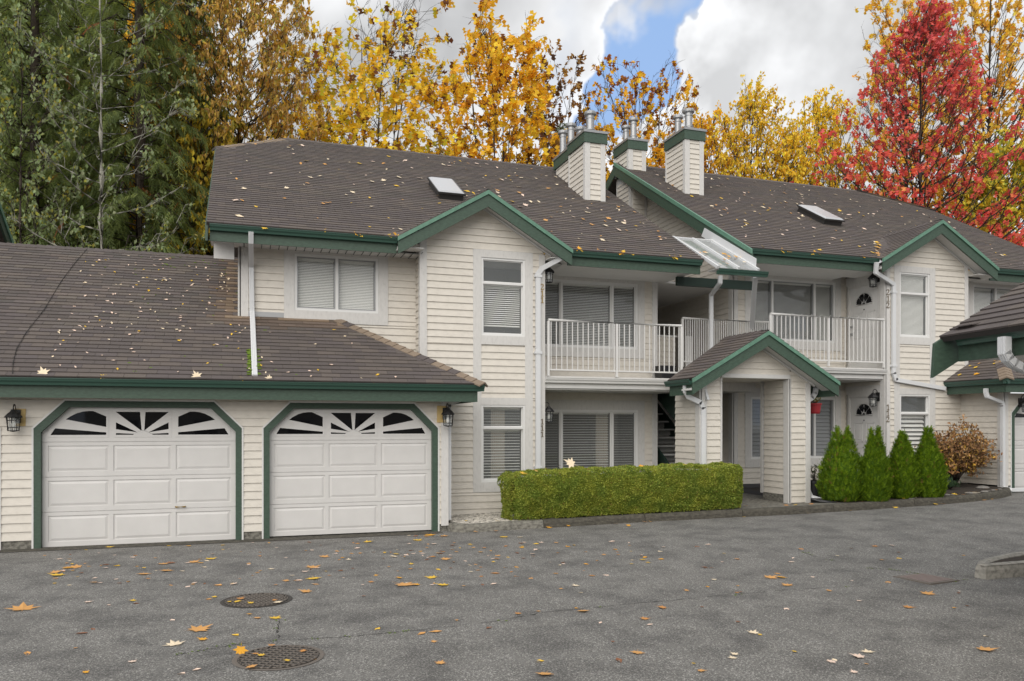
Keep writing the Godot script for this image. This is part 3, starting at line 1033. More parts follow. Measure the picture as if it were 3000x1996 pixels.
	# --- eave: soffit, fascia, gutter
	var ends := [[-0.55, 2.66], [6.04, 9.03]]
	for e in ends:
		s = span(e[0], e[1], flip)
		if flip and e[1] > 9.0:
			s[0] = 10.17
		fascia_box(house, Vector3(s[0], 5.0 + y, -14.64), Vector3(s[1], 5.25 + y, -14.61))
		gutter(house, Vector3(s[0], EAVE + y - 0.005, -14.61), Vector3(s[1], EAVE + y - 0.005, -14.61), Vector3(0, 0, 1))
		fascia_box(house, Vector3(s[0], 5.07 + y, -(D_WALL if e[0] < 0 else D_IN) - 0.05), Vector3(s[1], 5.09 + y, -14.645), "white", "soffit")
		if e[0] < 0 and not flip:
			for k in 22:
				fascia_box(house, Vector3(0.0 + k * 0.15, 5.062, -15.28), Vector3(0.012 + k * 0.15, 5.068, -14.66), "green_dark", "soffit_vent")
	s = span(2.64, 6.06, flip)
	fascia_box(house, Vector3(s[0], 5.07 + y, -D_WALL - 0.4), Vector3(s[1], 5.088 + y, -D_BAY - 0.11), "white", "soffit")
	for q in [[2.66, 3.14], [5.64, 6.04]]:
		s = span(q[0], q[1], flip)
		fascia_box(house, Vector3(s[0], 5.10 + y, -14.83), Vector3(s[1], 5.112 + y, -14.5), "white", "soffit")
		fascia_box(house, Vector3(s[0], 5.113 + y, -14.83), Vector3(s[1], 5.24 + y, -14.79), "siding", "soffit_end")
	# --- front roof plane with the notch for the gable
	var k := sqrt(1 + PITCH * PITCH)
	var pts := [[-0.6, 14.5], [2.65, 14.5], [4.35, 16.19], [6.05, 14.5], [9.05, 14.5], [9.05, RIDGE_D], [1.03, RIDGE_D], [-0.6, 19.4]]
	if flip:
		pts[4] = [2 * MID - 10.15, 14.5]
		pts[5] = [2 * MID - 10.15, RIDGE_D]
	var poly := PackedVector2Array()
	for p in pts:
		poly.append(Vector2(mir(p[0], flip), (p[1] - D_EAVE) * k))
	var sl := Vector3(0, PITCH / k, -1 / k)
	var ridge_y := EAVE + y + (RIDGE_D - D_EAVE) * PITCH
	var roof := roof_plane(house, "roof", Vector3(0, EAVE + y, -D_EAVE), Vector3.RIGHT, sl, poly)
	var cap_ends := [Vector3(mir(1.03, flip), ridge_y, -RIDGE_D), Vector3(9.05 if not flip else 10.15, ridge_y, -RIDGE_D)]
	caps(roof, cap_ends[0], cap_ends[1], Vector3(0, 0, 1), PITCH, 0)
	var clip_y := EAVE + y + (19.4 - D_EAVE) * PITCH
	var c1 := Vector3(mir(-0.6, flip), clip_y, -19.4)
	var c2 := Vector3(mir(-0.6, flip), clip_y, -(2 * RIDGE_D - 19.4))
	caps(roof, c1, cap_ends[0], Vector3(1, 0, 1).normalized(), 0.4, 4)
	# rear slope and the clipped gable end
	var mb := MB.new()
	var e0 := Vector3(mir(-0.6, flip), EAVE + y, -(2 * RIDGE_D - D_EAVE))
	var e1 := Vector3(cap_ends[1].x, EAVE + y, -(2 * RIDGE_D - D_EAVE))
	if flip:
		mb.quad(e0, e1, cap_ends[1], cap_ends[0])
		mb.tri(e0, cap_ends[0], c2)
		mb.tri(c1, c2, cap_ends[0])
	else:
		mb.quad(e1, e0, cap_ends[0], cap_ends[1])
		mb.tri(e0, c2, cap_ends[0])
		mb.tri(c2, c1, cap_ends[0])
	part("rear_roof", mb, M.shingle0, house)
	# rake board at the outer end
	mb = MB.new()
	var tz := Transform3D(Basis(Vector3(0, 0, -1), Vector3.UP, Vector3(1, 0, 0)), Vector3(mir(-0.6, flip) - 0.02, 0, 0))
	mb.prism(PackedVector2Array([Vector2(D_EAVE + 0.02, EAVE + y - 0.02), Vector2(19.4, clip_y - 0.02), Vector2(19.4, clip_y - 0.3), Vector2(D_EAVE + 0.02, EAVE + y - 0.3)]), tz, 0.04)
	part("rake_board", mb, M.green, house)
	gable_front(house, Vector3(gx, EAVE + y - 0.01 + 1.7 * PITCH, -14.4), 1.7, PITCH, 16.19, 14.5, D_BAY)

func front_door(t: Transform3D, u0: float, u1: float, v0: float, v1: float) -> void:
	var mb := slab(t, u0, u1, v0, v1, -0.04, -0.01)
	var d := part("front_door", mb, M.white, house)
	for r in [[u0 - 0.07, u0, v0, v1 + 0.07], [u1, u1 + 0.07, v0, v1 + 0.07], [u0, u1, v1, v1 + 0.07]]:
		part("door_casing", slab(t, r[0], r[1], r[2], r[3], -0.05, 0.025), M.trim, d)
	part("door_head", slab(t, u0 - 0.1, u1 + 0.1, v1 + 0.07, v1 + 0.26, -0.05, 0.03), M.trim, d)
	var c := (u0 + u1) / 2
	for r in [[u0 + 0.12, c - 0.05, v0 + 0.25, v0 + 0.82], [c + 0.05, u1 - 0.12, v0 + 0.25, v0 + 0.82], [u0 + 0.12, c - 0.05, v0 + 0.95, v0 + 1.42], [c + 0.05, u1 - 0.12, v0 + 0.95, v0 + 1.42]]:
		mb = MB.new()
		for f in [[r[0], r[0] + 0.02, r[2], r[3]], [r[1] - 0.02, r[1], r[2], r[3]], [r[0], r[1], r[2], r[2] + 0.02], [r[0], r[1], r[3] - 0.02, r[3]]]:
			slab(t, f[0], f[1], f[2], f[3], -0.012, -0.002, mb)
		mb.frustum(t * Transform3D(Basis(), Vector3((r[0] + r[1]) / 2, (r[2] + r[3]) / 2, -0.01)), Vector2(r[1] - r[0] - 0.09, r[3] - r[2] - 0.09), 0.03, 0.008)
		part("panel", mb, M.white, d)
	var cy := v0 + 1.60
	var rr := 0.27
	var fan := PackedVector2Array()
	for i in 17:
		var a := PI * i / 16
		fan.append(Vector2(cos(a) * rr, sin(a) * rr))
	mb = MB.new()
	mb.prism(fan, t * Transform3D(Basis(), Vector3(c, cy, -0.012)), 0.004)
	part("fanlight", mb, M.glass_dark, d)
	mb = MB.new()
	var pts := []
	for i in 17:
		var a := PI * i / 16
		pts.append(t * Vector3(c + cos(a) * rr, cy + sin(a) * rr, 0.0))
	pts.append(pts[0])
	var w := []
	w.resize(pts.size())
	w.fill(0.02)
	mb.tube(pts, w, 6)
	for a in [PI * 0.25, PI * 0.5, PI * 0.75]:
		mb.tube([t * Vector3(c + cos(a) * 0.06, cy + sin(a) * 0.06, -0.002), t * Vector3(c + cos(a) * rr, cy + sin(a) * rr, -0.002)], [0.011, 0.011], 6)
	mb.tube([t * Vector3(c - 0.07, cy + 0.01, 0), t * Vector3(c, cy + 0.06, 0), t * Vector3(c + 0.07, cy + 0.01, 0)], [0.02, 0.02, 0.02], 6)
	part("fanlight_bars", mb, M.white, d)
	for q in [[v0 + 1.10, 0.03], [v0 + 0.92, 0.034]]:
		mb = MB.new()
		mb.lathe([Vector2(q[1], 0), Vector2(q[1], 0.012), Vector2(q[1] * 0.5, 0.02), Vector2(q[1] * 0.5, 0.035), Vector2(q[1] * 0.85, 0.045), Vector2(q[1] * 0.7, 0.065), Vector2(0, 0.07)], t * Transform3D(Basis(Vector3.RIGHT, PI / 2), Vector3(u0 + 0.08, q[0], -0.01)), 14)
		part("door_knob", mb, M.galvanised, d)
	mb = MB.new()
	slab(t, c - 0.012, c + 0.012, v0 + 1.46, v0 + 1.485, -0.01, 0.004, mb)
	part("peephole", mb, M.black_metal, d)

func build_house() -> void:
	house = thing("townhouse", "cream two-storey townhouse with dark green trim, balconies and brown shingled roofs", "townhouse", Vector3(MID, 0.1, -15.5))
	build_unit(false)
	build_unit(true)
	# --- the right-hand roof's left end over the passage: rake, soffit
	var y := STEP
	var k := sqrt(1 + PITCH * PITCH)
	var tz := Transform3D(Basis(Vector3(0, 0, -1), Vector3.UP, Vector3(1, 0, 0)), Vector3(10.12, 0, 0))
	var a := Vector2(D_EAVE - 0.12, EAVE + y - 0.07)
	var b := Vector2(RIDGE_D, EAVE + y + (RIDGE_D - D_EAVE) * PITCH)
	var mb := MB.new()
	mb.prism(PackedVector2Array([a - Vector2(0, 0.08), b - Vector2(0, 0.08), b - Vector2(0, 0.36), a - Vector2(0, 0.36)]), tz, 0.04)
	part("rake_board", mb, M.green, house)
	mb = MB.new()
	mb.prism(PackedVector2Array([a + Vector2(0, 0.02), b + Vector2(0, 0.02), b - Vector2(0, 0.078), a - Vector2(0, 0.078)]), tz.translated(Vector3(-0.025, 0, 0)), 0.05)
	part("metal_edge", mb, M.green_flashing, house)
	var b2 := Vector2(2 * RIDGE_D - D_EAVE, EAVE + y)
	mb = MB.new()
	mb.prism(PackedVector2Array([b - Vector2(0, 0.08), b2 - Vector2(0, 0.08), b2 - Vector2(0, 0.36), b - Vector2(0, 0.36)]), tz, 0.04)
	part("rake_board", mb, M.green, house)
	var a2 := a + Vector2(0.42, 0.42 * PITCH)
	for i in 4:      # soffit planks run with the slope
		mb = MB.new()
		mb.prism(PackedVector2Array([a2 - Vector2(0, 0.24), b - Vector2(0, 0.24), b - Vector2(0, 0.26), a2 - Vector2(0, 0.26)]), tz.translated(Vector3(0.05 + i * 0.166, 0, 0)), 0.16)
		part("soffit_plank", mb, M.siding, house)
	# --- chimneys
	chimney(house, 7.94, 8.44, 18.05, 19.06, 6.9, 9.08, 7.38, [[8.22, 18.4, 0.62, 1.0], [8.2, 18.95, 0.42, 1.0], [8.2, 19.6, 0.75, 0.9], [8.2, 20.15, 0.75, 0.9]], 1.2)
	chimney(house, 10.91, 11.42, 18.37, 19.36, 7.4, 9.60, 7.90, [[11.17, 18.65, 0.62, 1.0], [11.17, 19.2, 0.66, 0.9]])
	chimney(house, 10.27, 10.77, 20.33, 21.2, 6.4, 9.92, 9.05, [[10.52, 20.55, 0.68, 0.9], [10.52, 21.0, 0.62, 0.9]])
	var ch := MB.new()
	ch.box(Vector3(10.3, 6.4, -21.2), Vector3(10.8, 8.7, -20.28))
	var chase := part("chimney_chase", ch, M.trim, house)
	siding_on(chase, t_front(20.28), 10.36, 10.72, 6.5, 8.7)
	siding_on(chase, t_left(10.3), -21.1, -20.4, 6.5, 8.8)
	# --- skylights
	var sl := Vector3(0, PITCH / k, -1 / k)
	var dl := 17.0
	skylight(house, Vector3(px(1281, dl), EAVE + (dl - D_EAVE) * PITCH, -dl), sl, 0.62, 1.25)
	dl = 16.7
	skylight(house, Vector3(px(2411, dl), EAVE + STEP + (dl - D_EAVE) * PITCH, -dl), sl, 0.62, 1.25)
	# --- railings
	railing(house, Vector3(5.70, 2.95, -14.78), Vector3(8.68, 2.95, -14.78), 0.98, 0.113, [0.0, 0.5, 1.0])
	railing(house, Vector3(10.88, 3.30, -14.78), Vector3(13.96, 3.30, -14.78), 0.98, 0.113, [0.0, 0.5, 1.0], true)
	railing(house, Vector3(9.42, 3.3, -16.0), Vector3(11.75, 3.3, -16.0), 0.98, 0.058, [0.0, 1.0])
	# --- landing and passage between the dwellings
	fascia_box(house, Vector3(8.86, 2.60, -20.0), Vector3(10.80, 2.82, -15.2), "trim", "landing")
	fascia_box(house, Vector3(8.83, 4.86, -15.28), Vector3(10.8, 5.05, -15.2), "green_dark", "beam")
	siding(house, t_front(16.9), 8.83, 9.75, 2.82, 3.95)
	part("wall_cap", slab(t_front(16.9), 8.83, 9.8, 3.95, 3.99, -0.1, 0.03), M.white, house)
	part("panel_board", slab(t_front(16.2), 9.62, 9.78, 2.9, 3.9, -0.02, 0.02), M.white, house)
	fascia_box(house, Vector3(8.83, 5.08, -26.0), Vector3(10.8, 5.12, -16.15), "white", "added_ceiling")  # ceiling added to shut out the sky and darken the passage
	stairs()
	canopy()
	# --- house numbers
	digits(house, "211", Transform3D(Basis(), Vector3(px(1587, D_BAY), py(1587, 842, D_BAY), -D_BAY + 0.034)), 0.115, 0.13, "brass")
	digits(house, "111", Transform3D(Basis(), Vector3(px(1587, D_BAY), py(1587, 1236, D_BAY), -D_BAY + 0.034)), 0.105, 0.125, "brown_number")
	digits(house, "212", Transform3D(Basis(), Vector3(mir(5.565, true), py(2607, 858, D_BAY), -D_BAY + 0.034)), 0.13, 0.15, "brown_number")
	digits(house, "112", Transform3D(Basis(), Vector3(mir(5.565, true), py(2607, 1194, D_BAY), -D_BAY + 0.034)), 0.125, 0.14, "brown_number")
	# --- downspouts
	var dd := -D_WALL + 0.06
	downspout(house, [Vector3(px(735, 14.55), 5.18, -14.55), Vector3(px(735, 14.6), 5.02, -14.62), Vector3(px(736, 15.2), 4.72, dd), Vector3(px(738, 15.24), 3.9, dd), Vector3(px(740, 14.95), 3.66, -14.98), Vector3(px(746, 13.2), 2.62, -13.25)])
	var db := -D_BAY + 0.06
	var xs := px(1573, D_BAY)
	downspout(house, [Vector3(px(1648, 14.5), 5.2, -14.5), Vector3(px(1644, 14.5), 5.1, -14.52), Vector3(px(1590, 14.7), 4.93, -14.72), Vector3(xs, 4.82, db), Vector3(xs, 0.3, db)], Vector3.BACK, 0.065, 0.085)
	var x2 := mir(5.43, true)
	downspout(house, [Vector3(13.5, 5.5, -14.5), Vector3(13.52, 5.3, -14.55), Vector3(x2, 5.1, db), Vector3(x2, 3.05, db), Vector3(x2 + 0.06, 2.9, db), Vector3(15.72, 2.72, db)], Vector3.BACK, 0.065, 0.085)
	for r in [[xs, 4.75], [xs, 3.25], [xs, 1.0], [x2, 4.9], [x2, 3.2]]:
		mb = MB.new()
		mb.box(Vector3(r[0] - 0.07, r[1], -D_BAY + 0.02), Vector3(r[0] + 0.07, r[1] + 0.05, -D_BAY + 0.104))
		part("pipe_bracket", mb, M.metal_white, house)

func stairs() -> void:
	var st := MB.new()
	var x0 := 8.98
	var x1 := 9.85
	for x in [x0, x1]:      # dark stringers going up towards the back
		var t := Transform3D(Basis(Vector3(0, 0, -1), Vector3.UP, Vector3(1, 0, 0)), Vector3(x - 0.02, 0, 0))
		st.prism(PackedVector2Array([Vector2(15.0, 0.25), Vector2(15.35, 0.25), Vector2(18.4, 2.35), Vector2(18.4, 2.72), Vector2(15.0, 0.45)]), t, 0.04)
	var s := part("staircase", st, M.green_dark, house)
	for i in 11:
		var tr := MB.new()
		tr.box(Vector3(x0 + 0.02, 0.40 + i * 0.19, -15.36 - i * 0.28), Vector3(x1 - 0.02, 0.44 + i * 0.19, -15.08 - i * 0.28))
		tr.box(Vector3(x0 + 0.02, 0.28 + i * 0.19, -15.34 - i * 0.28), Vector3(x1 - 0.02, 0.39 + i * 0.19, -15.31 - i * 0.28))
		part("stair_tread", tr, M.stair_tread, s)
	var up := MB.new()
	var t2 := Transform3D(Basis(Vector3(0, 0, -1), Vector3.UP, Vector3(1, 0, 0)), Vector3(9.0, 0, 0))
	up.prism(PackedVector2Array([Vector2(15.2, 1.3), Vector2(18.4, 3.3), Vector2(18.4, 2.6), Vector2(17.0, 2.6), Vector2(15.2, 1.52)]), t2, 0.05)
	up = MB.new()
	up.prism(PackedVector2Array([Vector2(15.3, 2.6), Vector2(16.6, 2.6), Vector2(15.3, 1.75)]), t2, 0.9)
	part("landing_brace", up, M.green_dark, house)
	fascia_box(house, Vector3(8.86, 0.12, -20.0), Vector3(10.8, 0.24, -14.9), "concrete", "passage_floor")

func canopy() -> void:
	# glazed canopy over the passage, between the two roofs
	var d0 := 14.1
	var d1 := 15.9
	var y0 := 5.03
	var sl := 0.56
	var k := sqrt(1 + sl * sl)
	var t := Transform3D(Basis(Vector3.RIGHT, Vector3(0, sl / k, -1 / k), Vector3(0, 1 / k, sl / k)), Vector3(0, y0, -d0))
	var l := (d1 - d0) * k
	var mb := MB.new()
	for x in [9.12, 9.62, 10.08]:
		slab(t, x - 0.025, x + 0.025, 0, l, 0.0, 0.06, mb)
	slab(t, 9.1, 10.1, l - 0.05, l, 0.0, 0.05, mb)
	var c := part("glass_canopy", mb, M.metal_white, house)
	for q in [[9.145, 9.595], [9.645, 10.055]]:
		mb = MB.new()
		mb.quad(t * Vector3(q[0], 0, 0.02), t * Vector3(q[1], 0, 0.02), t * Vector3(q[1], l, 0.02), t * Vector3(q[0], l, 0.02))
		part("pane", mb, M.canopy_glass, c)
	gutter(house, Vector3(9.1, 5.02, -14.12), Vector3(10.28, 5.02, -14.12), Vector3(0, 0, 1), "green_metal", "canopy_gutter")
	# upstand sheet under the rake
	mb = MB.new()
	var p := [on_side(2064, 668, 10.10), on_side(2055, 692, 10.10), on_side(2213, 800, 10.10), on_side(2215, 758, 10.10)]
	mb.hexa([p[1], p[2], p[3], p[0], p[1] + Vector3(0.015, 0, 0), p[2] + Vector3(0.015, 0, 0), p[3] + Vector3(0.015, 0, 0), p[0] + Vector3(0.015, 0, 0)])
	part("upstand_sheet", mb, M.metal_white, house)
	# the slanting pipe that drains it, and the elbow further back
	downspout(house, [at(2213, 812, 14.2), at(2203, 960, 15.4)], Vector3.RIGHT, 0.085, 0.06)
	var q0 := at(2110, 810, 14.9)
	downspout(house, [q0, q0 + Vector3(0, -0.14, 0), q0 + Vector3(0.16, -0.3, -0.6), q0 + Vector3(0.16, -2.2, -0.6)], Vector3.RIGHT, 0.08, 0.06)

# ---------------------------------------------------------------- garages
const D_GAR := 13.65
func garage_door(owner: Node3D, x0: float, x1: float, y0: float, y1: float, cham: float, dd: float, course0: float, handle := false) -> void:
	# x0..x1, y0..y1: the clear opening; cham: size of the cut corners
	var t := t_front(dd)
	var back := slab(t, x0 - 0.02, x1 + 0.02, y0 + 0.005, y1 + 0.02, -0.05, 0.0)
	var w := x1 - x0
	var h := (y1 - y0) / 4
	var cols := [[0.028, 0.328], [0.352, 0.652], [0.676, 0.972]]
	for r in 4:      # rails and stiles stand proud of the backing
		var b := y0 + r * h
		var lo := 0.15 if r < 3 else 0.13
		var hi := 0.11 if r < 3 else 0.05
		slab(t, x0, x1, b + 0.004, b + h * lo, 0.0, 0.013, back)
		slab(t, x0, x1, b + h * (1 - hi), b + h - 0.004, 0.0, 0.013, back)
		var u := 0.0
		for c in cols + [[1.0, 1.0]]:
			slab(t, x0 + w * u, x0 + w * c[0], b + h * lo, b + h * (1 - hi), 0.0, 0.013, back)
			u = c[1]
	var door := part("garage_door", back, M.door_white, owner)
	for r in 3:
		for c in cols:
			var mb := MB.new()
			var pw: float = w * (c[1] - c[0]) - 0.03
			var ph := h * (1 - 0.26) - 0.03
			mb.frustum(Transform3D(Basis(), Vector3(x0 + w * (c[0] + c[1]) / 2, y0 + r * h + h * (0.15 + 0.89) / 2, -dd)), Vector2(pw, ph), 0.035, 0.010)
			part("panel", mb, M.door_white, door)
	# sunburst lights along the top
	var b := y0 + 3 * h + h * 0.13
	var top := y1 - h * 0.05
	for i in 3:
		var l: float = x0 + w * cols[i][0]
		var rr: float = x0 + w * cols[i][1]
		var g := MB.new()
		g.quad(t * Vector3(l, b, 0.003), t * Vector3(rr, b, 0.003), t * Vector3(rr, top, 0.003), t * Vector3(l, top, 0.003))
		part("pane", g, M.glass_dark, door)
		var polys := []
		if i == 1:
			polys = [[[990, 68], [1465, 68], [1465, 90], [990, 90]], [[990, 283], [1465, 283], [1465, 303], [990, 303]], [[990, 90], [1010, 90], [1010, 283], [990, 283]], [[1442, 90], [1465, 90], [1465, 283], [1442, 283]],
				[[1205, 90], [1250, 90], [1240, 248], [1220, 248]], [[1010, 92], [1215, 248], [1185, 262], [1010, 178]], [[1442, 92], [1442, 178], [1275, 262], [1240, 248]],
				[[1010, 236], [1185, 262], [1155, 275], [1010, 268]], [[1442, 236], [1442, 268], [1300, 275], [1275, 262]],
				[[1150, 283], [1160, 272], [1185, 260], [1218, 246], [1242, 246], [1275, 260], [1300, 272], [1310, 283]]]
		else:
			polys = [[[465, 68], [950, 68], [950, 217], [930, 217], [930, 130], [825, 85], [790, 85], [740, 90], [690, 105], [640, 130], [605, 155], [465, 128]],
				[[465, 128], [605, 155], [930, 217], [950, 217], [950, 262], [930, 262], [520, 228], [483, 283], [465, 283]],
				[[465, 283], [930, 283], [930, 262], [950, 262], [950, 303], [465, 303]]]
		var x_a := 990.0 if i == 1 else 465.0
		var x_b := 1465.0 if i == 1 else 950.0
		var ins := MB.new()
		for pl in polys:
			var q := PackedVector2Array()
			for p in pl:
				var f: float = (p[0] - x_a) / (x_b - x_a)
				if i == 2:
					f = 1.0 - f
				q.append(Vector2(lerpf(l, rr, f), lerpf(top, b, (p[1] - 68.0) / 235.0)))
			ins.prism(q, Transform3D(Basis(), Vector3(0, 0, -dd + 0.004)), 0.014)
		part("sunburst_insert", ins, M.door_white, door)
	# dark interior, frame with cut corners
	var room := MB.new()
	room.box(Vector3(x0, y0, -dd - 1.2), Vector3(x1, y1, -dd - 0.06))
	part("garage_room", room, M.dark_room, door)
	var fw := 0.095
	var outer := [Vector2(x0 - fw, y0 - 0.02), Vector2(x0 - fw, y1 + fw - cham), Vector2(x0 - fw + cham, y1 + fw), Vector2(x1 + fw - cham, y1 + fw), Vector2(x1 + fw, y1 + fw - cham), Vector2(x1 + fw, y0 - 0.02)]
	var inner := [Vector2(x0, y0 - 0.02), Vector2(x0, y1 - cham + 0.04), Vector2(x0 + cham - 0.04, y1), Vector2(x1 - cham + 0.04, y1), Vector2(x1, y1 - cham + 0.04), Vector2(x1, y0 - 0.02)]
	for i in 5:
		var mb := MB.new()
		mb.prism(PackedVector2Array([outer[i], outer[i + 1], inner[i + 1], inner[i]]), Transform3D(Basis(), Vector3(0, 0, -dd - 0.04)), dd - D_GAR + 0.065)
		part("door_frame", mb, M.green, door)
		var o := []
		for e in [i, i + 1]:
			var p: Vector2 = outer[e]
			o.append(p + [Vector2(-0.026, 0), Vector2(-0.026, 0.011), Vector2(-0.011, 0.026), Vector2(0.011, 0.026), Vector2(0.026, 0.011), Vector2(0.026, 0)][e])
		mb = MB.new()
		mb.prism(PackedVector2Array([o[0], o[1], outer[i + 1], outer[i]]), Transform3D(Basis(), Vector3(0, 0, -D_GAR - 0.02)), 0.05)
		part("frame_trim", mb, M.white, door)
	# the wall fills the cut corners behind the frame
	for sx in [-1.0, 1.0]:
		var cx := x0 - fw - 0.027 if sx < 0 else x1 + fw + 0.027
		var ty := y1 + fw + 0.027
		var ch := cham + 0.045
		var mb := MB.new()
		mb.prism(PackedVector2Array([Vector2(cx, ty), Vector2(cx - sx * ch, ty), Vector2(cx, ty - ch)]), Transform3D(Basis(), Vector3(0, 0, -D_GAR - 0.03)), 0.034)
		part("corner_infill", mb, M.siding, door)
		var yb := course0
		while yb < ty:
			var ya := maxf(yb, ty - ch)
			var yt := minf(yb + COURSE, ty)
			if yt - ya > 0.02:
				mb = MB.new()
				var wa := ya - (ty - ch)
				var wb := yt - (ty - ch)
				var q := [Vector3(cx, ya, -D_GAR + 0.023), Vector3(cx - sx * wa, ya, -D_GAR + 0.023), Vector3(cx - sx * wb, yt, -D_GAR + 0.006), Vector3(cx, yt, -D_GAR + 0.006)]
				var z := Vector3(0, 0, -0.015)
				if sx > 0:
					mb.hexa([q[1], q[0], q[3], q[2], q[1] + z, q[0] + z, q[3] + z, q[2] + z])
				else:
					mb.hexa([q[0], q[1], q[2], q[3], q[0] + z, q[1] + z, q[2] + z, q[3] + z])
				part("siding_board", mb, M.siding, door)
			yb += COURSE
	if handle:
		var hb := MB.new()
		var hx := x0 + w * 0.70
		var hy := y0 + h * 1.05
		hb.tube([Vector3(hx - 0.07, hy, -dd + 0.02), Vector3(hx - 0.06, hy, -dd + 0.06), Vector3(hx + 0.06, hy, -dd + 0.06), Vector3(hx + 0.07, hy, -dd + 0.02)], [0.012, 0.014, 0.014, 0.012], 8)
		part("handle", hb, M.brass, door)

func garage_left() -> void:
	var g := thing("garage_wing", "long low garage wing with green-framed white sunburst doors and dark shingled roof", "garage", Vector3(-0.5, 0, -14.5))
	var dd := 13.74
	var top := 2.125
	# doors: [clear opening]
	var doors := [[px(124, dd), px(690, dd), 0.0], [px(789, dd), px(1263, dd), 0.02]]
	doors.append([doors[0][0] - 2.74 - 0.64, doors[0][0] - 0.64, -0.02])
	var holes := []
	for q in doors:
		holes.append(Rect2(q[0] - 0.12, -0.1, q[1] - q[0] + 0.24, top + 0.1 + 0.1 + 0.02))
	siding(g, t_front(D_GAR), -9.0, 3.36, 0.13, 2.42, holes)
	for i in doors.size():
		garage_door(g, doors[i][0], doors[i][1], doors[i][2], top, 0.42, dd, 0.13, i == 0)
	# concrete footing under the siding
	var fx := [[-9.0, doors[2][0] - 0.1], [doors[2][1] + 0.1, doors[0][0] - 0.1], [doors[0][1] + 0.1, doors[1][0] - 0.1], [doors[1][1] + 0.1, 3.36]]
	for f in fx:
		if f[1] > f[0]:
			fascia_box(g, Vector3(f[0], -0.05, -D_GAR - 0.1), Vector3(f[1], 0.128, -D_GAR + 0.008), "concrete", "footing")
	trim(g, t_front(D_GAR), 3.26, 3.385, 0.1, 2.42, 0.03)
	siding(g, t_right(3.36), D_GAR + 0.02, D_BAY, 0.13, 2.6)
	fascia_box(g, Vector3(3.36, 0.1, -D_GAR - 0.13), Vector3(3.39, 2.42, -D_GAR + 0.028), "trim", "corner_board")
	# eave
	fascia_box(g, Vector3(-9.0, 2.25, -13.26), Vector3(3.80, 2.5, -13.22))
	fascia_box(g, Vector3(3.76, 2.25, -D_BAY + 0.05), Vector3(3.80, 2.5, -13.262))
	gutter(g, Vector3(-9.0, 2.535, -13.22), Vector3(3.9, 2.535, -13.22), Vector3(0, 0, 1))
	gutter(g, Vector3(3.80, 2.534, -13.23), Vector3(3.80, 2.534, -D_BAY + 0.05), Vector3(1, 0, 0))
	fascia_box(g, Vector3(-9.0, 2.40, -D_GAR - 0.05), Vector3(3.75, 2.42, -13.265), "siding", "soffit")
	fascia_box(g, Vector3(3.39, 2.395, -D_BAY + 0.06), Vector3(3.755, 2.398, -13.27), "siding", "soffit")
	downspout(g, [Vector3(3.83, 2.42, -13.9), Vector3(3.80, 2.36, -13.9), Vector3(3.45, 2.24, -13.75), Vector3(3.42, 2.2, -13.75), Vector3(3.42, 0.2, -13.75)], Vector3.BACK, 0.06, 0.08)
	# roof
	var k := sqrt(1 + PITCH * PITCH)
	var e := 13.12
	var ye := 2.545
	var rd := 17.96
	var poly := PackedVector2Array()
	for p in [[-9.0, e], [3.9, e], [1.71, 15.3], [-0.07, 15.3], [-0.07, rd], [-9.0, rd]]:
		poly.append(Vector2(p[0], (p[1] - e) * k))
	var patch := FastNoiseLite.new()
	patch.seed = 4
	patch.frequency = 2.2
	var pale := func(c: Vector3, tone: int):
		var d := -c.z
		if c.x > 1.9 or c.x > -0.07 and d > 15.3:
			return tone
		var away := (-0.07 - c.x) * 0.9 if d > 15.3 else (15.3 - d if c.x > -0.07 else Vector2(c.x + 0.07, 15.3 - d).length())
		away += patch.get_noise_2d(c.x, c.z) * 0.16 + rng.randf_range(-0.07, 0.07)
		return 4 if away < 0.16 else (5 if away < 0.36 else tone)
	var roof := roof_plane(g, "roof", Vector3(0, ye, -e), Vector3.RIGHT, Vector3(0, PITCH / k, -1 / k), poly, pale)
	var ry := ye + (rd - e) * PITCH
	caps(roof, Vector3(-9.0, ry, -rd), Vector3(-0.1, ry, -rd), Vector3(0, 0, 1), PITCH, 1)
	caps(roof, Vector3(3.9, ye + 0.01, -e), Vector3(1.71, ye + 0.01 + (15.3 - e) * PITCH, -15.3), Vector3(1, 0, -1).normalized(), 0.42, 4)
	# the hipped end, against the bay
	var sd := MB.new()
	sd.quad(Vector3(3.9, ye, -e), Vector3(3.9, ye, -D_BAY), Vector3(3.2, ye + 0.7 * PITCH, -D_BAY), Vector3(3.2, ye + 0.7 * PITCH, -e - 0.7))
	sd.quad(Vector3(3.15, ye + 0.75 * PITCH, -e - 0.75), Vector3(3.15, ye + 0.75 * PITCH, -15.29), Vector3(1.71, ye + 2.19 * PITCH, -15.29), Vector3(1.72, ye + 2.18 * PITCH, -15.28))
	part("hip_end", sd, M.shingle1, g)
	var back := MB.new()
	back.quad(Vector3(-0.07, ye, -22.8), Vector3(-9, ye, -22.8), Vector3(-9, ry, -rd), Vector3(-0.07, ry, -rd))
	part("rear_roof", back, M.shingle0, g)
	var fl := MB.new()      # flashing against the walls
	fl.box(Vector3(-0.07, ye + (15.3 - e) * PITCH, -15.3), Vector3(2.2, ye + (15.3 - e) * PITCH + 0.09, -15.275))
	part("wall_flashing", fl, M.galvanised, g)
	# moss growing beside the downspout and along the courses
	var ms := MB.new()
	for i in 70:
		var sd2 := -1.0 if rng.randf() < 0.72 else 1.0
		var f := rng.randf_range(0.03, 0.48)
		var d := lerpf(13.2, 15.0, f)
		var c := Vector3(px(lerpf(746, 741, f), d) + sd2 * rng.randf_range(0.05, 0.09), ye + (d - e) * PITCH + 0.02, -d)
		blob(ms, c, rng.randf_range(0.018, 0.04))
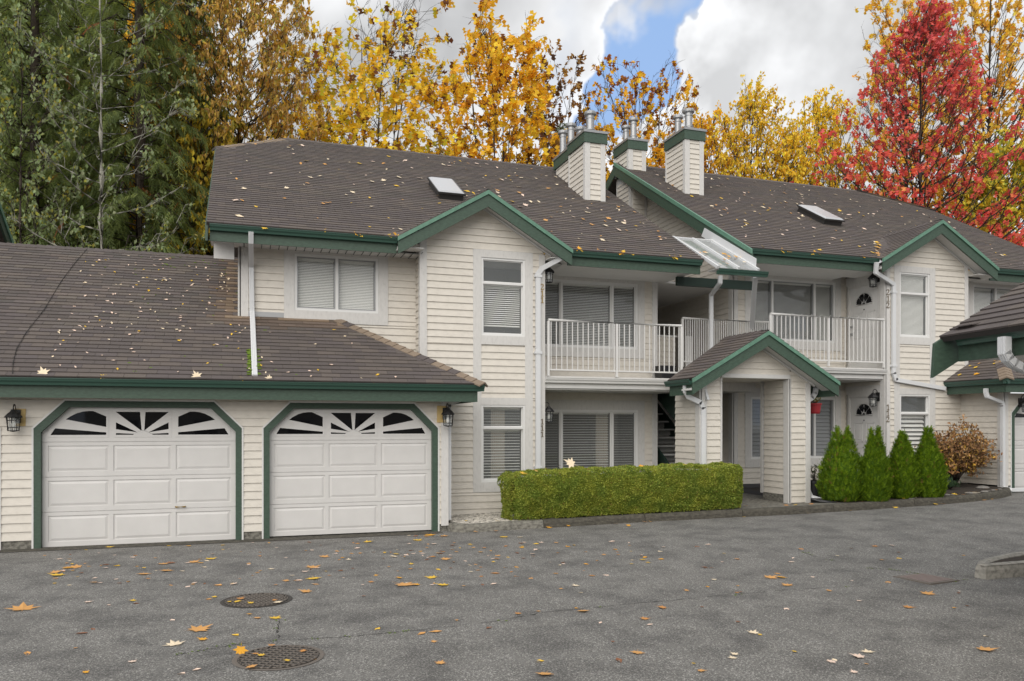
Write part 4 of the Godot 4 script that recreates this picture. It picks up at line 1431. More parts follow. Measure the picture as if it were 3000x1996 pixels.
	for i in 60:
		var c := Vector3(rng.randf_range(-2.6, 1.2), 0, 0)
		var d := 13.3 + 0.1218 * rng.randi_range(0, 36)
		if rng.randf() < 0.4:
			d = rng.randf_range(17.2, 17.9)
			c.x = rng.randf_range(-1.6, -0.1)
		blob(ms, Vector3(c.x, ye + (d - e) * PITCH + 0.012, -d), rng.randf_range(0.012, 0.03))
	var mo := part("moss", ms, M.moss, g)
	mo.set_meta("kind", "stuff")

func blob(mb: MB, c: Vector3, r: float) -> void:
	var t := Transform3D(Basis(Vector3.UP, rng.randf() * TAU) * Basis.from_scale(Vector3(r * rng.randf_range(0.9, 1.9), r * 0.5, r)), c)
	var n := 7
	for k in n:
		var a := TAU * k / n
		var b := TAU * (k + 1) / n
		mb.quad(t * Vector3(cos(a), -0.3, -sin(a)), t * Vector3(cos(b), -0.3, -sin(b)), t * Vector3(cos(b) * 0.65, 0.6, -sin(b) * 0.65), t * Vector3(cos(a) * 0.65, 0.6, -sin(a) * 0.65))
		mb.tri(t * Vector3(cos(a) * 0.65, 0.6, -sin(a) * 0.65), t * Vector3(cos(b) * 0.65, 0.6, -sin(b) * 0.65), t * Vector3(0, 0.95, 0))

func garage_right() -> void:
	var y := STEP
	var g := thing("garage_wing", "small hipped corner of a cream garage beyond the bare brown shrub", "garage", Vector3(17.5, y, -14.5))
	var xw := 2 * MID - 3.36
	var xe := 2 * MID - 3.9
	var e := 13.12
	var ye := 2.545 + y
	siding(g, t_left(xw), -D_BAY, -D_GAR - 0.02, 0.16 + y, 2.42 + y)
	var dx := xw + 0.30
	siding(g, t_front(D_GAR), xw, 22.0, 0.16 + y, 2.42 + y, [Rect2(dx - 0.12, 0, 2.98, 2.25 + y + 0.1)])
	garage_door(g, dx, dx + 2.74, y, 2.125 + y, 0.42, 13.74, 0.16 + y)
	trim(g, t_front(D_GAR), xw - 0.02, xw + 0.1, 0.12 + y, 2.42 + y, 0.03)
	part("corner_board", slab(t_left(xw - 0.02), -D_GAR - 0.12, -D_GAR + 0.03, 0.12 + y, 2.42 + y, -0.02, 0.028), M.trim, g)
	fascia_box(g, Vector3(xe + 0.1, 2.25 + y, -D_BAY + 0.02), Vector3(xe + 0.14, 2.5 + y, -13.26))
	fascia_box(g, Vector3(xe + 0.1, 2.25 + y, -13.258), Vector3(22.0, 2.5 + y, -13.22))
	gutter(g, Vector3(xe + 0.1, ye - 0.01, -D_BAY - 0.0), Vector3(xe + 0.1, ye - 0.01, -13.12), Vector3(-1, 0, 0))
	gutter(g, Vector3(xe + 0.0, ye - 0.009, -13.22), Vector3(22.0, ye - 0.009, -13.22), Vector3(0, 0, 1))
	fascia_box(g, Vector3(xe + 0.15, 2.40 + y, -D_BAY), Vector3(22.0, 2.42 + y, -13.265), "siding", "soffit")
	var k := sqrt(1 + PITCH * PITCH)
	# left-facing hip plane and front plane
	var poly := PackedVector2Array([Vector2(0, 0), Vector2(0, 0), Vector2(0, 0)])
	poly = PackedVector2Array([Vector2(-(D_BAY - e) + 0.02, 0), Vector2(0, 0), Vector2(-2.18, 2.18 * k), Vector2(-2.18, 0.75 * k), Vector2(-(D_BAY - e) + 0.02, 0.72 * k)])
	var roof := roof_plane(g, "roof", Vector3(xe, ye, -e), Vector3(0, 0, 1), Vector3(1 / k, PITCH / k, 0), poly)
	var p2 := PackedVector2Array([Vector2(xe, 0), Vector2(23.0, 0), Vector2(23.0, 4.84 * k), Vector2(xe + 4.0, 4.84 * k), Vector2(xe + 4.0, 2.18 * k), Vector2(xe + 2.18, 2.18 * k)])
	var r2 := roof_plane(g, "roof", Vector3(0, ye, -e), Vector3.RIGHT, Vector3(0, PITCH / k, -1 / k), p2)
	caps(r2, Vector3(xe, ye + 0.01, -e), Vector3(xe + 2.18, ye + 0.01 + 2.18 * PITCH, -e - 2.18), Vector3(1, 0, 1).normalized(), 0.42, 4)
	var xd := px(2935, D_GAR + 0.15)
	downspout(g, [on_side(2889, 1140, xe + 0.04), on_side(2889, 1150, xe + 0.04), on_side(2893, 1163, xe + 0.05), on_side(2936, 1180, xw - 0.06), on_side(2938, 1190, xw - 0.06), Vector3(xw - 0.06, 0.45, on_side(2938, 1190, xw - 0.06).z), Vector3(xw + 0.05, 0.40, -13.5), Vector3(xw + 0.5, 0.40, -13.45)], Vector3(0, 0, 1), 0.085, 0.065)

# ---------------------------------------------------------------- the porch over the shared entrance
func porch() -> void:
	var p := thing("entry_porch", "small gabled entrance porch with green rake boards between the two balconies", "porch", Vector3(MID, 0.2, -13.8))
	var d := 13.8
	var c := Vector3(MID, 3.72, -13.4)
	gable_front(p, c, 1.70, 0.572, 14.9, 14.36, d, 0.26)
	# gable wall and piers
	siding(p, t_front(d), 9.0, 10.62, 2.86, 3.6, [], func(v): return [MID - (3.50 - v) / 0.572, MID + (3.50 - v) / 0.572])
	siding(p, t_front(d), 8.54, 9.0, 0.26, 2.95, [], func(v): return [maxf(8.54, MID - (3.50 - v) / 0.572), 9.0])
	siding(p, t_front(d), 10.62, 11.12, 0.26, 2.95, [], func(v): return [10.62, minf(11.12, MID + (3.50 - v) / 0.572)])
	trim(p, t_front(d), 9.0, 10.62, 2.80, 2.88, 0.04, "white", "header_board")
	trim(p, t_front(d), 8.52, 8.66, 0.24, 2.72, 0.03)
	trim(p, t_front(d), 8.97, 9.01, 0.24, 2.80, 0.03)
	trim(p, t_front(d), 11.0, 11.12, 0.22, 2.72, 0.03)
	trim(p, t_front(d), 10.60, 10.645, 0.22, 2.80, 0.03)
	part("corner_board", slab(t_left(8.52), -d - 0.13, -d + 0.03, 0.24, 2.72, -0.02, 0.026), M.trim, p)
	part("corner_board", slab(t_left(10.60), -d - 0.13, -d + 0.03, 0.22, 2.80, -0.02, 0.026), M.trim, p)
	siding(p, t_left(8.54), -14.76, -d - 0.13, 0.26, 2.75)
	siding(p, t_left(10.62), -14.62, -d - 0.13, 0.42, 2.8)
	part("wall_end", slab(t_front(14.70), 10.60, 10.68, 0.4, 2.8, -0.05, 0.03), M.trim, p)
	fascia_box(p, Vector3(10.64, 0.1, -14.62), Vector3(11.1, 2.75, -13.95), "siding", "pier_core")
	fascia_box(p, Vector3(8.56, 0.1, -14.7), Vector3(8.98, 2.75, -13.95), "siding", "pier_core")
	fascia_box(p, Vector3(8.55, 2.79, -15.2), Vector3(11.1, 2.81, -13.83), "siding", "porch_ceiling")
	fascia_box(p, Vector3(10.60, 0.15, -14.66), Vector3(11.1, 0.415, -13.97), "concrete", "footing")
	# side eaves
	for sx in [-1.0, 1.0]:
		var x: float = MID + sx * 1.62
		fascia_box(p, Vector3(x, 2.44, -14.36), Vector3(x + sx * 0.035, 2.70, -13.46))
		gutter(p, Vector3(x + sx * 0.035, 2.735, -14.40), Vector3(x + sx * 0.035, 2.735, -13.46), Vector3(sx, 0, 0))
	downspout(p, [at(2008, 1124, 13.75), at(2009, 1148, 13.75), at(2018, 1164, 13.76), at(2052, 1180, 13.76), at(2060, 1196, 13.76), at(2060, 1440, 13.76)], Vector3.BACK, 0.065, 0.085)
	var q := Vector3(11.36, 2.62, -13.9)
	downspout(p, [q, q + Vector3(-0.02, -0.1, 0), q + Vector3(-0.1, -0.2, 0), Vector3(11.15, 2.36, -13.9), Vector3(11.15, 0.5, -13.9), Vector3(11.2, 0.36, -13.86), Vector3(11.32, 0.31, -13.7), Vector3(11.95, 0.25, -13.1)], Vector3(0, 0, 1), 0.09, 0.07)
	# floodlight-like bracket on the left pier
	var mb := MB.new()
	mb.prism(PackedVector2Array([Vector2(0, 0), Vector2(0.09, 0), Vector2(0, 0.2)]), Transform3D(Basis(Vector3(0, 0, 1), Vector3.UP, Vector3(-1, 0, 0)), at(2072, 1172, d - 0.03)), 0.05)
	part("pier_bracket", mb, M.metal_white, p)

# ---------------------------------------------------------------- ground, kerbs
const KERB := [[3.36, 13.66], [3.42, 13.36], [3.62, 13.22], [4.6, 13.14], [6.7, 13.0], [8.2, 12.82], [9.6, 12.62], [11.2, 12.52], [12.8, 12.5], [14.2, 12.56], [15.2, 12.78], [15.8, 13.05], [16.2, 13.4]]
func kerb_d(x: float) -> float:
	for i in KERB.size() - 1:
		if x <= KERB[i + 1][0]:
			return lerpf(KERB[i][1], KERB[i + 1][1], clampf((x - KERB[i][0]) / (KERB[i + 1][0] - KERB[i][0]), 0, 1))
	return 13.4

func sweep_kerb(owner: Node3D, line: Array, mat_for: Callable, inward: float, height := 0.135, width := 0.17) -> void:
	# line: Vector2(x, d); stones about 0.95 m long with open joints
	var c := Curve2D.new()
	for p in line:
		c.add_point(p)
	var total := c.get_baked_length()
	var n := int(ceil(total / 2.2))
	for i in n:
		var mb := MB.new()
		var a := total * i / n + 0.006
		var b := total * (i + 1) / n - 0.006
		var m := 8
		var rings := []
		for j in m + 1:
			var s := lerpf(a, b, float(j) / m)
			var p := c.sample_baked(s)
			var q := c.sample_baked(minf(s + 0.05, total)) - c.sample_baked(maxf(s - 0.05, 0))
			var nn := Vector2(-q.y, q.x).normalized() * inward
			var g := ground(p.x, p.y)
			var prof := [[0.0, -0.06], [0.012, height * 0.6], [0.03, height * 0.93], [0.055, height], [width - 0.03, height + 0.004], [width, height - 0.02], [width, -0.06]]
			var ring := []
			for f in prof:
				var w: Vector2 = p + nn * f[0]
				ring.append(Vector3(w.x, g + f[1] + rng.randf_range(-0.003, 0.003), -w.y))
			rings.append(ring)
		for j in m:
			for k in rings[0].size() - 1:
				if inward > 0:
					mb.quad(rings[j][k], rings[j + 1][k], rings[j + 1][k + 1], rings[j][k + 1])
				else:
					mb.quad(rings[j + 1][k], rings[j][k], rings[j][k + 1], rings[j + 1][k + 1])
		for e in [0, m]:
			for k in range(1, rings[0].size() - 1):
				mb.tri(rings[e][0], rings[e][k], rings[e][k + 1])
		obj("kerb_stone", mb.mesh(), M[mat_for.call(c.sample_baked((a + b) / 2))], owner)

func sheet(x0: float, x1: float, d0: float, d1: float, nx: int, nd: int, h: Callable) -> MB:
	var mb := MB.new()
	for i in nx:
		for j in nd:
			var xa := lerpf(x0, x1, float(i) / nx)
			var xb := lerpf(x0, x1, float(i + 1) / nx)
			var da := lerpf(d0, d1, float(j) / nd)
			var db := lerpf(d0, d1, float(j + 1) / nd)
			mb.quad(Vector3(xa, h.call(xa, da), -da), Vector3(xb, h.call(xb, da), -da), Vector3(xb, h.call(xb, db), -db), Vector3(xa, h.call(xa, db), -db))
	return mb

func build_ground() -> void:
	var mb := MB.new()
	mb.box(Vector3(-250, -0.5, -300), Vector3(250, -0.06, 200))
	whole("ground", mb, M.soil, "dark earth ground around the houses", "", "", "structure")
	var road := whole("road", sheet(-30, 40, -25, 14.2, 70, 60, func(x, d): return ground(x, d)), M.asphalt, "grey asphalt driveway scattered with fallen leaves", "", "", "structure")
	# concrete strip along the garage doors
	mb = sheet(-9, 3.4, 13.34, 13.9, 12, 1, func(x, d): return 0.006)
	obj("apron_strip", mb.mesh(), M.kerb_dirty, road)
	# cracks and the mossy seam across the tarmac
	var cr := MB.new()
	var ms := MB.new()
	for line in [[[500, 1925], [560, 1912], [690, 1890], [770, 1880], [880, 1874], [1010, 1868], [1200, 1850], [1450, 1822], [1600, 1795], [1760, 1780], [1950, 1762], [2120, 1745], [2330, 1728], [2550, 1716]], [[818, 1820], [814, 1840], [812, 1856], [820, 1874]], [[2540, 1664], [2600, 1670], [2660, 1676], [2740, 1688]], [[2340, 1612], [2380, 1630], [2450, 1645]], [[2700, 1708], [2760, 1705], [2850, 1700]]]:
		var prev := Vector3.INF
		for i in line.size() - 1:
			for s in 10:
				var f := s / 10.0
				var q := on_ground(lerpf(line[i][0], line[i + 1][0], f) + rng.randf_range(-4, 4), lerpf(line[i][1], line[i + 1][1], f) + rng.randf_range(-1.2, 1.2))
				q.y = ground(q.x, -q.z) + 0.004
				if prev != Vector3.INF and rng.randf() < 0.85:
					var w := rng.randf_range(0.002, 0.005)
					var nn := (q - prev).cross(Vector3.UP).normalized() * w
					cr.quad(prev - nn, prev + nn, q + nn, q - nn)
				if rng.randf() < 0.16:
					for z in 3:
						blob(ms, q + Vector3(rng.randf_range(-0.06, 0.06), 0, rng.randf_range(-0.04, 0.04)), rng.randf_range(0.004, 0.009))
				prev = q
	obj("crack", cr.mesh(), M.crack_dark, road)
	var mo := obj("moss", ms.mesh(), M.moss, road)
	mo.set_meta("kind", "stuff")
	# planting beds and walk behind the kerb
	var bed := MB.new()
	for i in 60:
		var xa := lerpf(3.4, 8.5, i / 60.0)
		var xb := lerpf(3.4, 8.5, (i + 1) / 60.0)
		bed.quad(Vector3(xa, ground(xa, 13) + 0.10, -kerb_d(xa) - 0.1), Vector3(xb, ground(xb, 13) + 0.10, -kerb_d(xb) - 0.1), Vector3(xb, ground(xb, 13) + 0.12, -16.2), Vector3(xa, ground(xa, 13) + 0.12, -16.2))
	var bed1 := whole("planting_bed", bed, M.soil, "dark soil bed behind the hedge", "", "", "structure")
	bed = MB.new()
	for i in 60:
		var xa := lerpf(11.15, 16.2, i / 60.0)
		var xb := lerpf(11.15, 16.2, (i + 1) / 60.0)
		bed.quad(Vector3(xa, ground(xa, 13) + 0.12, -kerb_d(xa) - 0.1), Vector3(xb, ground(xb, 13) + 0.12, -kerb_d(xb) - 0.1), Vector3(xb, ground(xb, 13) + 0.16, -16.2), Vector3(xa, ground(xa, 13) + 0.16, -16.2))
	whole("planting_bed", bed, M.soil, "dark soil bed under the four conical evergreens", "", "", "structure")
	var walk := MB.new()
	for i in 12:
		var xa := lerpf(8.5, 11.15, i / 12.0)
		var xb := lerpf(8.5, 11.15, (i + 1) / 12.0)
		walk.quad(Vector3(xa, ground(xa, 13) + 0.137, -kerb_d(xa) - 0.12), Vector3(xb, ground(xb, 13) + 0.137, -kerb_d(xb) - 0.12), Vector3(xb, 0.25, -13.75), Vector3(xa, 0.25, -13.75))
		walk.quad(Vector3(xa, 0.25, -13.75), Vector3(xb, 0.25, -13.75), Vector3(xb, 0.26, -16.2), Vector3(xa, 0.26, -16.2))
	whole("walkway", walk, M.concrete, "pale concrete walk into the entrance porch", "", "", "structure")
	var kerb := thing("kerb", "low worn concrete kerb curving along the planting beds", "", Vector3(9, 0, -13), "", "structure")
	var kn := Node3D.new()
	kn.name = "kerb_run"
	kerb.add_child(kn)
	kn.position = -kerb.position
	var line := []
	for p in KERB:
		line.append(Vector2(p[0], p[1]))
	sweep_kerb(kn, line, func(p): return "concrete" if p.x < 5.2 else "kerb_dirty", 1.0)
	# island kerb in the right foreground
	var isl := thing("kerb", "rounded grey kerb of the island beside the drain grate", "", Vector3(9, 0, -7.3), "", "structure")
	var k2 := Node3D.new()
	k2.name = "kerb_run"
	isl.add_child(k2)
	k2.position = -isl.position
	var l2 := []
	for q in [[3180, 1668], [3060, 1685], [2960, 1694], [2900, 1699], [2868, 1700], [2853, 1694], [2862, 1680], [2900, 1668], [2960, 1656], [3080, 1640]]:
		var p := on_ground(q[0], q[1])
		l2.append(Vector2(p.x, -p.z))
	l2.reverse()
	sweep_kerb(k2, l2, func(p): return "concrete_pale", 1.0, 0.17, 0.14)
	var isl_bed := MB.new()
	var cc := Vector3.ZERO
	for p in l2:
		cc += Vector3(p.x, 0.175, -p.y)
	cc /= l2.size()
	for i in l2.size():
		var a: Vector2 = l2[i]
		var b: Vector2 = l2[(i + 1) % l2.size()]
		var pa := Vector3(a.x, 0.175, -a.y).lerp(cc, 0.10)
		var pb := Vector3(b.x, 0.175, -b.y).lerp(cc, 0.10)
		isl_bed.tri(pa, pb, cc)
	whole("planting_bed", isl_bed, M.soil, "dark soil in the island by the drain grate", "", "", "structure")

# ---------------------------------------------------------------- neighbouring buildings
func foreground_garage() -> void:
	var a := deg_to_rad(7.66)
	var e := Vector3(-sin(a), 0, cos(a))     # along the eave towards the camera
	var r := Vector3(cos(a), 0, sin(a))      # into the building
	var k := sqrt(1 + PITCH * PITCH)
	var y := 2.76
	var o := far(2783, 985, (y - EYE.y) * F / (HORIZON - 985.0))
	var g := thing("neighbouring_garage", "shingled roof corner with green gutter and thick white downspout jutting in from the right", "garage", Vector3(o.x + 2, 0, o.z + 2))
	var s := (r + Vector3.UP * PITCH) / k
	var poly := PackedVector2Array([Vector2(-0.08, -0.06), Vector2(7, -0.06), Vector2(7, 3.4), Vector2(-0.08, 3.4)])
	var roof := roof_plane(g, "roof", o + Vector3.UP * 0.02, e, s, poly)
	var rt := Transform3D(Basis(e, s, e.cross(s)), o)
	var flap := MB.new()     # a lifted shingle and its bent flashing at the corner
	flap.obox(rt * Transform3D(Basis(Vector3.RIGHT, -0.35), Vector3(0.16, 0.10, 0.05)), Vector3(0.26, 0.10, 0.01))
	part("lifted_shingle", flap, M.shingle1, roof)
	var mb := MB.new()
	mb.hexa([o + Vector3(0, -0.26, 0) + r * 0.1, o + Vector3(0, -0.26, 0) + r * 0.1 + e * 7, o + r * 0.1 + e * 7, o + r * 0.1, o + Vector3(0, -0.26, 0) + r * 0.14, o + Vector3(0, -0.26, 0) + r * 0.14 + e * 7, o + r * 0.14 + e * 7, o + r * 0.14])
	part("fascia", mb, M.green, g)
	var up := Vector3.UP
	var t := Transform3D(Basis(-r, up, -e), o + r * 0.1 + e * 7)
	mb = MB.new()
	mb.prism(PackedVector2Array([Vector2(0, -0.105), Vector2(0.07, -0.105), Vector2(0.078, -0.07), Vector2(0.098, -0.045), Vector2(0.104, -0.012), Vector2(0.112, 0), Vector2(0.09, 0), Vector2(0.086, -0.03), Vector2(0, -0.03)]), t, 6.93)
	part("gutter", mb, M.green_metal, g)
	# rake board at the far end, running past the gutter
	mb = MB.new()
	var p0 := o - e * 0.06 - s * 0.14
	var p1 := o - e * 0.06 + s * 3.4
	var dn := up * -0.34
	mb.hexa([p0 + dn - s * 0.03, p1 + dn, p1, p0, p0 + dn - e * 0.04 - s * 0.03, p1 + dn - e * 0.04, p1 - e * 0.04, p0 - e * 0.04])
	part("rake_board", mb, M.green, g)
	mb = MB.new()
	var q0 := o + e * 0.72 + up * -0.1 - r * 0.05 + r * 0.1
	q0 -= r * 0.06
	var pts := [q0, q0 - up * 0.14, q0 - up * 0.19 + r * 0.03, q0 - up * 0.235 + r * 0.09, q0 - up * 0.27 + r * 0.17, q0 - up * 0.46 + r * 0.85]
	downspout(g, pts, e, 0.095, 0.07)
	# soffit and wall further in
	mb = MB.new()
	mb.hexa([o + r * 0.14 - up * 0.24, o + r * 0.14 - up * 0.24 + e * 7, o + r * 0.14 - up * 0.22 + e * 7, o + r * 0.14 - up * 0.22, o + r * 0.95 - up * 0.24, o + r * 0.95 - up * 0.24 + e * 7, o + r * 0.95 - up * 0.22 + e * 7, o + r * 0.95 - up * 0.22])
	part("soffit", mb, M.white, g)
	mb = MB.new()
	var w0 := o + r * 0.9 + e * 0.45
	w0.y = 0
	var hh := up * 2.52
	mb.hexa([w0, w0 + e * 6.5, w0 + e * 6.5 + hh, w0 + hh, w0 + r * 5, w0 + r * 5 + e * 6.5, w0 + r * 5 + e * 6.5 + hh, w0 + r * 5 + hh])
	part("wall", mb, M.siding, g)

func neighbour_house() -> void:
	# the sheltered end of the next townhouse, behind the garage ridge at the left
	var x := -5.2
	var n := thing("neighbouring_house", "green rake edge of the next house above the garage ridge", "house", Vector3(-9, 0, -21))
	var t := Transform3D(Basis(Vector3(0, 0, -1), Vector3.UP, Vector3(1, 0, 0)), Vector3(x, 0, 0))
	var a := Vector2(18.2, 6.56 + (20.8 - 18.2) * 0.566)
	var b := Vector2(25.0, 6.56 - (25.0 - 20.8) * 0.566)
	var mb := MB.new()
	mb.prism(PackedVector2Array([a, b, b - Vector2(0, 0.3), a - Vector2(0, 0.3)]), t, 0.05)
	part("rake_board", mb, M.green, n)
	mb = MB.new()
	mb.prism(PackedVector2Array([a + Vector2(0, 0.05), b + Vector2(0, 0.05), b - Vector2(0, 0.08), a - Vector2(0, 0.08)]), t.translated(Vector3(0.05, 0, 0)), 0.03)
	part("metal_edge", mb, M.green_flashing, n)
	mb = MB.new()
	mb.prism(PackedVector2Array([a, b, b - Vector2(0, 0.06), a - Vector2(0, 0.06)]), t.translated(Vector3(-6, 0, 0)), 5.99)
	part("roof", mb, M.shingle0, n)
	mb = MB.new()
	mb.prism(PackedVector2Array([a - Vector2(0, 0.3), b - Vector2(0, 0.3), Vector2(25, 0), Vector2(18.2, 0)]), t.translated(Vector3(-0.5, 0, 0)), 0.05)
	part("wall", mb, M.siding, n)

func opposite_house() -> void:
	# the house across the drive, behind the viewer: the windows mirror it
	var n := thing("opposite_house", "cream house with a dark roof across the drive", "house", Vector3(6, 0, 24))
	var mb := MB.new()
	mb.box(Vector3(-8, 0, 20), Vector3(22, 5.2, 30))
	part("wall", mb, M.siding, n)
	mb = MB.new()
	var t := Transform3D(Basis(Vector3(0, 0, 1), Vector3.UP, Vector3(-1, 0, 0)), Vector3(22.5, 0, 0))
	mb.prism(PackedVector2Array([Vector2(19.4, 5.2), Vector2(30.6, 5.2), Vector2(25, 8.5)]), t, 31.0)
	part("roof", mb, M.shingle0, n)
	mb = MB.new()
	mb.box(Vector3(-8.5, 5.0, 19.35), Vector3(22.5, 5.25, 19.4))
	part("fascia", mb, M.green, n)
	for x in [-6.0, -2.0, 3.0, 7.0, 11.5, 16.0, 20.0]:
		for y in [0.9, 3.4]:
			mb = MB.new()
			mb.box(Vector3(x - 0.75, y - 0.1, 19.95), Vector3(x + 0.75, y + 1.4, 19.999))
			var w := part("window", mb, M.trim, n)
			mb = MB.new()
			mb.box(Vector3(x - 0.6, y, 19.93), Vector3(x + 0.6, y + 1.25, 19.949))
			part("pane", mb, M.glass_dark, w)

# ---------------------------------------------------------------- vegetation
func blade(l: float, w: float, fold: float) -> ArrayMesh:     # one pointed leaf, stalk at the origin, growing along +y, folded on its midrib
	var mb := MB.new()
	var a := Vector3.ZERO
	var t := Vector3(0, l, -fold * 0.6)
	var m := Vector3(0, l * 0.45, -fold)
	for s in [-1.0, 1.0]:
		var e := Vector3(s * w / 2, l * 0.42, 0)
		if s > 0:
			mb.tri(a, e, m)
			mb.tri(m, e, t)
		else:
			mb.tri(a, m, e)
			mb.tri(m, t, e)
	return mb.mesh()
func far_maple() -> ArrayMesh:      # the same leaf for distant crowns: five lobes, six faces
	var mb := MB.new()
	var p := [Vector3(0, -0.15, 0), Vector3(0.62, 0.0, 0.12), Vector3(0.14, 0.3, 0), Vector3(0.5, 0.7, 0.1), Vector3(0, 1.0, 0.16), Vector3(-0.5, 0.7, 0.1), Vector3(-0.14, 0.3, 0), Vector3(-0.62, 0.0, 0.12)]
	for k in [[0, 1, 2], [2, 3, 4], [0, 2, 6], [2, 4, 6], [4, 5, 6], [0, 6, 7]]:
		mb.tri(p[k[0]], p[k[1]], p[k[2]])
	return mb.mesh()
func diamond(w: float, bend: float) -> ArrayMesh:      # small pointed leaf, two faces
	var mb := MB.new()
	mb.tri(Vector3.ZERO, Vector3(w / 2, 0.45, bend), Vector3(0, 1, 0))
	mb.tri(Vector3.ZERO, Vector3(0, 1, 0), Vector3(-w / 2, 0.45, bend))
	return mb.mesh()
func maple(r: float, cup: float) -> ArrayMesh:     # five-lobed leaf, about 2r across
	var mb := MB.new()
	var pts := []
	var lob := [[-90, 0.28], [-62, 0.42], [-38, 0.62], [-20, 0.42], [8, 0.95], [26, 0.5], [48, 0.78], [66, 0.5], [90, 1.1], [114, 0.5], [132, 0.78], [154, 0.5], [172, 0.95], [200, 0.42], [218, 0.62], [242, 0.42]]
	for q in lob:
		var w := deg_to_rad(q[0])
		pts.append(Vector3(cos(w) * q[1] * r, (sin(w) * q[1] + 0.3) * r, cup * q[1] * q[1] * r * (1.0 if int(q[0]) % 3 == 0 else 0.5)))
	var c := Vector3(0, 0.12 * r, 0)
	for i in pts.size():
		mb.tri(c, pts[i], pts[(i + 1) % pts.size()])
	mb.tri(Vector3(-0.03 * r, 0.05 * r, 0), Vector3(-0.02 * r, -0.75 * r, 0.1 * r), Vector3(0.03 * r, 0.05 * r, 0))
	return mb.mesh()
func spray(n: int, spread: float, droop: float, w: float, seed_n: int, rough := 0.0) -> ArrayMesh:     # flat scaly spray about 1 long along +y
	var r := RandomNumberGenerator.new()
	r.seed = seed_n
	var mb := MB.new()
	for i in n:
		var f := (i + r.randf_range(0.0, 0.8)) / n
		for s in [-1.0, 1.0]:
			if r.randf() < rough * 0.35:
				continue
			var c := Vector3(r.randf_range(-0.03, 0.03), f, -droop * f * f)
			var l: float = spread * (1.0 - f * 0.7) * r.randf_range(0.7 - rough * 0.4, 1.15 + rough * 0.3)
			var tip := c + Vector3(s * l * (0.8 - rough * 0.3 * r.randf()), l * (0.75 + rough * r.randf_range(-0.3, 0.3)), -droop * 0.5 * l + r.randf_range(-0.06, 0.06) - rough * r.randf_range(0.0, 0.25) * l)
			var d := Vector3(0, w * r.randf_range(0.7, 1.2), 0)
			if s > 0:
				mb.tri(c - d, tip, c + d)
			else:
				mb.tri(c + d, tip, c - d)
	mb.tri(Vector3(-w * 0.5, 0, 0), Vector3(w * 0.5, 0, 0), Vector3(0, 1.08, -droop * 1.1))
	return mb.mesh()

func copies(parent: Node3D, called: String, mesh: Mesh, where: Array, cols: Array, m: Material) -> MeshInstance3D:
	# all the leaves of one plant in one mesh
	var arr := mesh.surface_get_arrays(0)
	var lv: PackedVector3Array = arr[Mesh.ARRAY_VERTEX]
	var ln: PackedVector3Array = arr[Mesh.ARRAY_NORMAL]
	var v := PackedVector3Array()
	var n := PackedVector3Array()
	var c := PackedColorArray()
	var one := PackedColorArray()
	one.resize(lv.size())
	for i in where.size():
		var t: Transform3D = where[i]
		v.append_array(t * lv)
		n.append_array(Transform3D(t.basis.orthonormalized(), Vector3.ZERO) * ln)
		one.fill(cols[i])
		c.append_array(one)
	var am := ArrayMesh.new()
	var out := []
	out.resize(Mesh.ARRAY_MAX)
	out[Mesh.ARRAY_VERTEX] = v
	out[Mesh.ARRAY_NORMAL] = n
	out[Mesh.ARRAY_COLOR] = c
	am.add_surface_from_arrays(Mesh.PRIMITIVE_TRIANGLES, out)
	count_tris += v.size() / 3
	return obj(called, am, m, parent)
var count_tris := 0
func any_turn() -> Basis:
	return Basis(Vector3(rng.randf_range(-1, 1), rng.randf_range(-1, 1), rng.randf_range(-1, 1)).normalized(), rng.randf() * TAU)
func pick(cols: Array) -> Color:      # [[weight, colour], ...]
	var s := 0.0
	for c in cols:
		s += c[0]
	var f := rng.randf() * s
	for c in cols:
		f -= c[0]
		if f <= 0:
			var q: Color = c[1]
			var k := rng.randf_range(0.75, 1.25)
			return Color(q.r * k, q.g * k * rng.randf_range(0.9, 1.1), q.b * k)
	return cols[0][1]
func prof_at(p: Array, t: float) -> float:
	for i in p.size() - 1:
		if t <= p[i + 1][0]:
			return lerpf(p[i][1], p[i + 1][1], clampf((t - p[i][0]) / (p[i + 1][0] - p[i][0]), 0, 1))
	return p[-1][1]
func bent(a: Vector3, b: Vector3, c: Vector3, f: float) -> Vector3:
	return a.lerp(b, f).lerp(b.lerp(c, f), f)

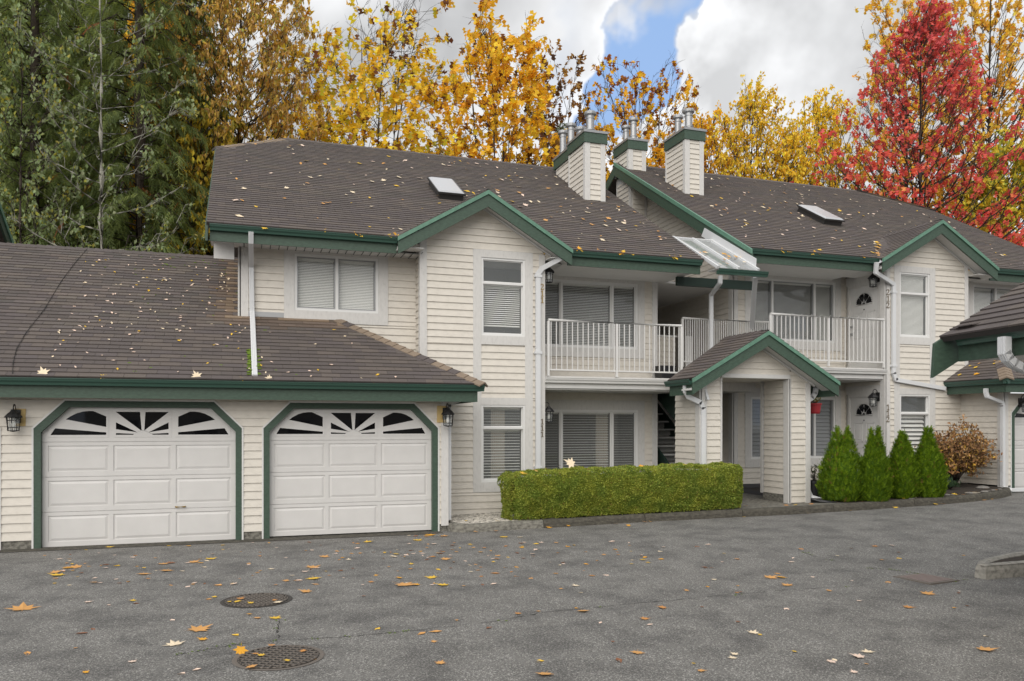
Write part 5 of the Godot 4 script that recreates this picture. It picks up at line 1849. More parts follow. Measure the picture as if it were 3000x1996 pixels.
# broad-leaved tree: stems, limbs towards points of a crown envelope, sub-branches, leaves along them
func tree(called: String, label: String, foot: Vector3, h: float, o: Dictionary) -> Node3D:
	var n := thing(called, label, "tree", foot, o.get("group", "trees behind the house"))
	var wood := MB.new()
	var twig := MB.new()
	var where := []
	var cols := []
	var prof: Array = o.prof
	var first: float = o.get("first", 0.3)
	var tr: float = o.get("trunk", 0.2)
	var stems := []
	var ns: int = o.get("stems", 1)
	for s in ns:
		var w := TAU * s / ns + rng.randf() * 0.8
		var sp: float = o.get("stem_spread", 0.0) * rng.randf_range(0.4, 1.0)
		var top := Vector3(cos(w) * sp, h * rng.randf_range(0.86, 1.0) if ns > 1 else h * 0.97, sin(w) * sp)
		var mid := Vector3(cos(w) * sp * 0.25 + rng.randf_range(-0.2, 0.2), h * 0.5, sin(w) * sp * 0.25 + rng.randf_range(-0.2, 0.2))
		stems.append([Vector3(cos(w) * 0.15 * (ns - 1), 0, sin(w) * 0.15 * (ns - 1)), mid, top])
		var pts := []
		var rad := []
		for k in 13:
			var f := k / 12.0
			pts.append(bent(stems[s][0], mid, top, f) + Vector3(rng.randf_range(-1, 1), 0, rng.randf_range(-1, 1)) * 0.02 * minf(1, k))
			rad.append(maxf(tr * (1 - f * 0.93) / sqrt(ns), 0.012))
		wood.tube(pts, rad, 8)
	var limbs: int = o.get("limbs", 40)
	var keep: float = o.get("keep", 1.0)
	for i in limbs:
		var st: Array = stems[i % ns]
		var te := first + (1 - first) * (i + rng.randf()) / limbs
		var w := i * 2.39996 + rng.randf() * 0.5
		var r := prof_at(prof, te) * rng.randf_range(0.7, 1.05)
		var axis := bent(st[0], st[1], st[2], te)
		var tip := Vector3(axis.x * 0.6 + cos(w) * r, te * h, axis.z * 0.6 + sin(w) * r)
		var ts := clampf(te - r * o.get("rise", 0.9) / h, first * 0.75, 0.95)
		var a := bent(st[0], st[1], st[2], ts)
		var m := a.lerp(tip, 0.5) + Vector3(cos(w), -0.6, sin(w)) * r * 0.18
		var lr: float = maxf(tr * (1 - ts) * 0.42 / sqrt(ns), 0.015)
		var pts := []
		var rad := []
		for k in 7:
			pts.append(bent(a, m, tip, k / 6.0) + any_turn().x * 0.04 * k / 6.0 * r)
			rad.append(lerpf(lr, 0.008, k / 6.0))
		wood.tube(pts, rad, 5, false)
		var subs: int = o.get("subs", 7)
		for j in subs:
			var f := rng.randf_range(0.22, 1.0)
			var p := bent(a, m, tip, f)
			var dir := ((tip - a).normalized() + any_turn().x * 0.85 + Vector3(0, o.get("lift", 0.35), 0)).normalized()
			var len: float = o.get("sub_len", 1.1) * rng.randf_range(0.5, 1.2) * (0.5 + 0.5 * (1 - te))
			var q := p + dir * len + Vector3(0, -o.get("sag", 0.1) * len, 0)
			var c := p + dir * len * 0.55 + Vector3(0, 0.05, 0)
			twig.tube([p, c, q], [0.012, 0.008, 0.004], 3, false)
			var tw: int = o.get("twigs", 3)
			for z in tw:
				var f2 := rng.randf_range(0.25, 1.0)
				var p2 := bent(p, c, q, f2)
				var d2 := (dir + any_turn().x * 0.9 + Vector3(0, 0.15, 0)).normalized()
				var q2 := p2 + d2 * rng.randf_range(0.2, 0.55) * len
				twig.tube([p2, q2], [0.005, 0.0025], 3, false)
				if rng.randf() > keep * prof_at(o.get("dense", [[0, 1], [1, 1]]), te):
					continue
				for l in int(o.get("leaves", 6)):
					var at0: Vector3 = p2.lerp(q2, rng.randf_range(0.2, 1.05)) + any_turn().x * rng.randf() * o.get("loose", 0.12)
					var hang: float = o.get("hang", 0.5)
					var b := any_turn()
					if rng.randf() < hang:
						b = Basis(Vector3.UP, rng.randf() * TAU) * Basis(Vector3.RIGHT, PI + rng.randf_range(-0.8, 0.8))
					where.append(Transform3D(b.scaled(Vector3.ONE * o.get("size", 0.15) * rng.randf_range(0.65, 1.2)), at0))
					var cl: Array = o.colors
					if o.has("top_colors") and rng.randf() < smoothstep(o.get("top_from", 0.6), o.get("top_from", 0.6) + 0.25, te):
						cl = o.top_colors
					cols.append(pick(cl))
	obj("trunk", wood.mesh(), M[o.get("bark", "bark")], n)
	obj("twigs", twig.mesh(), M[o.get("bark", "bark")], n)
	if where.size():
		copies(n, "crown", o.leaf, where, cols, M.leaf)
	return n

func cedar(label: String, foot: Vector3, h: float, r0: float, tone: float, lo: float, hi: float) -> void:
	var n := thing("cedar_tree", label, "tree", foot, "evergreens behind the garage")
	var wood := MB.new()
	wood.tube([Vector3.ZERO, Vector3(0.1, h * 0.5, 0), Vector3(0, h, 0)], [0.34, 0.2, 0.02], 8)
	var where := []
	var cols := []
	var y := lo
	var k := 0
	while y < minf(hi, h * 0.98):
		var t := y / h
		var r := r0 * pow(1 - t, 0.75) * rng.randf_range(0.7, 1.1)
		var w := k * 2.39996 + rng.randf() * 0.6
		var out := Vector3(cos(w), 0, sin(w))
		var a := Vector3(0, y, 0)
		var b := a + out * r * 0.55 + Vector3(0, 0.10 * r, 0)
		var c := a + out * r + Vector3(0, -0.28 * r, 0)
		wood.tube([a, b, c], [0.035, 0.02, 0.006], 4, false)
		var m := int(8 + r * 8)
		for i in m:
			var f := rng.randf_range(0.2, 1.0)
			var p := bent(a, b, c, f)
			var side := out.cross(Vector3.UP) * (1 if i % 2 else -1)
			var dir := (out * 0.55 + side * rng.randf_range(0.1, 0.9) + Vector3(0, rng.randf_range(-0.9, -0.15), 0)).normalized()
			var x := dir.cross(Vector3.UP).normalized()
			var bs := Basis(x, dir, x.cross(dir)) * Basis(Vector3.UP, rng.randf_range(-0.7, 0.7))
			if bs.z.y < 0:
				bs = bs * Basis(Vector3.UP, PI)
			where.append(Transform3D(bs.scaled(Vector3.ONE * rng.randf_range(0.35, 0.8)), p))
			var g := rng.randf()
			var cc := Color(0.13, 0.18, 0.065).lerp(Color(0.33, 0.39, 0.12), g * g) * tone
			if rng.randf() < 0.012:
				cc = Color(0.30, 0.10, 0.03)
			cols.append(cc)
		y += rng.randf_range(0.05, 0.11)
		k += 1
	obj("trunk", wood.mesh(), M.bark_dark, n)
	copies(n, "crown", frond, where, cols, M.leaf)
var frond: ArrayMesh

func foot_of(x: float, depth: float) -> Vector3:
	var p := far(x, HORIZON, depth)
	return Vector3(p.x, -0.1, p.z)
func height_to(y: float, depth: float) -> float:
	return EYE.y + 0.1 + (HORIZON - y) * depth / F

func woods() -> void:
	frond = spray(9, 0.42, 0.5, 0.042, 5, 1.0)
	var lm := far_maple()
	var lb := diamond(0.62, 0.12)
	var ln := diamond(0.42, 0.1)
	# evergreens on the left, two deep
	var i := 0
	for q in [[-40, 30.0, 3.4, 1.0], [95, 27.5, 3.2, 1.1], [235, 30.5, 3.3, 0.95], [400, 27.0, 3.0, 1.05], [545, 30.0, 2.7, 1.0], [30, 36.0, 4.0, 0.8], [170, 37.0, 4.0, 0.8], [330, 36.0, 4.0, 0.8], [470, 38.0, 3.6, 0.8]]:  # back row: shade of the wood is put into a darker leaf tone
		var lab: String = ["drooping dark green cedar rising behind the garage ridge", "cedar tinted darker for shade deep behind the front row of cedars"][int(i > 4)]
		if i == 4:
			lab = "slim cedar behind the left end of the main roof"
		elif i == 1:
			lab = "drooping cedar behind the leafy grey-green young tree"
		elif i == 2:
			lab = "drooping cedar directly behind the pale alder trunk"
		elif i == 3:
			lab = "drooping cedar between the pale alder and the bronze tree"
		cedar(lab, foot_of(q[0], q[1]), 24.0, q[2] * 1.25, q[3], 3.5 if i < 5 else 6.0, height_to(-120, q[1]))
		i += 1
	var sage := [[3, Color(0.31, 0.38, 0.20)], [2, Color(0.23, 0.30, 0.13)], [1, Color(0.44, 0.42, 0.08)]]
	tree("alder_tree", "pale-barked alder with thin grey-green leaves in front of the cedars", foot_of(290, 24.5), height_to(-160, 24.5), {"prof": [[0.2, 2.2], [0.5, 3.0], [1.0, 2.4]], "limbs": 40, "subs": 7, "twigs": 3, "leaves": 5, "first": 0.36, "trunk": 0.17, "bark": "bark_pale", "leaf": lb, "size": 0.14, "colors": sage, "keep": 0.6, "sub_len": 1.2, "rise": 0.5, "sag": 0.3})
	tree("alder_tree", "leafy grey-green young tree beside the pale alder", foot_of(70, 25.0), height_to(60, 25.0), {"prof": [[0.2, 1.8], [0.55, 2.4], [1.0, 1.2]], "limbs": 50, "subs": 8, "twigs": 3, "leaves": 6, "first": 0.35, "trunk": 0.12, "bark": "bark_dark", "leaf": lb, "size": 0.15, "colors": sage, "keep": 0.8})
	var gold := [[4, Color(0.64, 0.42, 0.12)], [3, Color(0.76, 0.52, 0.10)], [2, Color(0.46, 0.29, 0.10)], [1.4, Color(0.40, 0.40, 0.08)]]
	tree("oak_tree", "broad bronze-leaved tree between the cedars and the yellow maples", foot_of(705, 31), height_to(-90, 31), {"prof": [[0.4, 2.6], [0.6, 3.1], [0.85, 3.1], [1.0, 1.6]], "limbs": 120, "subs": 10, "twigs": 4, "leaves": 6, "first": 0.5, "trunk": 0.3, "bark": "bark_dark", "leaf": ln, "size": 0.21, "colors": gold, "hang": 0.85, "keep": 0.85, "sub_len": 1.5})
	tree("gold_tree", "slim golden tree behind the cedars beside the bronze tree", foot_of(470, 34), height_to(-60, 34), {"prof": [[0.3, 1.2], [0.7, 1.7], [1.0, 0.9]], "limbs": 50, "subs": 8, "twigs": 3, "leaves": 5, "first": 0.5, "trunk": 0.15, "leaf": lm, "size": 0.25, "colors": [[3, Color(0.92, 0.60, 0.04)], [1, Color(0.8, 0.42, 0.04)]]})
	tree("olive_tree", "low olive-gold tree behind the eave of the roof's left end", foot_of(590, 29), height_to(330, 29), {"prof": [[0.2, 1.5], [0.6, 1.9], [1.0, 0.9]], "limbs": 70, "subs": 8, "twigs": 3, "leaves": 6, "first": 0.3, "trunk": 0.14, "bark": "bark_dark", "leaf": ln, "size": 0.24, "colors": [[3, Color(0.52, 0.44, 0.06)], [2, Color(0.76, 0.56, 0.05)], [2, Color(0.26, 0.26, 0.06)]], "hang": 0.8})
	var yel := [[6, Color(0.95, 0.68, 0.05)], [3, Color(0.92, 0.58, 0.035)], [1, Color(0.60, 0.56, 0.05)], [0.8, Color(0.20, 0.08, 0.03)]]
	var yel_top := [[2, Color(0.66, 0.32, 0.02)], [4, Color(0.14, 0.055, 0.025)]]
	tree("maple_tree", "open yellow maple with bare upper stems above the left roof", foot_of(1085, 33), height_to(-10, 33), {"prof": [[0.45, 3.0], [0.7, 3.7], [0.82, 3.4], [0.93, 2.8], [1.0, 1.8]], "limbs": 80, "subs": 8, "twigs": 4, "leaves": 6, "loose": 0.3, "first": 0.52, "stems": 5, "stem_spread": 2.9, "trunk": 0.34, "leaf": lm, "size": 0.22, "colors": yel, "top_colors": yel_top, "top_from": 0.86, "keep": 0.33, "dense": [[0, 1.5], [0.8, 1.3], [0.88, 0.7], [1, 0.4]], "rise": 0.7, "lift": 0.0, "bark": "bark_dark", "sub_len": 2.1})
	tree("maple_tree", "orange-yellow maple left of the tall chimneys", foot_of(1455, 32), height_to(70, 32), {"prof": [[0.45, 2.2], [0.7, 2.8], [0.82, 2.6], [0.93, 1.5], [1.0, 0.7]], "limbs": 70, "subs": 8, "twigs": 3, "leaves": 6, "loose": 0.28, "first": 0.5, "stems": 4, "stem_spread": 1.5, "trunk": 0.3, "leaf": lm, "size": 0.21, "colors": [[5, Color(0.95, 0.62, 0.04)], [3, Color(0.92, 0.50, 0.03)], [0.8, Color(0.20, 0.08, 0.03)]], "keep": 0.38, "dense": [[0, 0.4], [0.68, 0.6], [0.76, 1.5], [0.92, 1.5], [1, 0.9]], "rise": 0.75, "lift": 0.05, "bark": "bark_dark", "sub_len": 1.8})
	tree("bare_tree", "nearly bare twiggy tree just left of the chimneys", foot_of(1625, 35), height_to(150, 35), {"prof": [[0.3, 1.6], [0.75, 1.9], [1.0, 1.0]], "limbs": 50, "subs": 8, "twigs": 4, "leaves": 2, "first": 0.55, "stems": 3, "stem_spread": 1.2, "trunk": 0.22, "leaf": lm, "size": 0.2, "colors": [[2, Color(0.34, 0.17, 0.03)], [1, Color(0.12, 0.05, 0.02)]], "keep": 0.35, "rise": 1.6, "lift": 0.6, "bark": "bark_dark"})
	cedar("small dark conifer peeping beside the tallest chimney", foot_of(1648, 38), height_to(335, 38), 2.6, 0.9, 9.0, 40.0)
	tree("maple_tree", "sparse rust-topped maple behind the small chimney", foot_of(1880, 38), height_to(185, 38), {"prof": [[0.45, 2.8], [0.75, 3.2], [0.9, 2.9], [1.0, 1.6]], "limbs": 100, "subs": 9, "twigs": 3, "leaves": 4, "first": 0.58, "stems": 3, "stem_spread": 1.6, "trunk": 0.28, "leaf": lm, "size": 0.19, "colors": [[4, Color(0.92, 0.52, 0.03)], [2, Color(0.94, 0.62, 0.04)], [1, Color(0.26, 0.10, 0.03)]], "top_colors": [[3, Color(0.26, 0.09, 0.04)], [2, Color(0.45, 0.17, 0.03)]], "top_from": 0.84, "keep": 0.45, "dense": [[0, 1.3], [0.8, 1.2], [0.9, 0.7], [1, 0.6]], "rise": 1.0, "lift": 0.3, "bark": "bark_dark", "sub_len": 1.4})
	var lemon := [[5, Color(0.95, 0.70, 0.06)], [3, Color(0.92, 0.60, 0.04)], [2, Color(0.78, 0.68, 0.08)]]
	var pf := [[0.45, 2.4], [0.77, 2.3], [0.88, 2.0], [0.95, 1.2], [1.0, 0.4]]
	var bir := {"prof": pf, "limbs": 110, "subs": 9, "twigs": 3, "leaves": 6, "first": 0.6, "trunk": 0.18, "leaf": lb, "size": 0.165, "colors": lemon, "keep": 0.62, "rise": 1.9, "lift": 0.8, "bark": "bark_dark", "sub_len": 1.3}
	tree("birch_tree", "upright bright yellow tree right of the third chimney", foot_of(2205, 36), height_to(265, 36), bir)
	tree("birch_tree", "bright yellow tree partly hidden by the red maple", foot_of(2410, 37), height_to(295, 37), bir)
	bir.limbs = 80
	bir.colors = [[3, Color(0.92, 0.54, 0.03)], [2, Color(0.94, 0.62, 0.04)]]
	tree("birch_tree", "short orange-yellow tree close behind the third chimney", foot_of(2080, 38), height_to(345, 38), bir)
	bir.colors = lemon
	tree("birch_tree", "low lemon-yellow tree filling between the two upright yellow trees", foot_of(2310, 35), height_to(400, 35), bir)
	var red := [[4, Color(0.80, 0.12, 0.10)], [3, Color(0.88, 0.17, 0.11)], [1.5, Color(0.60, 0.07, 0.08)], [1, Color(0.90, 0.32, 0.10)]]
	tree("red_maple_tree", "tall conical maple in full scarlet leaf behind the right roof", foot_of(2700, 31), height_to(40, 31), {"prof": [[0.3, 6.4], [0.52, 6.6], [0.6, 6.0], [0.7, 4.4], [0.8, 2.8], [0.9, 1.5], [1.0, 0.3]], "limbs": 185, "subs": 9, "twigs": 4, "leaves": 4, "first": 0.42, "trunk": 0.22, "leaf": lm, "size": 0.15, "colors": red, "top_colors": [[3, Color(0.72, 0.12, 0.13)], [2, Color(0.82, 0.15, 0.13)]], "top_from": 0.62, "keep": 0.43, "dense": [[0, 1.4], [0.55, 1.35], [0.7, 0.8], [0.85, 0.6], [1, 0.6]], "rise": 0.7, "lift": 0.35, "bark": "bark_dark", "sub_len": 1.5})
	var peach := [[4, Color(0.92, 0.60, 0.11)], [3, Color(0.94, 0.66, 0.08)], [2, Color(0.86, 0.48, 0.08)]]
	tree("tall_yellow_tree", "tall thin amber tree behind the scarlet maple's outer side", foot_of(2905, 38), height_to(-130, 38), {"prof": [[0.3, 2.8], [0.6, 3.2], [1.0, 2.4]], "limbs": 110, "subs": 9, "twigs": 3, "leaves": 5, "first": 0.45, "trunk": 0.28, "leaf": lm, "size": 0.19, "colors": peach, "keep": 0.5, "rise": 1.5, "bark": "bark_dark", "sub_len": 1.5})
	tree("tall_yellow_tree", "tall thin amber tree behind the scarlet maple's top", foot_of(2650, 40), height_to(-70, 40), {"prof": [[0.3, 1.9], [0.7, 2.4], [1.0, 1.6]], "limbs": 90, "subs": 9, "twigs": 3, "leaves": 5, "first": 0.55, "trunk": 0.22, "leaf": lm, "size": 0.18, "colors": peach, "keep": 0.42, "rise": 1.7, "bark": "bark_dark", "sub_len": 1.4})
	tree("lime_tree", "low yellow-green tree at the foot of the amber trees", foot_of(2955, 35), height_to(400, 35), {"prof": [[0.2, 2.4], [0.6, 2.8], [1.0, 1.1]], "limbs": 80, "subs": 9, "twigs": 3, "leaves": 6, "first": 0.4, "trunk": 0.16, "leaf": lb, "size": 0.25, "colors": [[3, Color(0.78, 0.70, 0.09)], [2, Color(0.92, 0.68, 0.07)], [2, Color(0.28, 0.34, 0.06)]], "keep": 0.85, "bark": "bark_dark"})

# ---------------------------------------------------------------- garden plants
func hedge() -> void:
	var n := thing("clipped_hedge", "low clipped box hedge with squared sides along the kerb", "hedge", Vector3(6.6, 0.15, -13.4))
	var x0 := 4.40
	var x1 := 8.98
	var noise := FastNoiseLite.new()
	noise.seed = 6
	noise.frequency = 1.6
	var core := MB.new()
	var where := []
	var cols := []
	var surf := func(x: float, f: float, inset: float) -> Vector3:
		# f runs 0..1 up the front, over the top (0.45..0.78) and down the back
		var g := ground(x, 13)
		var e := clampf(1.0 - minf(x - x0, x1 - x) / 0.45, 0, 1)
		var front := kerb_d(x) + 0.10 + inset + 0.26 * e * e * e
		var deep := lerpf(1.0, 0.82, (x - x0) / (x1 - x0)) - 2 * inset - 0.5 * e * e * e
		var hgt := 0.80 - inset + noise.get_noise_1d(x * 0.8) * 0.05 - 0.07 * e * e
		var p: Vector2
		if f < 0.45:
			p = Vector2(0.05 * sin(f / 0.45 * PI) * -1.0 + 0.04 * (1 - f / 0.45), lerpf(0.02, hgt - 0.012, f / 0.45))
		elif f < 0.80:
			p = Vector2(lerpf(0.005, deep - 0.02, (f - 0.45) / 0.35), hgt + 0.02 * sin((f - 0.45) / 0.35 * PI))
		else:
			p = Vector2(deep, lerpf(hgt - 0.05, 0.02, (f - 0.8) / 0.2))
		return Vector3(x, g + 0.13 + p.y, -(front + p.x))
	var nx := 40
	for i in nx:
		for j in 14:
			var xa := lerpf(x0 + 0.14, x1 - 0.14, float(i) / nx)
			var xb := lerpf(x0 + 0.14, x1 - 0.14, float(i + 1) / nx)
			core.quad(surf.call(xa, j / 14.0, 0.085), surf.call(xb, j / 14.0, 0.085), surf.call(xb, (j + 1) / 14.0, 0.085), surf.call(xa, (j + 1) / 14.0, 0.085))
	core.col = Color(0.15, 0.205, 0.022)
	for cc in core.c.size():
		core.c[cc] = core.col
	var leafm := diamond(0.7, 0.15)
	for i in 60000:
		var x := rng.randf_range(x0, x1)
		var f := rng.randf_range(0.0, 0.84)
		var p: Vector3 = surf.call(x, f, 0.0)
		var nrm := Vector3(0, 0.25, 1) if f < 0.45 else (Vector3(0, 1, 0.1) if f < 0.8 else Vector3(0, 0.2, -1))
		if rng.randf() < 0.09:      # the two ends
			var e := rng.randf() < 0.5
			x = x0 if e else x1
			var q: Vector3 = surf.call(x, 0.2, 0.0)
			p = Vector3(x, q.y + rng.randf_range(-0.33, 0.38), q.z - rng.randf_range(-0.05, 0.40))
			nrm = Vector3(-1 if e else 1, 0.2, 0)
			p.x += (0.10 * pow(clampf(0.5 - (p.y - 0.15), 0, 1), 2)) * (1 if e else -1)
		# rounded ends and an uneven clip
		var ed := minf(x - x0, x1 - x)
		p += nrm * (noise.get_noise_3dv(p * 2.2) * 0.07 - 0.05 * maxf(0, 0.15 - ed) / 0.15 - rng.randf() * rng.randf() * 0.05)
		var dir := (nrm + any_turn().x * 0.9).normalized()
		var xx := dir.cross(any_turn().y).normalized()
		where.append(Transform3D(Basis(xx, dir, xx.cross(dir)).scaled(Vector3.ONE * rng.randf_range(0.02, 0.038)), p))
		var g := rng.randf()
		var kind := clampf(0.5 + noise.get_noise_3dv(p * 1.6 + Vector3(9, 0, 0)) * 1.4, 0, 1)      # older and younger growth
		var cc := Color(0.13, 0.20, 0.028).lerp(Color(0.50, 0.60, 0.12), g * g).lerp(Color(0.26, 0.31, 0.04).lerp(Color(0.62, 0.64, 0.13), g * g), kind)
		cols.append(cc if rng.randf() > 0.025 else Color(0.30, 0.19, 0.06))
	part("stems", core, M.tinted, n)  # not stems: added solid leaf-coloured core that closes the gaps in the foliage
	var o := copies(n, "foliage", leafm, where, cols, M.leaf)
	o.position = -n.position

func thuja(label: String, x: float, y: float, wpx: float, tops: Array, hpx: float) -> void:
	var p := on_ground(x, y, 0.13)
	p.y = ground(p.x, -p.z) + 0.12
	var depth := -p.z / ratio(x)
	var k := depth / F
	var n := thing("conical_evergreen", label, "shrub", p, "conical evergreens in the bed")
	var w := wpx * k / 2
	var h := hpx * k
	var core := MB.new()
	core.col = Color(0.10, 0.20, 0.006)
	var prof := [Vector2(0.05, 0), Vector2(w * 0.62, 0.05), Vector2(w * 0.72, h * 0.25), Vector2(w * 0.5, h * 0.5), Vector2(w * 0.15, h * 0.72), Vector2(0.0, h * 0.78)]
	core.lathe(prof, Transform3D(), 12)
	var where := []
	var cols := []
	var noise := FastNoiseLite.new()
	noise.seed = int(x)
	noise.frequency = 2.5
	var shape := [[0.0, 0.80], [0.12, 0.97], [0.3, 1.0], [0.5, 0.86], [0.7, 0.62], [0.85, 0.38], [0.95, 0.18], [1.0, 0.04]]
	for i in 6800:
		var f := 1.0 - pow(rng.randf(), 0.62)
		var a := rng.randf() * TAU
		var r := w * prof_at(shape, f)
		var off := Vector3.ZERO
		if tops.size() > 1 and f > 0.55:
			var s: float = tops[i % tops.size()] * k
			off.x = s * smoothstep(0.55, 0.8, f)
			r *= lerpf(1.0, 0.62, smoothstep(0.55, 0.8, f))
		r *= 1.0 + noise.get_noise_3d(cos(a), f * 3.0, sin(a)) * 0.18 + noise.get_noise_3d(cos(a) * 3.2, f * 11.0, sin(a) * 3.2) * 0.22
		r *= 1.0 - 0.22 * rng.randf() * rng.randf()
		var out := Vector3(cos(a), 0, sin(a))
		var q := out * maxf(r - 0.04, 0.005) + Vector3(0, f * h * 0.95, 0) + off
		var dir := (Vector3.UP * 1.1 + out * rng.randf_range(0.3, 1.1) + any_turn().x * 0.6).normalized()
		var xx := dir.cross(out + any_turn().x * 0.5).normalized()
		where.append(Transform3D(Basis(xx, dir, xx.cross(dir)).scaled(Vector3.ONE * rng.randf_range(0.055, 0.115)), q))
		var g := rng.randf()
		cols.append(Color(0.085, 0.175, 0.008).lerp(Color(0.32, 0.47, 0.022), g * g) if rng.randf() > 0.015 else Color(0.3, 0.2, 0.06))
	obj("inner_core", core.mesh(), M.tinted, n)  # solid green core added inside the sprays to block the view through
	copies(n, "foliage", thuja_spray, where, cols, M.leaf)
var thuja_spray: ArrayMesh

func brown_shrub() -> void:
	var p := on_ground(2794, 1428, 0.15)
	p.z = minf(p.z, -13.6)
	var d := 14.05
	p = Vector3(px(2794, d), ground(15, 14) + 0.14, -d)
	var k := d / ratio(2794) / F
	var n := thing("leafy_shrub", "rounded shrub full of withered brown leaves on dark bare stems", "shrub", p)
	var wood := MB.new()
	var where := []
	var cols := []
	var c := Vector3(0.12, (1428 - 1312) * k, 0)
	var r := Vector3(98, 78, 80) * k
	var lb := blade(1.0, 0.5, 0.14)
	for i in 46:
		var w := i * 2.39996
		var v := 1.0 - 1.5 * (i + 0.5) / 46.0
		var hr := sqrt(maxf(0.05, 1 - v * v))
		var tip := c + Vector3(cos(w) * hr * r.x, v * r.y, sin(w) * hr * r.z) * rng.randf_range(0.75, 1.0)
		var a := Vector3(rng.randf_range(-0.04, 0.06), 0, 0)
		var m := Vector3(tip.x * 0.35, c.y * 0.55, tip.z * 0.35)
		wood.tube([a, bent(a, m, tip, 0.3), bent(a, m, tip, 0.6), tip], [0.022, 0.013, 0.008, 0.003], 5, false)
		for s in 15:
			var f := rng.randf_range(0.45, 1.0)
			var q := bent(a, m, tip, f)
			var e := q + (any_turn().x + (tip - c).normalized() * 0.5) * rng.randf_range(0.08, 0.24)
			wood.tube([q, e], [0.004, 0.002], 3, false)
			for l in 7:
				var z := q.lerp(e, rng.randf_range(0.2, 1.1)) + any_turn().x * 0.03
				where.append(Transform3D(any_turn().scaled(Vector3.ONE * rng.randf_range(0.055, 0.10)), z))
				cols.append(pick([[4, Color(0.27, 0.14, 0.05)], [3, Color(0.38, 0.22, 0.085)], [2, Color(0.14, 0.07, 0.03)], [1.2 if z.y < c.y - 0.1 else 0.3, Color(0.58, 0.36, 0.05)]]))
	obj("stems", wood.mesh(), M.bark_dark, n)
	copies(n, "foliage", lb, where, cols, M.dry_leaf)

func small_plant(called: String, label: String, p: Vector3, r: float, h: float, count: int, cols_in: Array, size: float, lw := 0.42, group := "") -> Node3D:
	var n := thing(called, label, "plant", p, group)
	var wood := MB.new()
	var where := []
	var cols := []
	for i in count:
		var w := i * 2.39996
		var f := sqrt((i + 0.5) / count)
		var tip := Vector3(cos(w) * r * f, h * rng.randf_range(0.5, 1.0) * (1.15 - 0.4 * f), sin(w) * r * f)
		wood.tube([Vector3.ZERO, Vector3(tip.x * 0.4, tip.y * 0.6, tip.z * 0.4), tip], [0.006, 0.004, 0.002], 3, false)
		for l in 9:
			var q := Vector3(tip.x * 0.4, tip.y * 0.6, tip.z * 0.4).lerp(tip, rng.randf_range(0, 1.05))
			where.append(Transform3D(any_turn().scaled(Vector3.ONE * size * rng.randf_range(0.6, 1.2)), q + any_turn().x * 0.02))
			cols.append(pick(cols_in))
	obj("stems", wood.mesh(), M.bark_dark, n)
	copies(n, "foliage", blade(1.0, lw, 0.1), where, cols, M.leaf)
	return n

func garden() -> void:
	thuja_spray = spray(5, 0.5, 0.12, 0.07, 9)
	hedge()
	thuja("widest conical evergreen, twin-topped, next to the porch downspout", 2467, 1466, 136, [-18, 19], 222)
	thuja("slimmer twin-topped conical evergreen in front of the lower entrance door", 2563, 1468, 90, [-12, 13], 222)
	thuja("single-topped conical evergreen in front of the 112 number board", 2643, 1459, 92, [0], 202)
	thuja("blunt-topped conical evergreen beside the withered brown shrub", 2719, 1456, 98, [-8, 9], 212)
	brown_shrub()
	var az := [[4, Color(0.07, 0.10, 0.025)], [2, Color(0.12, 0.15, 0.04)], [0.5, Color(0.5, 0.12, 0.05)]]
	small_plant("azalea_bush", "thin green azalea behind the hedge below the 111 number board", Vector3(px(1635, 14.7), 0.2, -14.7), 0.42, 0.88, 34, az, 0.05)
	small_plant("azalea_bush", "thin green azalea behind the hedge with a large fallen leaf in front", Vector3(px(1735, 14.8), 0.22, -14.8), 0.36, 0.82, 30, az, 0.05)
	small_plant("hellebore_plant", "low dark green leafy plant at the foot of the withered shrub", Vector3(px(2785, 13.7), 0.44, -13.7), 0.24, 0.2, 16, [[3, Color(0.05, 0.10, 0.05)], [1, Color(0.09, 0.15, 0.08)]], 0.10, 0.3)
	# pale pebbles in the bed beside the garage corner, and stones along the far bed
	var wh := []
	var cl := []
	var peb := MB.new()
	peb.lathe([Vector2(0, -0.4), Vector2(0.8, -0.2), Vector2(1, 0.05), Vector2(0.7, 0.4), Vector2(0, 0.55)], Transform3D(), 7)
	for i in 2600:
		var x := rng.randf_range(3.5, 5.3)
		var d := rng.randf_range(kerb_d(x) + 0.16, 14.78)
		var s := rng.randf_range(0.012, 0.034)
		wh.append(Transform3D(Basis(Vector3.UP, rng.randf() * TAU).scaled(Vector3(s * 1.3, s * 0.7, s)), Vector3(x, ground(x, 13) + 0.115 + rng.randf() * 0.015, -d)))
		var g := rng.randf_range(0.25, 0.62)
		cl.append(Color(g, g * 0.94, g * 0.83))
	var small := MB.new()
	small.lathe([Vector2(1, -0.1), Vector2(0.75, 0.4), Vector2(0, 0.55)], Transform3D(), 5)
	var st := copies(self, "gravel", small.mesh(), wh, cl, M.tinted)
	tag(st, "bed of pale pebbles between the garage corner and hedge", "gravel", "", "stuff")
	for i in 22:
		var x := rng.randf_range(12.6, 15.7) if i > 0 else 15.62
		var d := kerb_d(x) + rng.randf_range(0.22, 0.34) if i > 0 else 13.62
		var s := rng.randf_range(0.03, 0.075) if i > 0 else 0.13
		var g := rng.randf_range(0.22, 0.42)
		var rk := obj(numbered("rock"), peb.mesh(), M.rock0 if i % 2 else M.rock1, self, Transform3D(Basis(Vector3.UP, rng.randf() * TAU).scaled(Vector3(s * 1.25, s * 0.8, s)), Vector3(x, ground(x, 13) + 0.13, -d)))
		tag(rk, "largest tan rock in the bed under the garage downspout" if i == 0 else "small pale stone edging the bed along the kerb", "stone", "stones along the bed's kerb" if i else "")

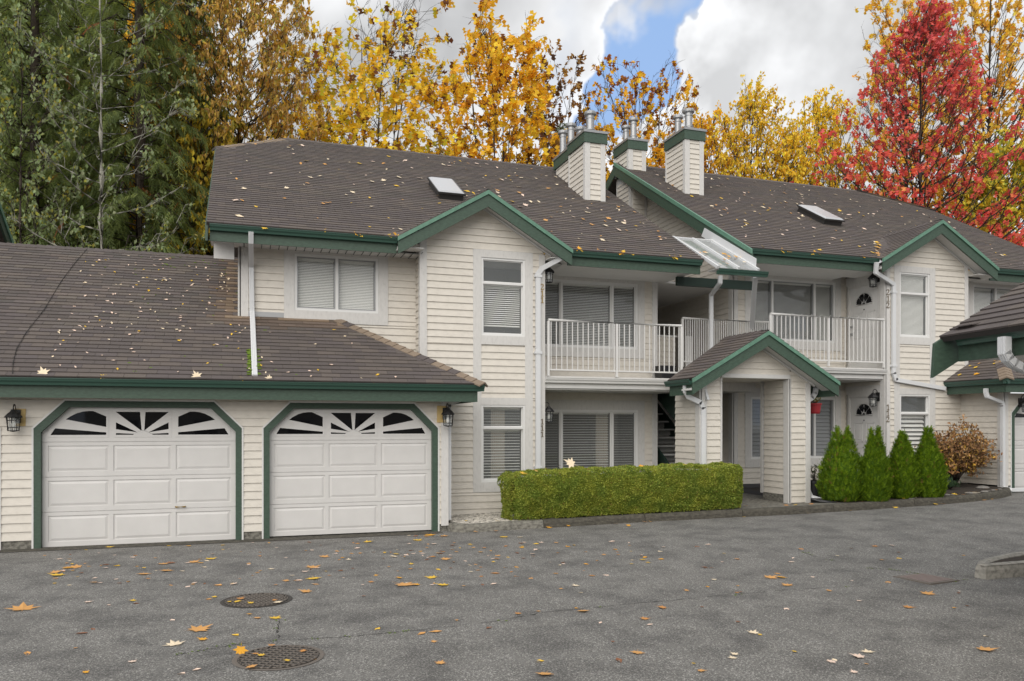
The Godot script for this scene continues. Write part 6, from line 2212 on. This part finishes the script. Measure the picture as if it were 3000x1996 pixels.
# ---------------------------------------------------------------- lanterns, pots, ironwork
func lantern() -> Node3D:
	var n := Node3D.new()
	var mb := MB.new()
	mb.box(Vector3(-0.055, -0.09, 0), Vector3(0.055, 0.09, 0.02))
	obj("back_plate", mb.mesh(), M.black_metal, n)
	mb = MB.new()
	var pts := []
	var rad := []
	for i in 22:
		var f := i / 21.0
		var a := lerpf(-0.5, PI * 1.35, f)
		var r := lerpf(0.062, 0.05, f)
		pts.append(Vector3(0, 0.095 + sin(a) * r, 0.085 - cos(a) * r))
		rad.append(0.009)
	pts.push_front(Vector3(0, 0.02, 0.01))
	rad.push_front(0.009)
	mb.tube(pts, rad, 6)
	obj("arm", mb.mesh(), M.black_metal, n)
	var c := Vector3(0, 0, 0.13)
	mb = MB.new()
	mb.lathe([Vector2(0.105, -0.02), Vector2(0.108, -0.01), Vector2(0.075, 0.03), Vector2(0.045, 0.055), Vector2(0.03, 0.075), Vector2(0.012, 0.085), Vector2(0, 0.12)], Transform3D(Basis(), c), 8)
	obj("lamp_roof", mb.mesh(), M.black_metal, n)
	mb = MB.new()
	for i in 8:
		var a := TAU * i / 8
		var o := Vector3(cos(a), 0, sin(a))
		mb.tube([c + o * 0.082 + Vector3(0, -0.02, 0), c + o * 0.066 + Vector3(0, -0.19, 0)], [0.006, 0.006], 4)
	for q in [[-0.055, 0.079], [-0.15, 0.07], [-0.19, 0.067]]:
		var ring := []
		var rr := []
		for i in 9:
			var a := TAU * i / 8
			ring.append(c + Vector3(cos(a) * q[1], q[0], sin(a) * q[1]))
			rr.append(0.006)
		mb.tube(ring, rr, 4, false)
	mb.lathe([Vector2(0, -0.21), Vector2(0.04, -0.2), Vector2(0.068, -0.19), Vector2(0, -0.188)], Transform3D(Basis(), c), 8)
	obj("cage", mb.mesh(), M.black_metal, n)
	mb = MB.new()
	for i in 8:
		var a := TAU * i / 8
		var b := TAU * (i + 1) / 8
		mb.quad(c + Vector3(cos(b) * 0.062, -0.188, sin(b) * 0.062), c + Vector3(cos(a) * 0.062, -0.188, sin(a) * 0.062), c + Vector3(cos(a) * 0.076, -0.025, sin(a) * 0.076), c + Vector3(cos(b) * 0.076, -0.025, sin(b) * 0.076))
	obj("glass", mb.mesh(), M.glass, n)
	mb = MB.new()
	mb.lathe([Vector2(0, -0.15), Vector2(0.02, -0.14), Vector2(0.028, -0.11), Vector2(0.02, -0.075), Vector2(0.014, -0.05), Vector2(0.014, -0.02)], Transform3D(Basis(), c), 10)
	obj("bulb", mb.mesh(), M.blind, n)
	return n

func lanterns() -> void:
	var proto := lantern()
	var xi := mir(5.61, true)
	for q in [
		["black wall lantern on a yellow block between the garage doors at the left", Vector3(px(48, D_GAR), py(48, 1220, D_GAR), -D_GAR + 0.03), 0.0, true],
		["black wall lantern on a yellow block beside the garage corner board", Vector3(px(1305, D_GAR), py(1305, 1212, D_GAR), -D_GAR + 0.04), 0.0, true],
		["black wall lantern hanging above the gold 211 number", Vector3(5.63, 4.92, -14.95), PI / 2, false],
		["black wall lantern beside the 111 number board with its bulb showing", Vector3(5.63, 2.14, -14.95), PI / 2, false],
		["black wall lantern at the upper door beside number 212", Vector3(xi - 0.02, py(2580, 815, 15.0), -15.0), -PI / 2, false],
		["black wall lantern at the lower door above number 112", Vector3(xi - 0.02, py(2580, 1163, 15.0), -15.0), -PI / 2, false],
		["black wall lantern on the far garage pier beyond the shrub", Vector3(px(2986, D_GAR), py(2986, 1180, D_GAR), -D_GAR + 0.03), 0.0, false]]:
		var n: Node3D = proto.duplicate()
		n.name = numbered("wall_lantern")
		add_child(n)
		n.position = q[1]
		n.rotation.y = q[2]
		n.scale = Vector3.ONE * 1.12
		tag(n, q[0], "lantern", "black wall lanterns")
		if q[3]:
			var mb := MB.new()
			mb.box(Vector3(-0.02, -0.13, -0.02), Vector3(0.11, 0.1, -0.001) if q[1].x < 0 else Vector3(0.0, 0.1, -0.001))
			if q[1].x > 0:
				mb = MB.new()
				mb.box(Vector3(-0.14, -0.14, -0.025), Vector3(0.02, 0.12, -0.001))
			obj("mounting_block", mb.mesh(), M.wood_block, n)
	proto.free()

func manhole(label: String, x: float, y: float, r: float, sunk: float) -> void:
	var p := on_ground(x, y)
	p.y = ground(p.x, -p.z)
	var n := thing("manhole_cover", label, "manhole cover", p)
	var mb := MB.new()
	mb.lathe([Vector2(r + 0.04, 0.0045), Vector2(r + 0.03, 0.007), Vector2(r + 0.01, 0.006), Vector2(r, 0.0046)], Transform3D(), 40)
	obj("rim", mb.mesh(), M.iron if sunk < 0.5 else M.iron_dark, n)
	mb = MB.new()
	mb.lathe([Vector2(r - 0.006, 0.0052), Vector2(0, 0.0052)], Transform3D(), 40)
	obj("lid", mb.mesh(), M.crack_dark, n)
	mb = MB.new()
	for dir in [0.5, 0.5 + PI / 2]:
		var a := Vector3(cos(dir), 0, sin(dir))
		var b := Vector3(-a.z, 0, a.x)
		var k := -r * 0.92
		while k < r * 0.93:
			var half := sqrt(r * r * 0.9 - k * k) if k * k < r * r * 0.9 else 0.0
			if half > 0.02:
				mb.obox(Transform3D(Basis(a, Vector3.UP, -b), b * k + Vector3(0, 0.008, 0)), Vector3(half * 2, 0.007, 0.012))
			k += 0.058
	obj("ribs", mb.mesh(), M.iron, n)
	mb = MB.new()
	var ring := []
	var rr := []
	for i in 41:
		ring.append(Vector3(cos(TAU * i / 40) * (r - 0.012), 0.008, sin(TAU * i / 40) * (r - 0.012)))
		rr.append(0.009)
	mb.tube(ring, rr, 5, false)
	obj("lid_edge", mb.mesh(), M.iron, n)

func drain() -> void:
	var p := on_ground(2713, 1697)
	p.y = ground(p.x, -p.z)
	var n := thing("drain_grate", "rusty square storm drain grate set in the asphalt by the island", "drain grate", p)
	n.rotation.y = 0.12
	var s := 0.25
	var mb := MB.new()
	for q in [[-s, -s, s, -s + 0.045], [-s, s - 0.045, s, s], [-s, -s + 0.045, -s + 0.045, s - 0.045], [s - 0.045, -s + 0.045, s, s - 0.045]]:
		mb.box(Vector3(q[0], -0.02, q[1]), Vector3(q[2], 0.012, q[3]))
	obj("frame", mb.mesh(), M.iron, n)
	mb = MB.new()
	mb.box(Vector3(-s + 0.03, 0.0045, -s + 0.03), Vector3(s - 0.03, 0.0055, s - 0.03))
	obj("painted_pit_shade", mb.mesh(), M.crack_dark, n)  # flat dark sheet on the asphalt, painted for the shade below the bars
	for i in 8:
		mb = MB.new()
		var z := lerpf(-s + 0.07, s - 0.07, i / 7.0)
		mb.box(Vector3(-s + 0.046, 0.0056, z - 0.017), Vector3(s - 0.046, 0.016, z + 0.017))
		obj("bar", mb.mesh(), M.grate_bar, n)

func pots() -> void:
	# red hanging pot by the porch
	var c := at(2387, 1195, 14.5)
	var n := thing("hanging_pot", "red plastic flower pot hanging beside the porch eave", "pot", c - Vector3(0, 0.13, 0))
	var mb := MB.new()
	mb.lathe([Vector2(0, 0), Vector2(0.10, 0), Vector2(0.115, 0.03), Vector2(0.135, 0.19), Vector2(0.15, 0.195), Vector2(0.15, 0.225), Vector2(0.13, 0.225), Vector2(0.12, 0.18), Vector2(0, 0.18)], Transform3D(), 20)
	obj("pot_body", mb.mesh(), M.red_pot, n)
	mb = MB.new()
	for i in 3:
		var a := TAU * i / 3 + 0.4
		mb.tube([Vector3(cos(a) * 0.14, 0.2, sin(a) * 0.14), Vector3(0, 0.6, 0)], [0.003, 0.003], 4)
	mb.tube([Vector3(0, 0.6, 0), Vector3(0, 0.72, 0)], [0.004, 0.004], 4)
	obj("hanger", mb.mesh(), M.black_metal, n)
	small_plant("potted_flower", "straggly yellow-green plant growing in the red hanging pot", c + Vector3(0, 0.05, 0), 0.15, 0.24, 14, [[3, Color(0.14, 0.19, 0.04)], [2, Color(0.4, 0.36, 0.08)], [1, Color(0.3, 0.12, 0.05)]], 0.045)
	# black pot with a dark shrub at the porch corner
	var p := on_ground(2386, 1440, 0.17)
	p = Vector3(px(2386, 13.95), ground(11.4, 13) + 0.14, -13.95)
	n = thing("planter_pot", "black plastic planter standing by the porch corner board", "pot", p)
	mb = MB.new()
	mb.lathe([Vector2(0, 0), Vector2(0.12, 0), Vector2(0.155, 0.29), Vector2(0.168, 0.29), Vector2(0.168, 0.34), Vector2(0.15, 0.34), Vector2(0.145, 0.28), Vector2(0, 0.28)], Transform3D(), 20)
	obj("pot_body", mb.mesh(), M.plastic_black, n)
	small_plant("potted_shrub", "small dark upright shrub growing in the black planter", p + Vector3(0, 0.28, 0), 0.16, 0.4, 18, [[3, Color(0.05, 0.08, 0.035)], [1, Color(0.12, 0.15, 0.08)]], 0.04)
	# black box on the left balcony
	var b := at(1948, 1090, 15.8)
	n = thing("storage_box", "black plastic box standing behind the left balcony railing", "box", Vector3(b.x, 2.83, b.z))
	mb = MB.new()
	mb.hexa([Vector3(-0.15, 0, 0.15), Vector3(0.15, 0, 0.15), Vector3(0.17, 0.30, 0.17), Vector3(-0.17, 0.30, 0.17), Vector3(-0.15, 0, -0.15), Vector3(0.15, 0, -0.15), Vector3(0.17, 0.30, -0.17), Vector3(-0.17, 0.30, -0.17)])
	obj("box_body", mb.mesh(), M.plastic_black, n)
	mb = MB.new()
	mb.box(Vector3(-0.18, 0.30, -0.18), Vector3(0.18, 0.335, 0.18))
	obj("lid", mb.mesh(), M.plastic_black, n)
	# loose cable on the garage roof
	mb = MB.new()
	var e := 13.12
	var pts := []
	var rad := []
	for q in [[255, 728, 17.9], [225, 770, 17.3], [180, 838, 16.35], [130, 930, 15.2], [75, 1000, 14.35], [48, 1040, 13.85], [38, 1075, 13.45], [36, 1102, 13.15]]:
		pts.append(Vector3(px(q[0], q[2]), 2.545 + (q[2] - e) * PITCH + 0.03, -q[2]))
		rad.append(0.006)
	mb.tube(pts, rad, 5)
	whole("roof_cable", mb, M.cable_black, "thin black cable running down the shingles of the garage roof", "cable")

# ---------------------------------------------------------------- fallen leaves
func fallen_leaves() -> void:
	var shapes := [maple(0.5, 0.12), maple(0.5, 0.06), blade(1.0, 0.45, 0.1), blade(1.0, 0.6, 0.2)]
	var mats := []
	var tones := [Color(0.56, 0.29, 0.09), Color(0.48, 0.22, 0.06), Color(0.66, 0.42, 0.04), Color(0.72, 0.60, 0.43), Color(0.70, 0.54, 0.44), Color(0.22, 0.09, 0.04), Color(0.68, 0.33, 0.02)]
	for i in tones.size():
		mats.append(plain("leaf_tone%d" % i, tones[i], 0.75))
		mats[i].cull_mode = BaseMaterial3D.CULL_DISABLED
		mats[i].backlight_enabled = true
		mats[i].backlight = Color(0.2, 0.2, 0.2)
	var all := []      # [position, normal, size, shape, tone, place]
	var named := {
		"road": ["lying on the grey asphalt", "leaves scattered on the asphalt"],
		"kerb": ["lying along the kerb and beds", "leaves along the kerb"],
		"hedge": ["resting on the clipped hedge", "leaves on the hedge"],
		"roof1": ["lying on the roof under the tallest chimney", "leaves on the left roof"],
		"roof2": ["lying on the roof behind number 212", "leaves on the right roof"],
		"garage": ["lying on the long garage roof", "leaves on the garage roof"],
		"gutter": ["caught in a green gutter", "leaves in the gutters"],
		"side": ["lying on the garage roof beyond the shrub", "leaves on the small garage roof"]}
	# asphalt: placed by eye for the large ones, then strewn
	for q in [[65, 1790, 0.34, 0], [150, 1680, 0.2, 0], [235, 1662, 0.26, 0], [182, 1687, 0.26, 2], [312, 1605, 0.17, 2], [190, 1665, 0.2, 6], [470, 1655, 0.2, 0], [505, 1652, 0.16, 5], [608, 1640, 0.22, 2], [560, 1650, 0.2, 0], [490, 1672, 0.2, 0], [420, 1682, 0.2, 0], [905, 1665, 0.26, 0], [945, 1634, 0.2, 0], [917, 1695, 0.22, 2], [1170, 1713, 0.34, 0], [1310, 1716, 0.22, 2], [1295, 1640, 0.2, 0], [1275, 1694, 0.2, 2], [907, 1736, 0.2, 0], [565, 1850, 0.28, 0], [515, 1893, 0.2, 3], [800, 1815, 0.16, 2], [388, 1763, 0.09, 2], [2870, 1905, 0.22, 0], [2530, 1928, 0.16, 4], [2545, 1915, 0.14, 3], [2712, 1743, 0.2, 0], [2250, 1695, 0.22, 0], [2290, 1692, 0.16, 6], [2315, 1718, 0.18, 0], [1705, 1791, 0.16, 0], [1880, 1815, 0.13, 1], [1868, 1912, 0.14, 0], [2205, 1858, 0.14, 3], [1600, 1975, 0.16, 0], [1950, 1783, 0.14, 1], [2650, 1780, 0.16, 1], [1218, 1585, 0.22, 2], [1255, 1568, 0.25, 6], [1300, 1573, 0.2, 0], [1470, 1574, 0.2, 2], [1520, 1575, 0.14, 3], [760, 1812, 0.1, 0], [1080, 1590, 0.2, 2], [1160, 1632, 0.16, 3]]:
		all.append([on_ground(q[0], q[1]), Vector3.UP, q[2] * 1.05, 0, q[3], "road"])
	for i in 330:
		var x := rng.randf_range(10, 2990)
		var y := 1590 + pow(rng.randf(), 1.4) * 390
		if i < 150:
			x = rng.randf_range(150, 1560)
			y = rng.randf_range(1590, 1720)
		elif i < 200:
			x = rng.randf_range(1150, 1900)
			y = rng.randf_range(1570, 1660)
		var p := on_ground(x, y)
		if p.z < -12.4 and p.x > 3.2 or p.z < -13.3:
			continue
		all.append([p, Vector3.UP, rng.randf_range(0.045, 0.13), rng.randi() % 4, [0, 0, 1, 2, 3, 4, 4, 5, 6][rng.randi() % 9], "road"])
	for m in [[817, 1925, 0.3], [752, 1758, 0.3]]:
		for i in 6:
			var p: Vector3 = on_ground(m[0], m[1]) + Vector3(rng.randf_range(-1, 1), 0, rng.randf_range(-1, 1)) * m[2]
			all.append([p + Vector3(0, 0.012, 0), Vector3.UP, rng.randf_range(0.07, 0.13), rng.randi() % 2, [0, 3, 2, 1][rng.randi() % 4], "road"])
	all.append([on_ground(705, 1915) + Vector3(0, 0.05, 0), Vector3(0.2, 0.6, 1).normalized(), 0.14, 0, 6, "road"])
	for i in 46:
		var x := rng.randf_range(3.5, 15.8)
		var d := kerb_d(x) + (rng.randf_range(-0.12, -0.02) if i % 3 == 0 else rng.randf_range(0.18, 0.5))
		if x > 4.4 and x < 9.0 and i % 3:
			x = rng.randf_range(11.3, 15.5)
			d = kerb_d(x) + rng.randf_range(0.18, 0.4)
		all.append([Vector3(x, ground(x, d) + (0.012 if i % 3 == 0 else 0.14), -d), Vector3.UP, rng.randf_range(0.07, 0.17), rng.randi() % 2, [0, 1, 2, 6][rng.randi() % 4], "kerb"])
	for q in [[1525, 1400, 0.2, 2], [1680, 1386, 0.3, 3], [1720, 1392, 0.12, 0], [2000, 1391, 0.16, 2], [1880, 1388, 0.14, 6], [2050, 1392, 0.16, 0], [1575, 1388, 0.14, 0], [1850, 1540, 0.12, 6], [2130, 1398, 0.1, 4]]:
		var d := 13.45 if q[1] < 1399 else 13.35
		var p := Vector3(px(q[0], d), 0.13 + ground(px(q[0], d), 13) + 0.84, -d)
		if q[1] > 1500:
			p = on_ground(1845, 1542)
		var nn := Vector3(0.1, 1, 0.2)
		if q[2] > 0.25:
			nn = Vector3(0, 0.5, 1)
			p.y += 0.1
		all.append([p, nn.normalized(), q[2], 0, q[3], "hedge"])
	var k := sqrt(1 + PITCH * PITCH)
	var up := Vector3(0, 1 / k, PITCH / k)
	for i in 330:
		var x := rng.randf_range(-0.4, 8.9)
		var f := pow(rng.randf(), 0.8)
		if rng.randf() > 0.35 + 0.65 * x / 9.0:
			continue
		var d := lerpf(14.6, 20.6, f)
		if absf(x - 4.35) < 1.8 - (d - 14.5):
			continue
		all.append([Vector3(x, EAVE + (d - D_EAVE) * PITCH + 0.035, -d), up, 0.05 + 0.14 * pow(rng.randf(), 1.6), rng.randi() % 3, [3, 3, 3, 4, 0, 2][rng.randi() % 6], "roof1"])
	for i in 280:
		var x := rng.randf_range(10.3, 19.6)
		var d := lerpf(14.6, 20.6, pow(rng.randf(), 1.1))
		if absf(x - 15.29) < 1.8 - (d - 14.5):
			continue
		all.append([Vector3(x, EAVE + STEP + (d - D_EAVE) * PITCH + 0.035, -d), up, 0.05 + 0.13 * pow(rng.randf(), 1.6), rng.randi() % 3, [3, 3, 4, 4, 0, 2][rng.randi() % 6], "roof2"])
	for i in 300:
		var x := rng.randf_range(-2.9, 2.4)
		var d := rng.randf_range(13.2, 17.7)
		if x > -0.2 and d > 15.0 or x > 3.7 - (d - 13.1) or x > 0.3 and rng.randf() < 0.7:
			continue
		all.append([Vector3(x, 2.545 + (d - 13.12) * PITCH + 0.03, -d), up, rng.randf_range(0.04, 0.085), 2 + rng.randi() % 2, [3, 4, 4, 4, 3, 2][rng.randi() % 6], "garage"])
	for q in [[128, 0.22, 3], [307, 0.13, 2], [580, 0.2, 3], [706, 0.12, 2], [795, 0.16, 3], [1090, 0.1, 2]]:
		all.append([Vector3(px(q[0], 13.17), 2.58, -13.17), Vector3(0, 0.6, 1).normalized(), q[1], 0, q[2], "garage"])
	for q in [[780, 1], [905, 2], [935, 1], [960, 3], [1010, 2], [1045, 2], [1065, 2], [1152, 3], [1165, 2], [1690, 3], [1710, 3], [1765, 2], [1820, 4], [1845, 3], [1890, 1], [1960, 3], [1985, 3], [2250, 3], [2290, 3], [2320, 2], [2380, 3], [2400, 3], [2440, 1], [2520, 3]]:
		for z in q[1]:
			var r2: bool = q[0] > 2200
			all.append([Vector3(px(q[0] + rng.randf_range(-12, 12), 14.52), EAVE + (STEP if r2 else 0.0) + rng.randf_range(0.0, 0.04), -14.52 - rng.randf() * 0.06), Vector3(rng.randf_range(-0.5, 0.5), 0.7, 0.8).normalized(), rng.randf_range(0.08, 0.16), 0, [2, 6, 2, 0][rng.randi() % 4], "gutter"])
	for i in 22:      # a drift in the valley and on the glass canopy
		var f := rng.randf()
		var d := lerpf(14.5, 15.6, f)
		all.append([Vector3(13.57 + (d - 14.5) * 0.95 - 0.1 * rng.randf(), EAVE + STEP + (d - D_EAVE) * PITCH + 0.05, -d), up, rng.randf_range(0.09, 0.17), 0, [0, 3, 2, 0][rng.randi() % 4], "roof2"])
	for i in 16:
		var d := rng.randf_range(14.1, 15.1)
		all.append([Vector3(rng.randf_range(9.15, 10.1), 5.03 + (d - 14.1) * 0.56 + 0.05, -d), up, rng.randf_range(0.07, 0.14), 0, [0, 6, 3][rng.randi() % 3], "gutter"])
	for i in 9:
		var xe := 2 * MID - 3.9
		var u := rng.randf_range(0.05, 1.3)
		var d := rng.randf_range(13.3 + u * 0.4, 14.6)
		all.append([Vector3(xe + u * 0.6, 2.545 + STEP + u * 0.6 * PITCH + 0.035, -d), Vector3(-PITCH, 1, 0).normalized(), rng.randf_range(0.08, 0.17), 0, [2, 0, 6][rng.randi() % 3], "side"])
	for a in all:
		a.append(a[2] / a[0].distance_to(EYE))
	all.sort_custom(func(a, b): return a[6] > b[6])
	var rest := MB.new()
	var n := 0
	for a in all:
		var nn: Vector3 = (a[1] + any_turn().x * (0.07 if a[5] == "road" else 0.2)).normalized()
		var x := nn.cross(any_turn().y).normalized()
		var t := Transform3D(Basis(x, nn.cross(x), nn).scaled(Vector3.ONE * a[2]), a[0] + a[1] * 0.008)
		var s := seen_at(a[0])
		if s.x < -30 or s.x > 3030 or s.y > 2020:
			continue
		if n < 300:
			n += 1
			var o := obj(numbered("fallen_leaf"), shapes[a[3]], mats[a[4]], self, t)
			var look: String = ["tan-orange", "rust-brown", "golden yellow", "pale cream", "pinkish pale", "dark brown", "bright orange"][a[4]]
			var big_one: String = "large " if a[2] > 0.19 else ("small " if a[2] < 0.085 else "")
			var form: String = "lobed maple leaf" if a[3] < 2 else "narrow pointed leaf"
			tag(o, "%s%s %s %s" % [big_one, look, form, named[a[5]][0]], "leaf", named[a[5]][1])
		else:
			rest.col = tones[a[4]] * rng.randf_range(0.8, 1.2)
			var arr: Array = shapes[a[3]].surface_get_arrays(0)
			var v: PackedVector3Array = arr[Mesh.ARRAY_VERTEX]
			for i in range(0, v.size(), 3):
				rest.tri(t * v[i], t * v[i + 2], t * v[i + 1])
	whole("leaf_litter", rest, M.dry_leaf, "the smallest scattered leaves on the roofs and asphalt", "leaves", "", "stuff")

func _ready() -> void:
	rng.seed = 7
	make_view()
	make_materials()
	build_ground()
	build_house()
	garage_left()
	garage_right()
	porch()
	foreground_garage()
	neighbour_house()
	opposite_house()
	woods()
	garden()
	lanterns()
	manhole("ribbed iron manhole cover in the near asphalt below the mossy crack", 817, 1927, 0.315, 0.0)
	manhole("sunken leaf-strewn manhole cover nearer the garage doors", 752, 1760, 0.325, 1.0)
	drain()
	pots()
	fallen_leaves()
	print("leaf faces ", count_tris)
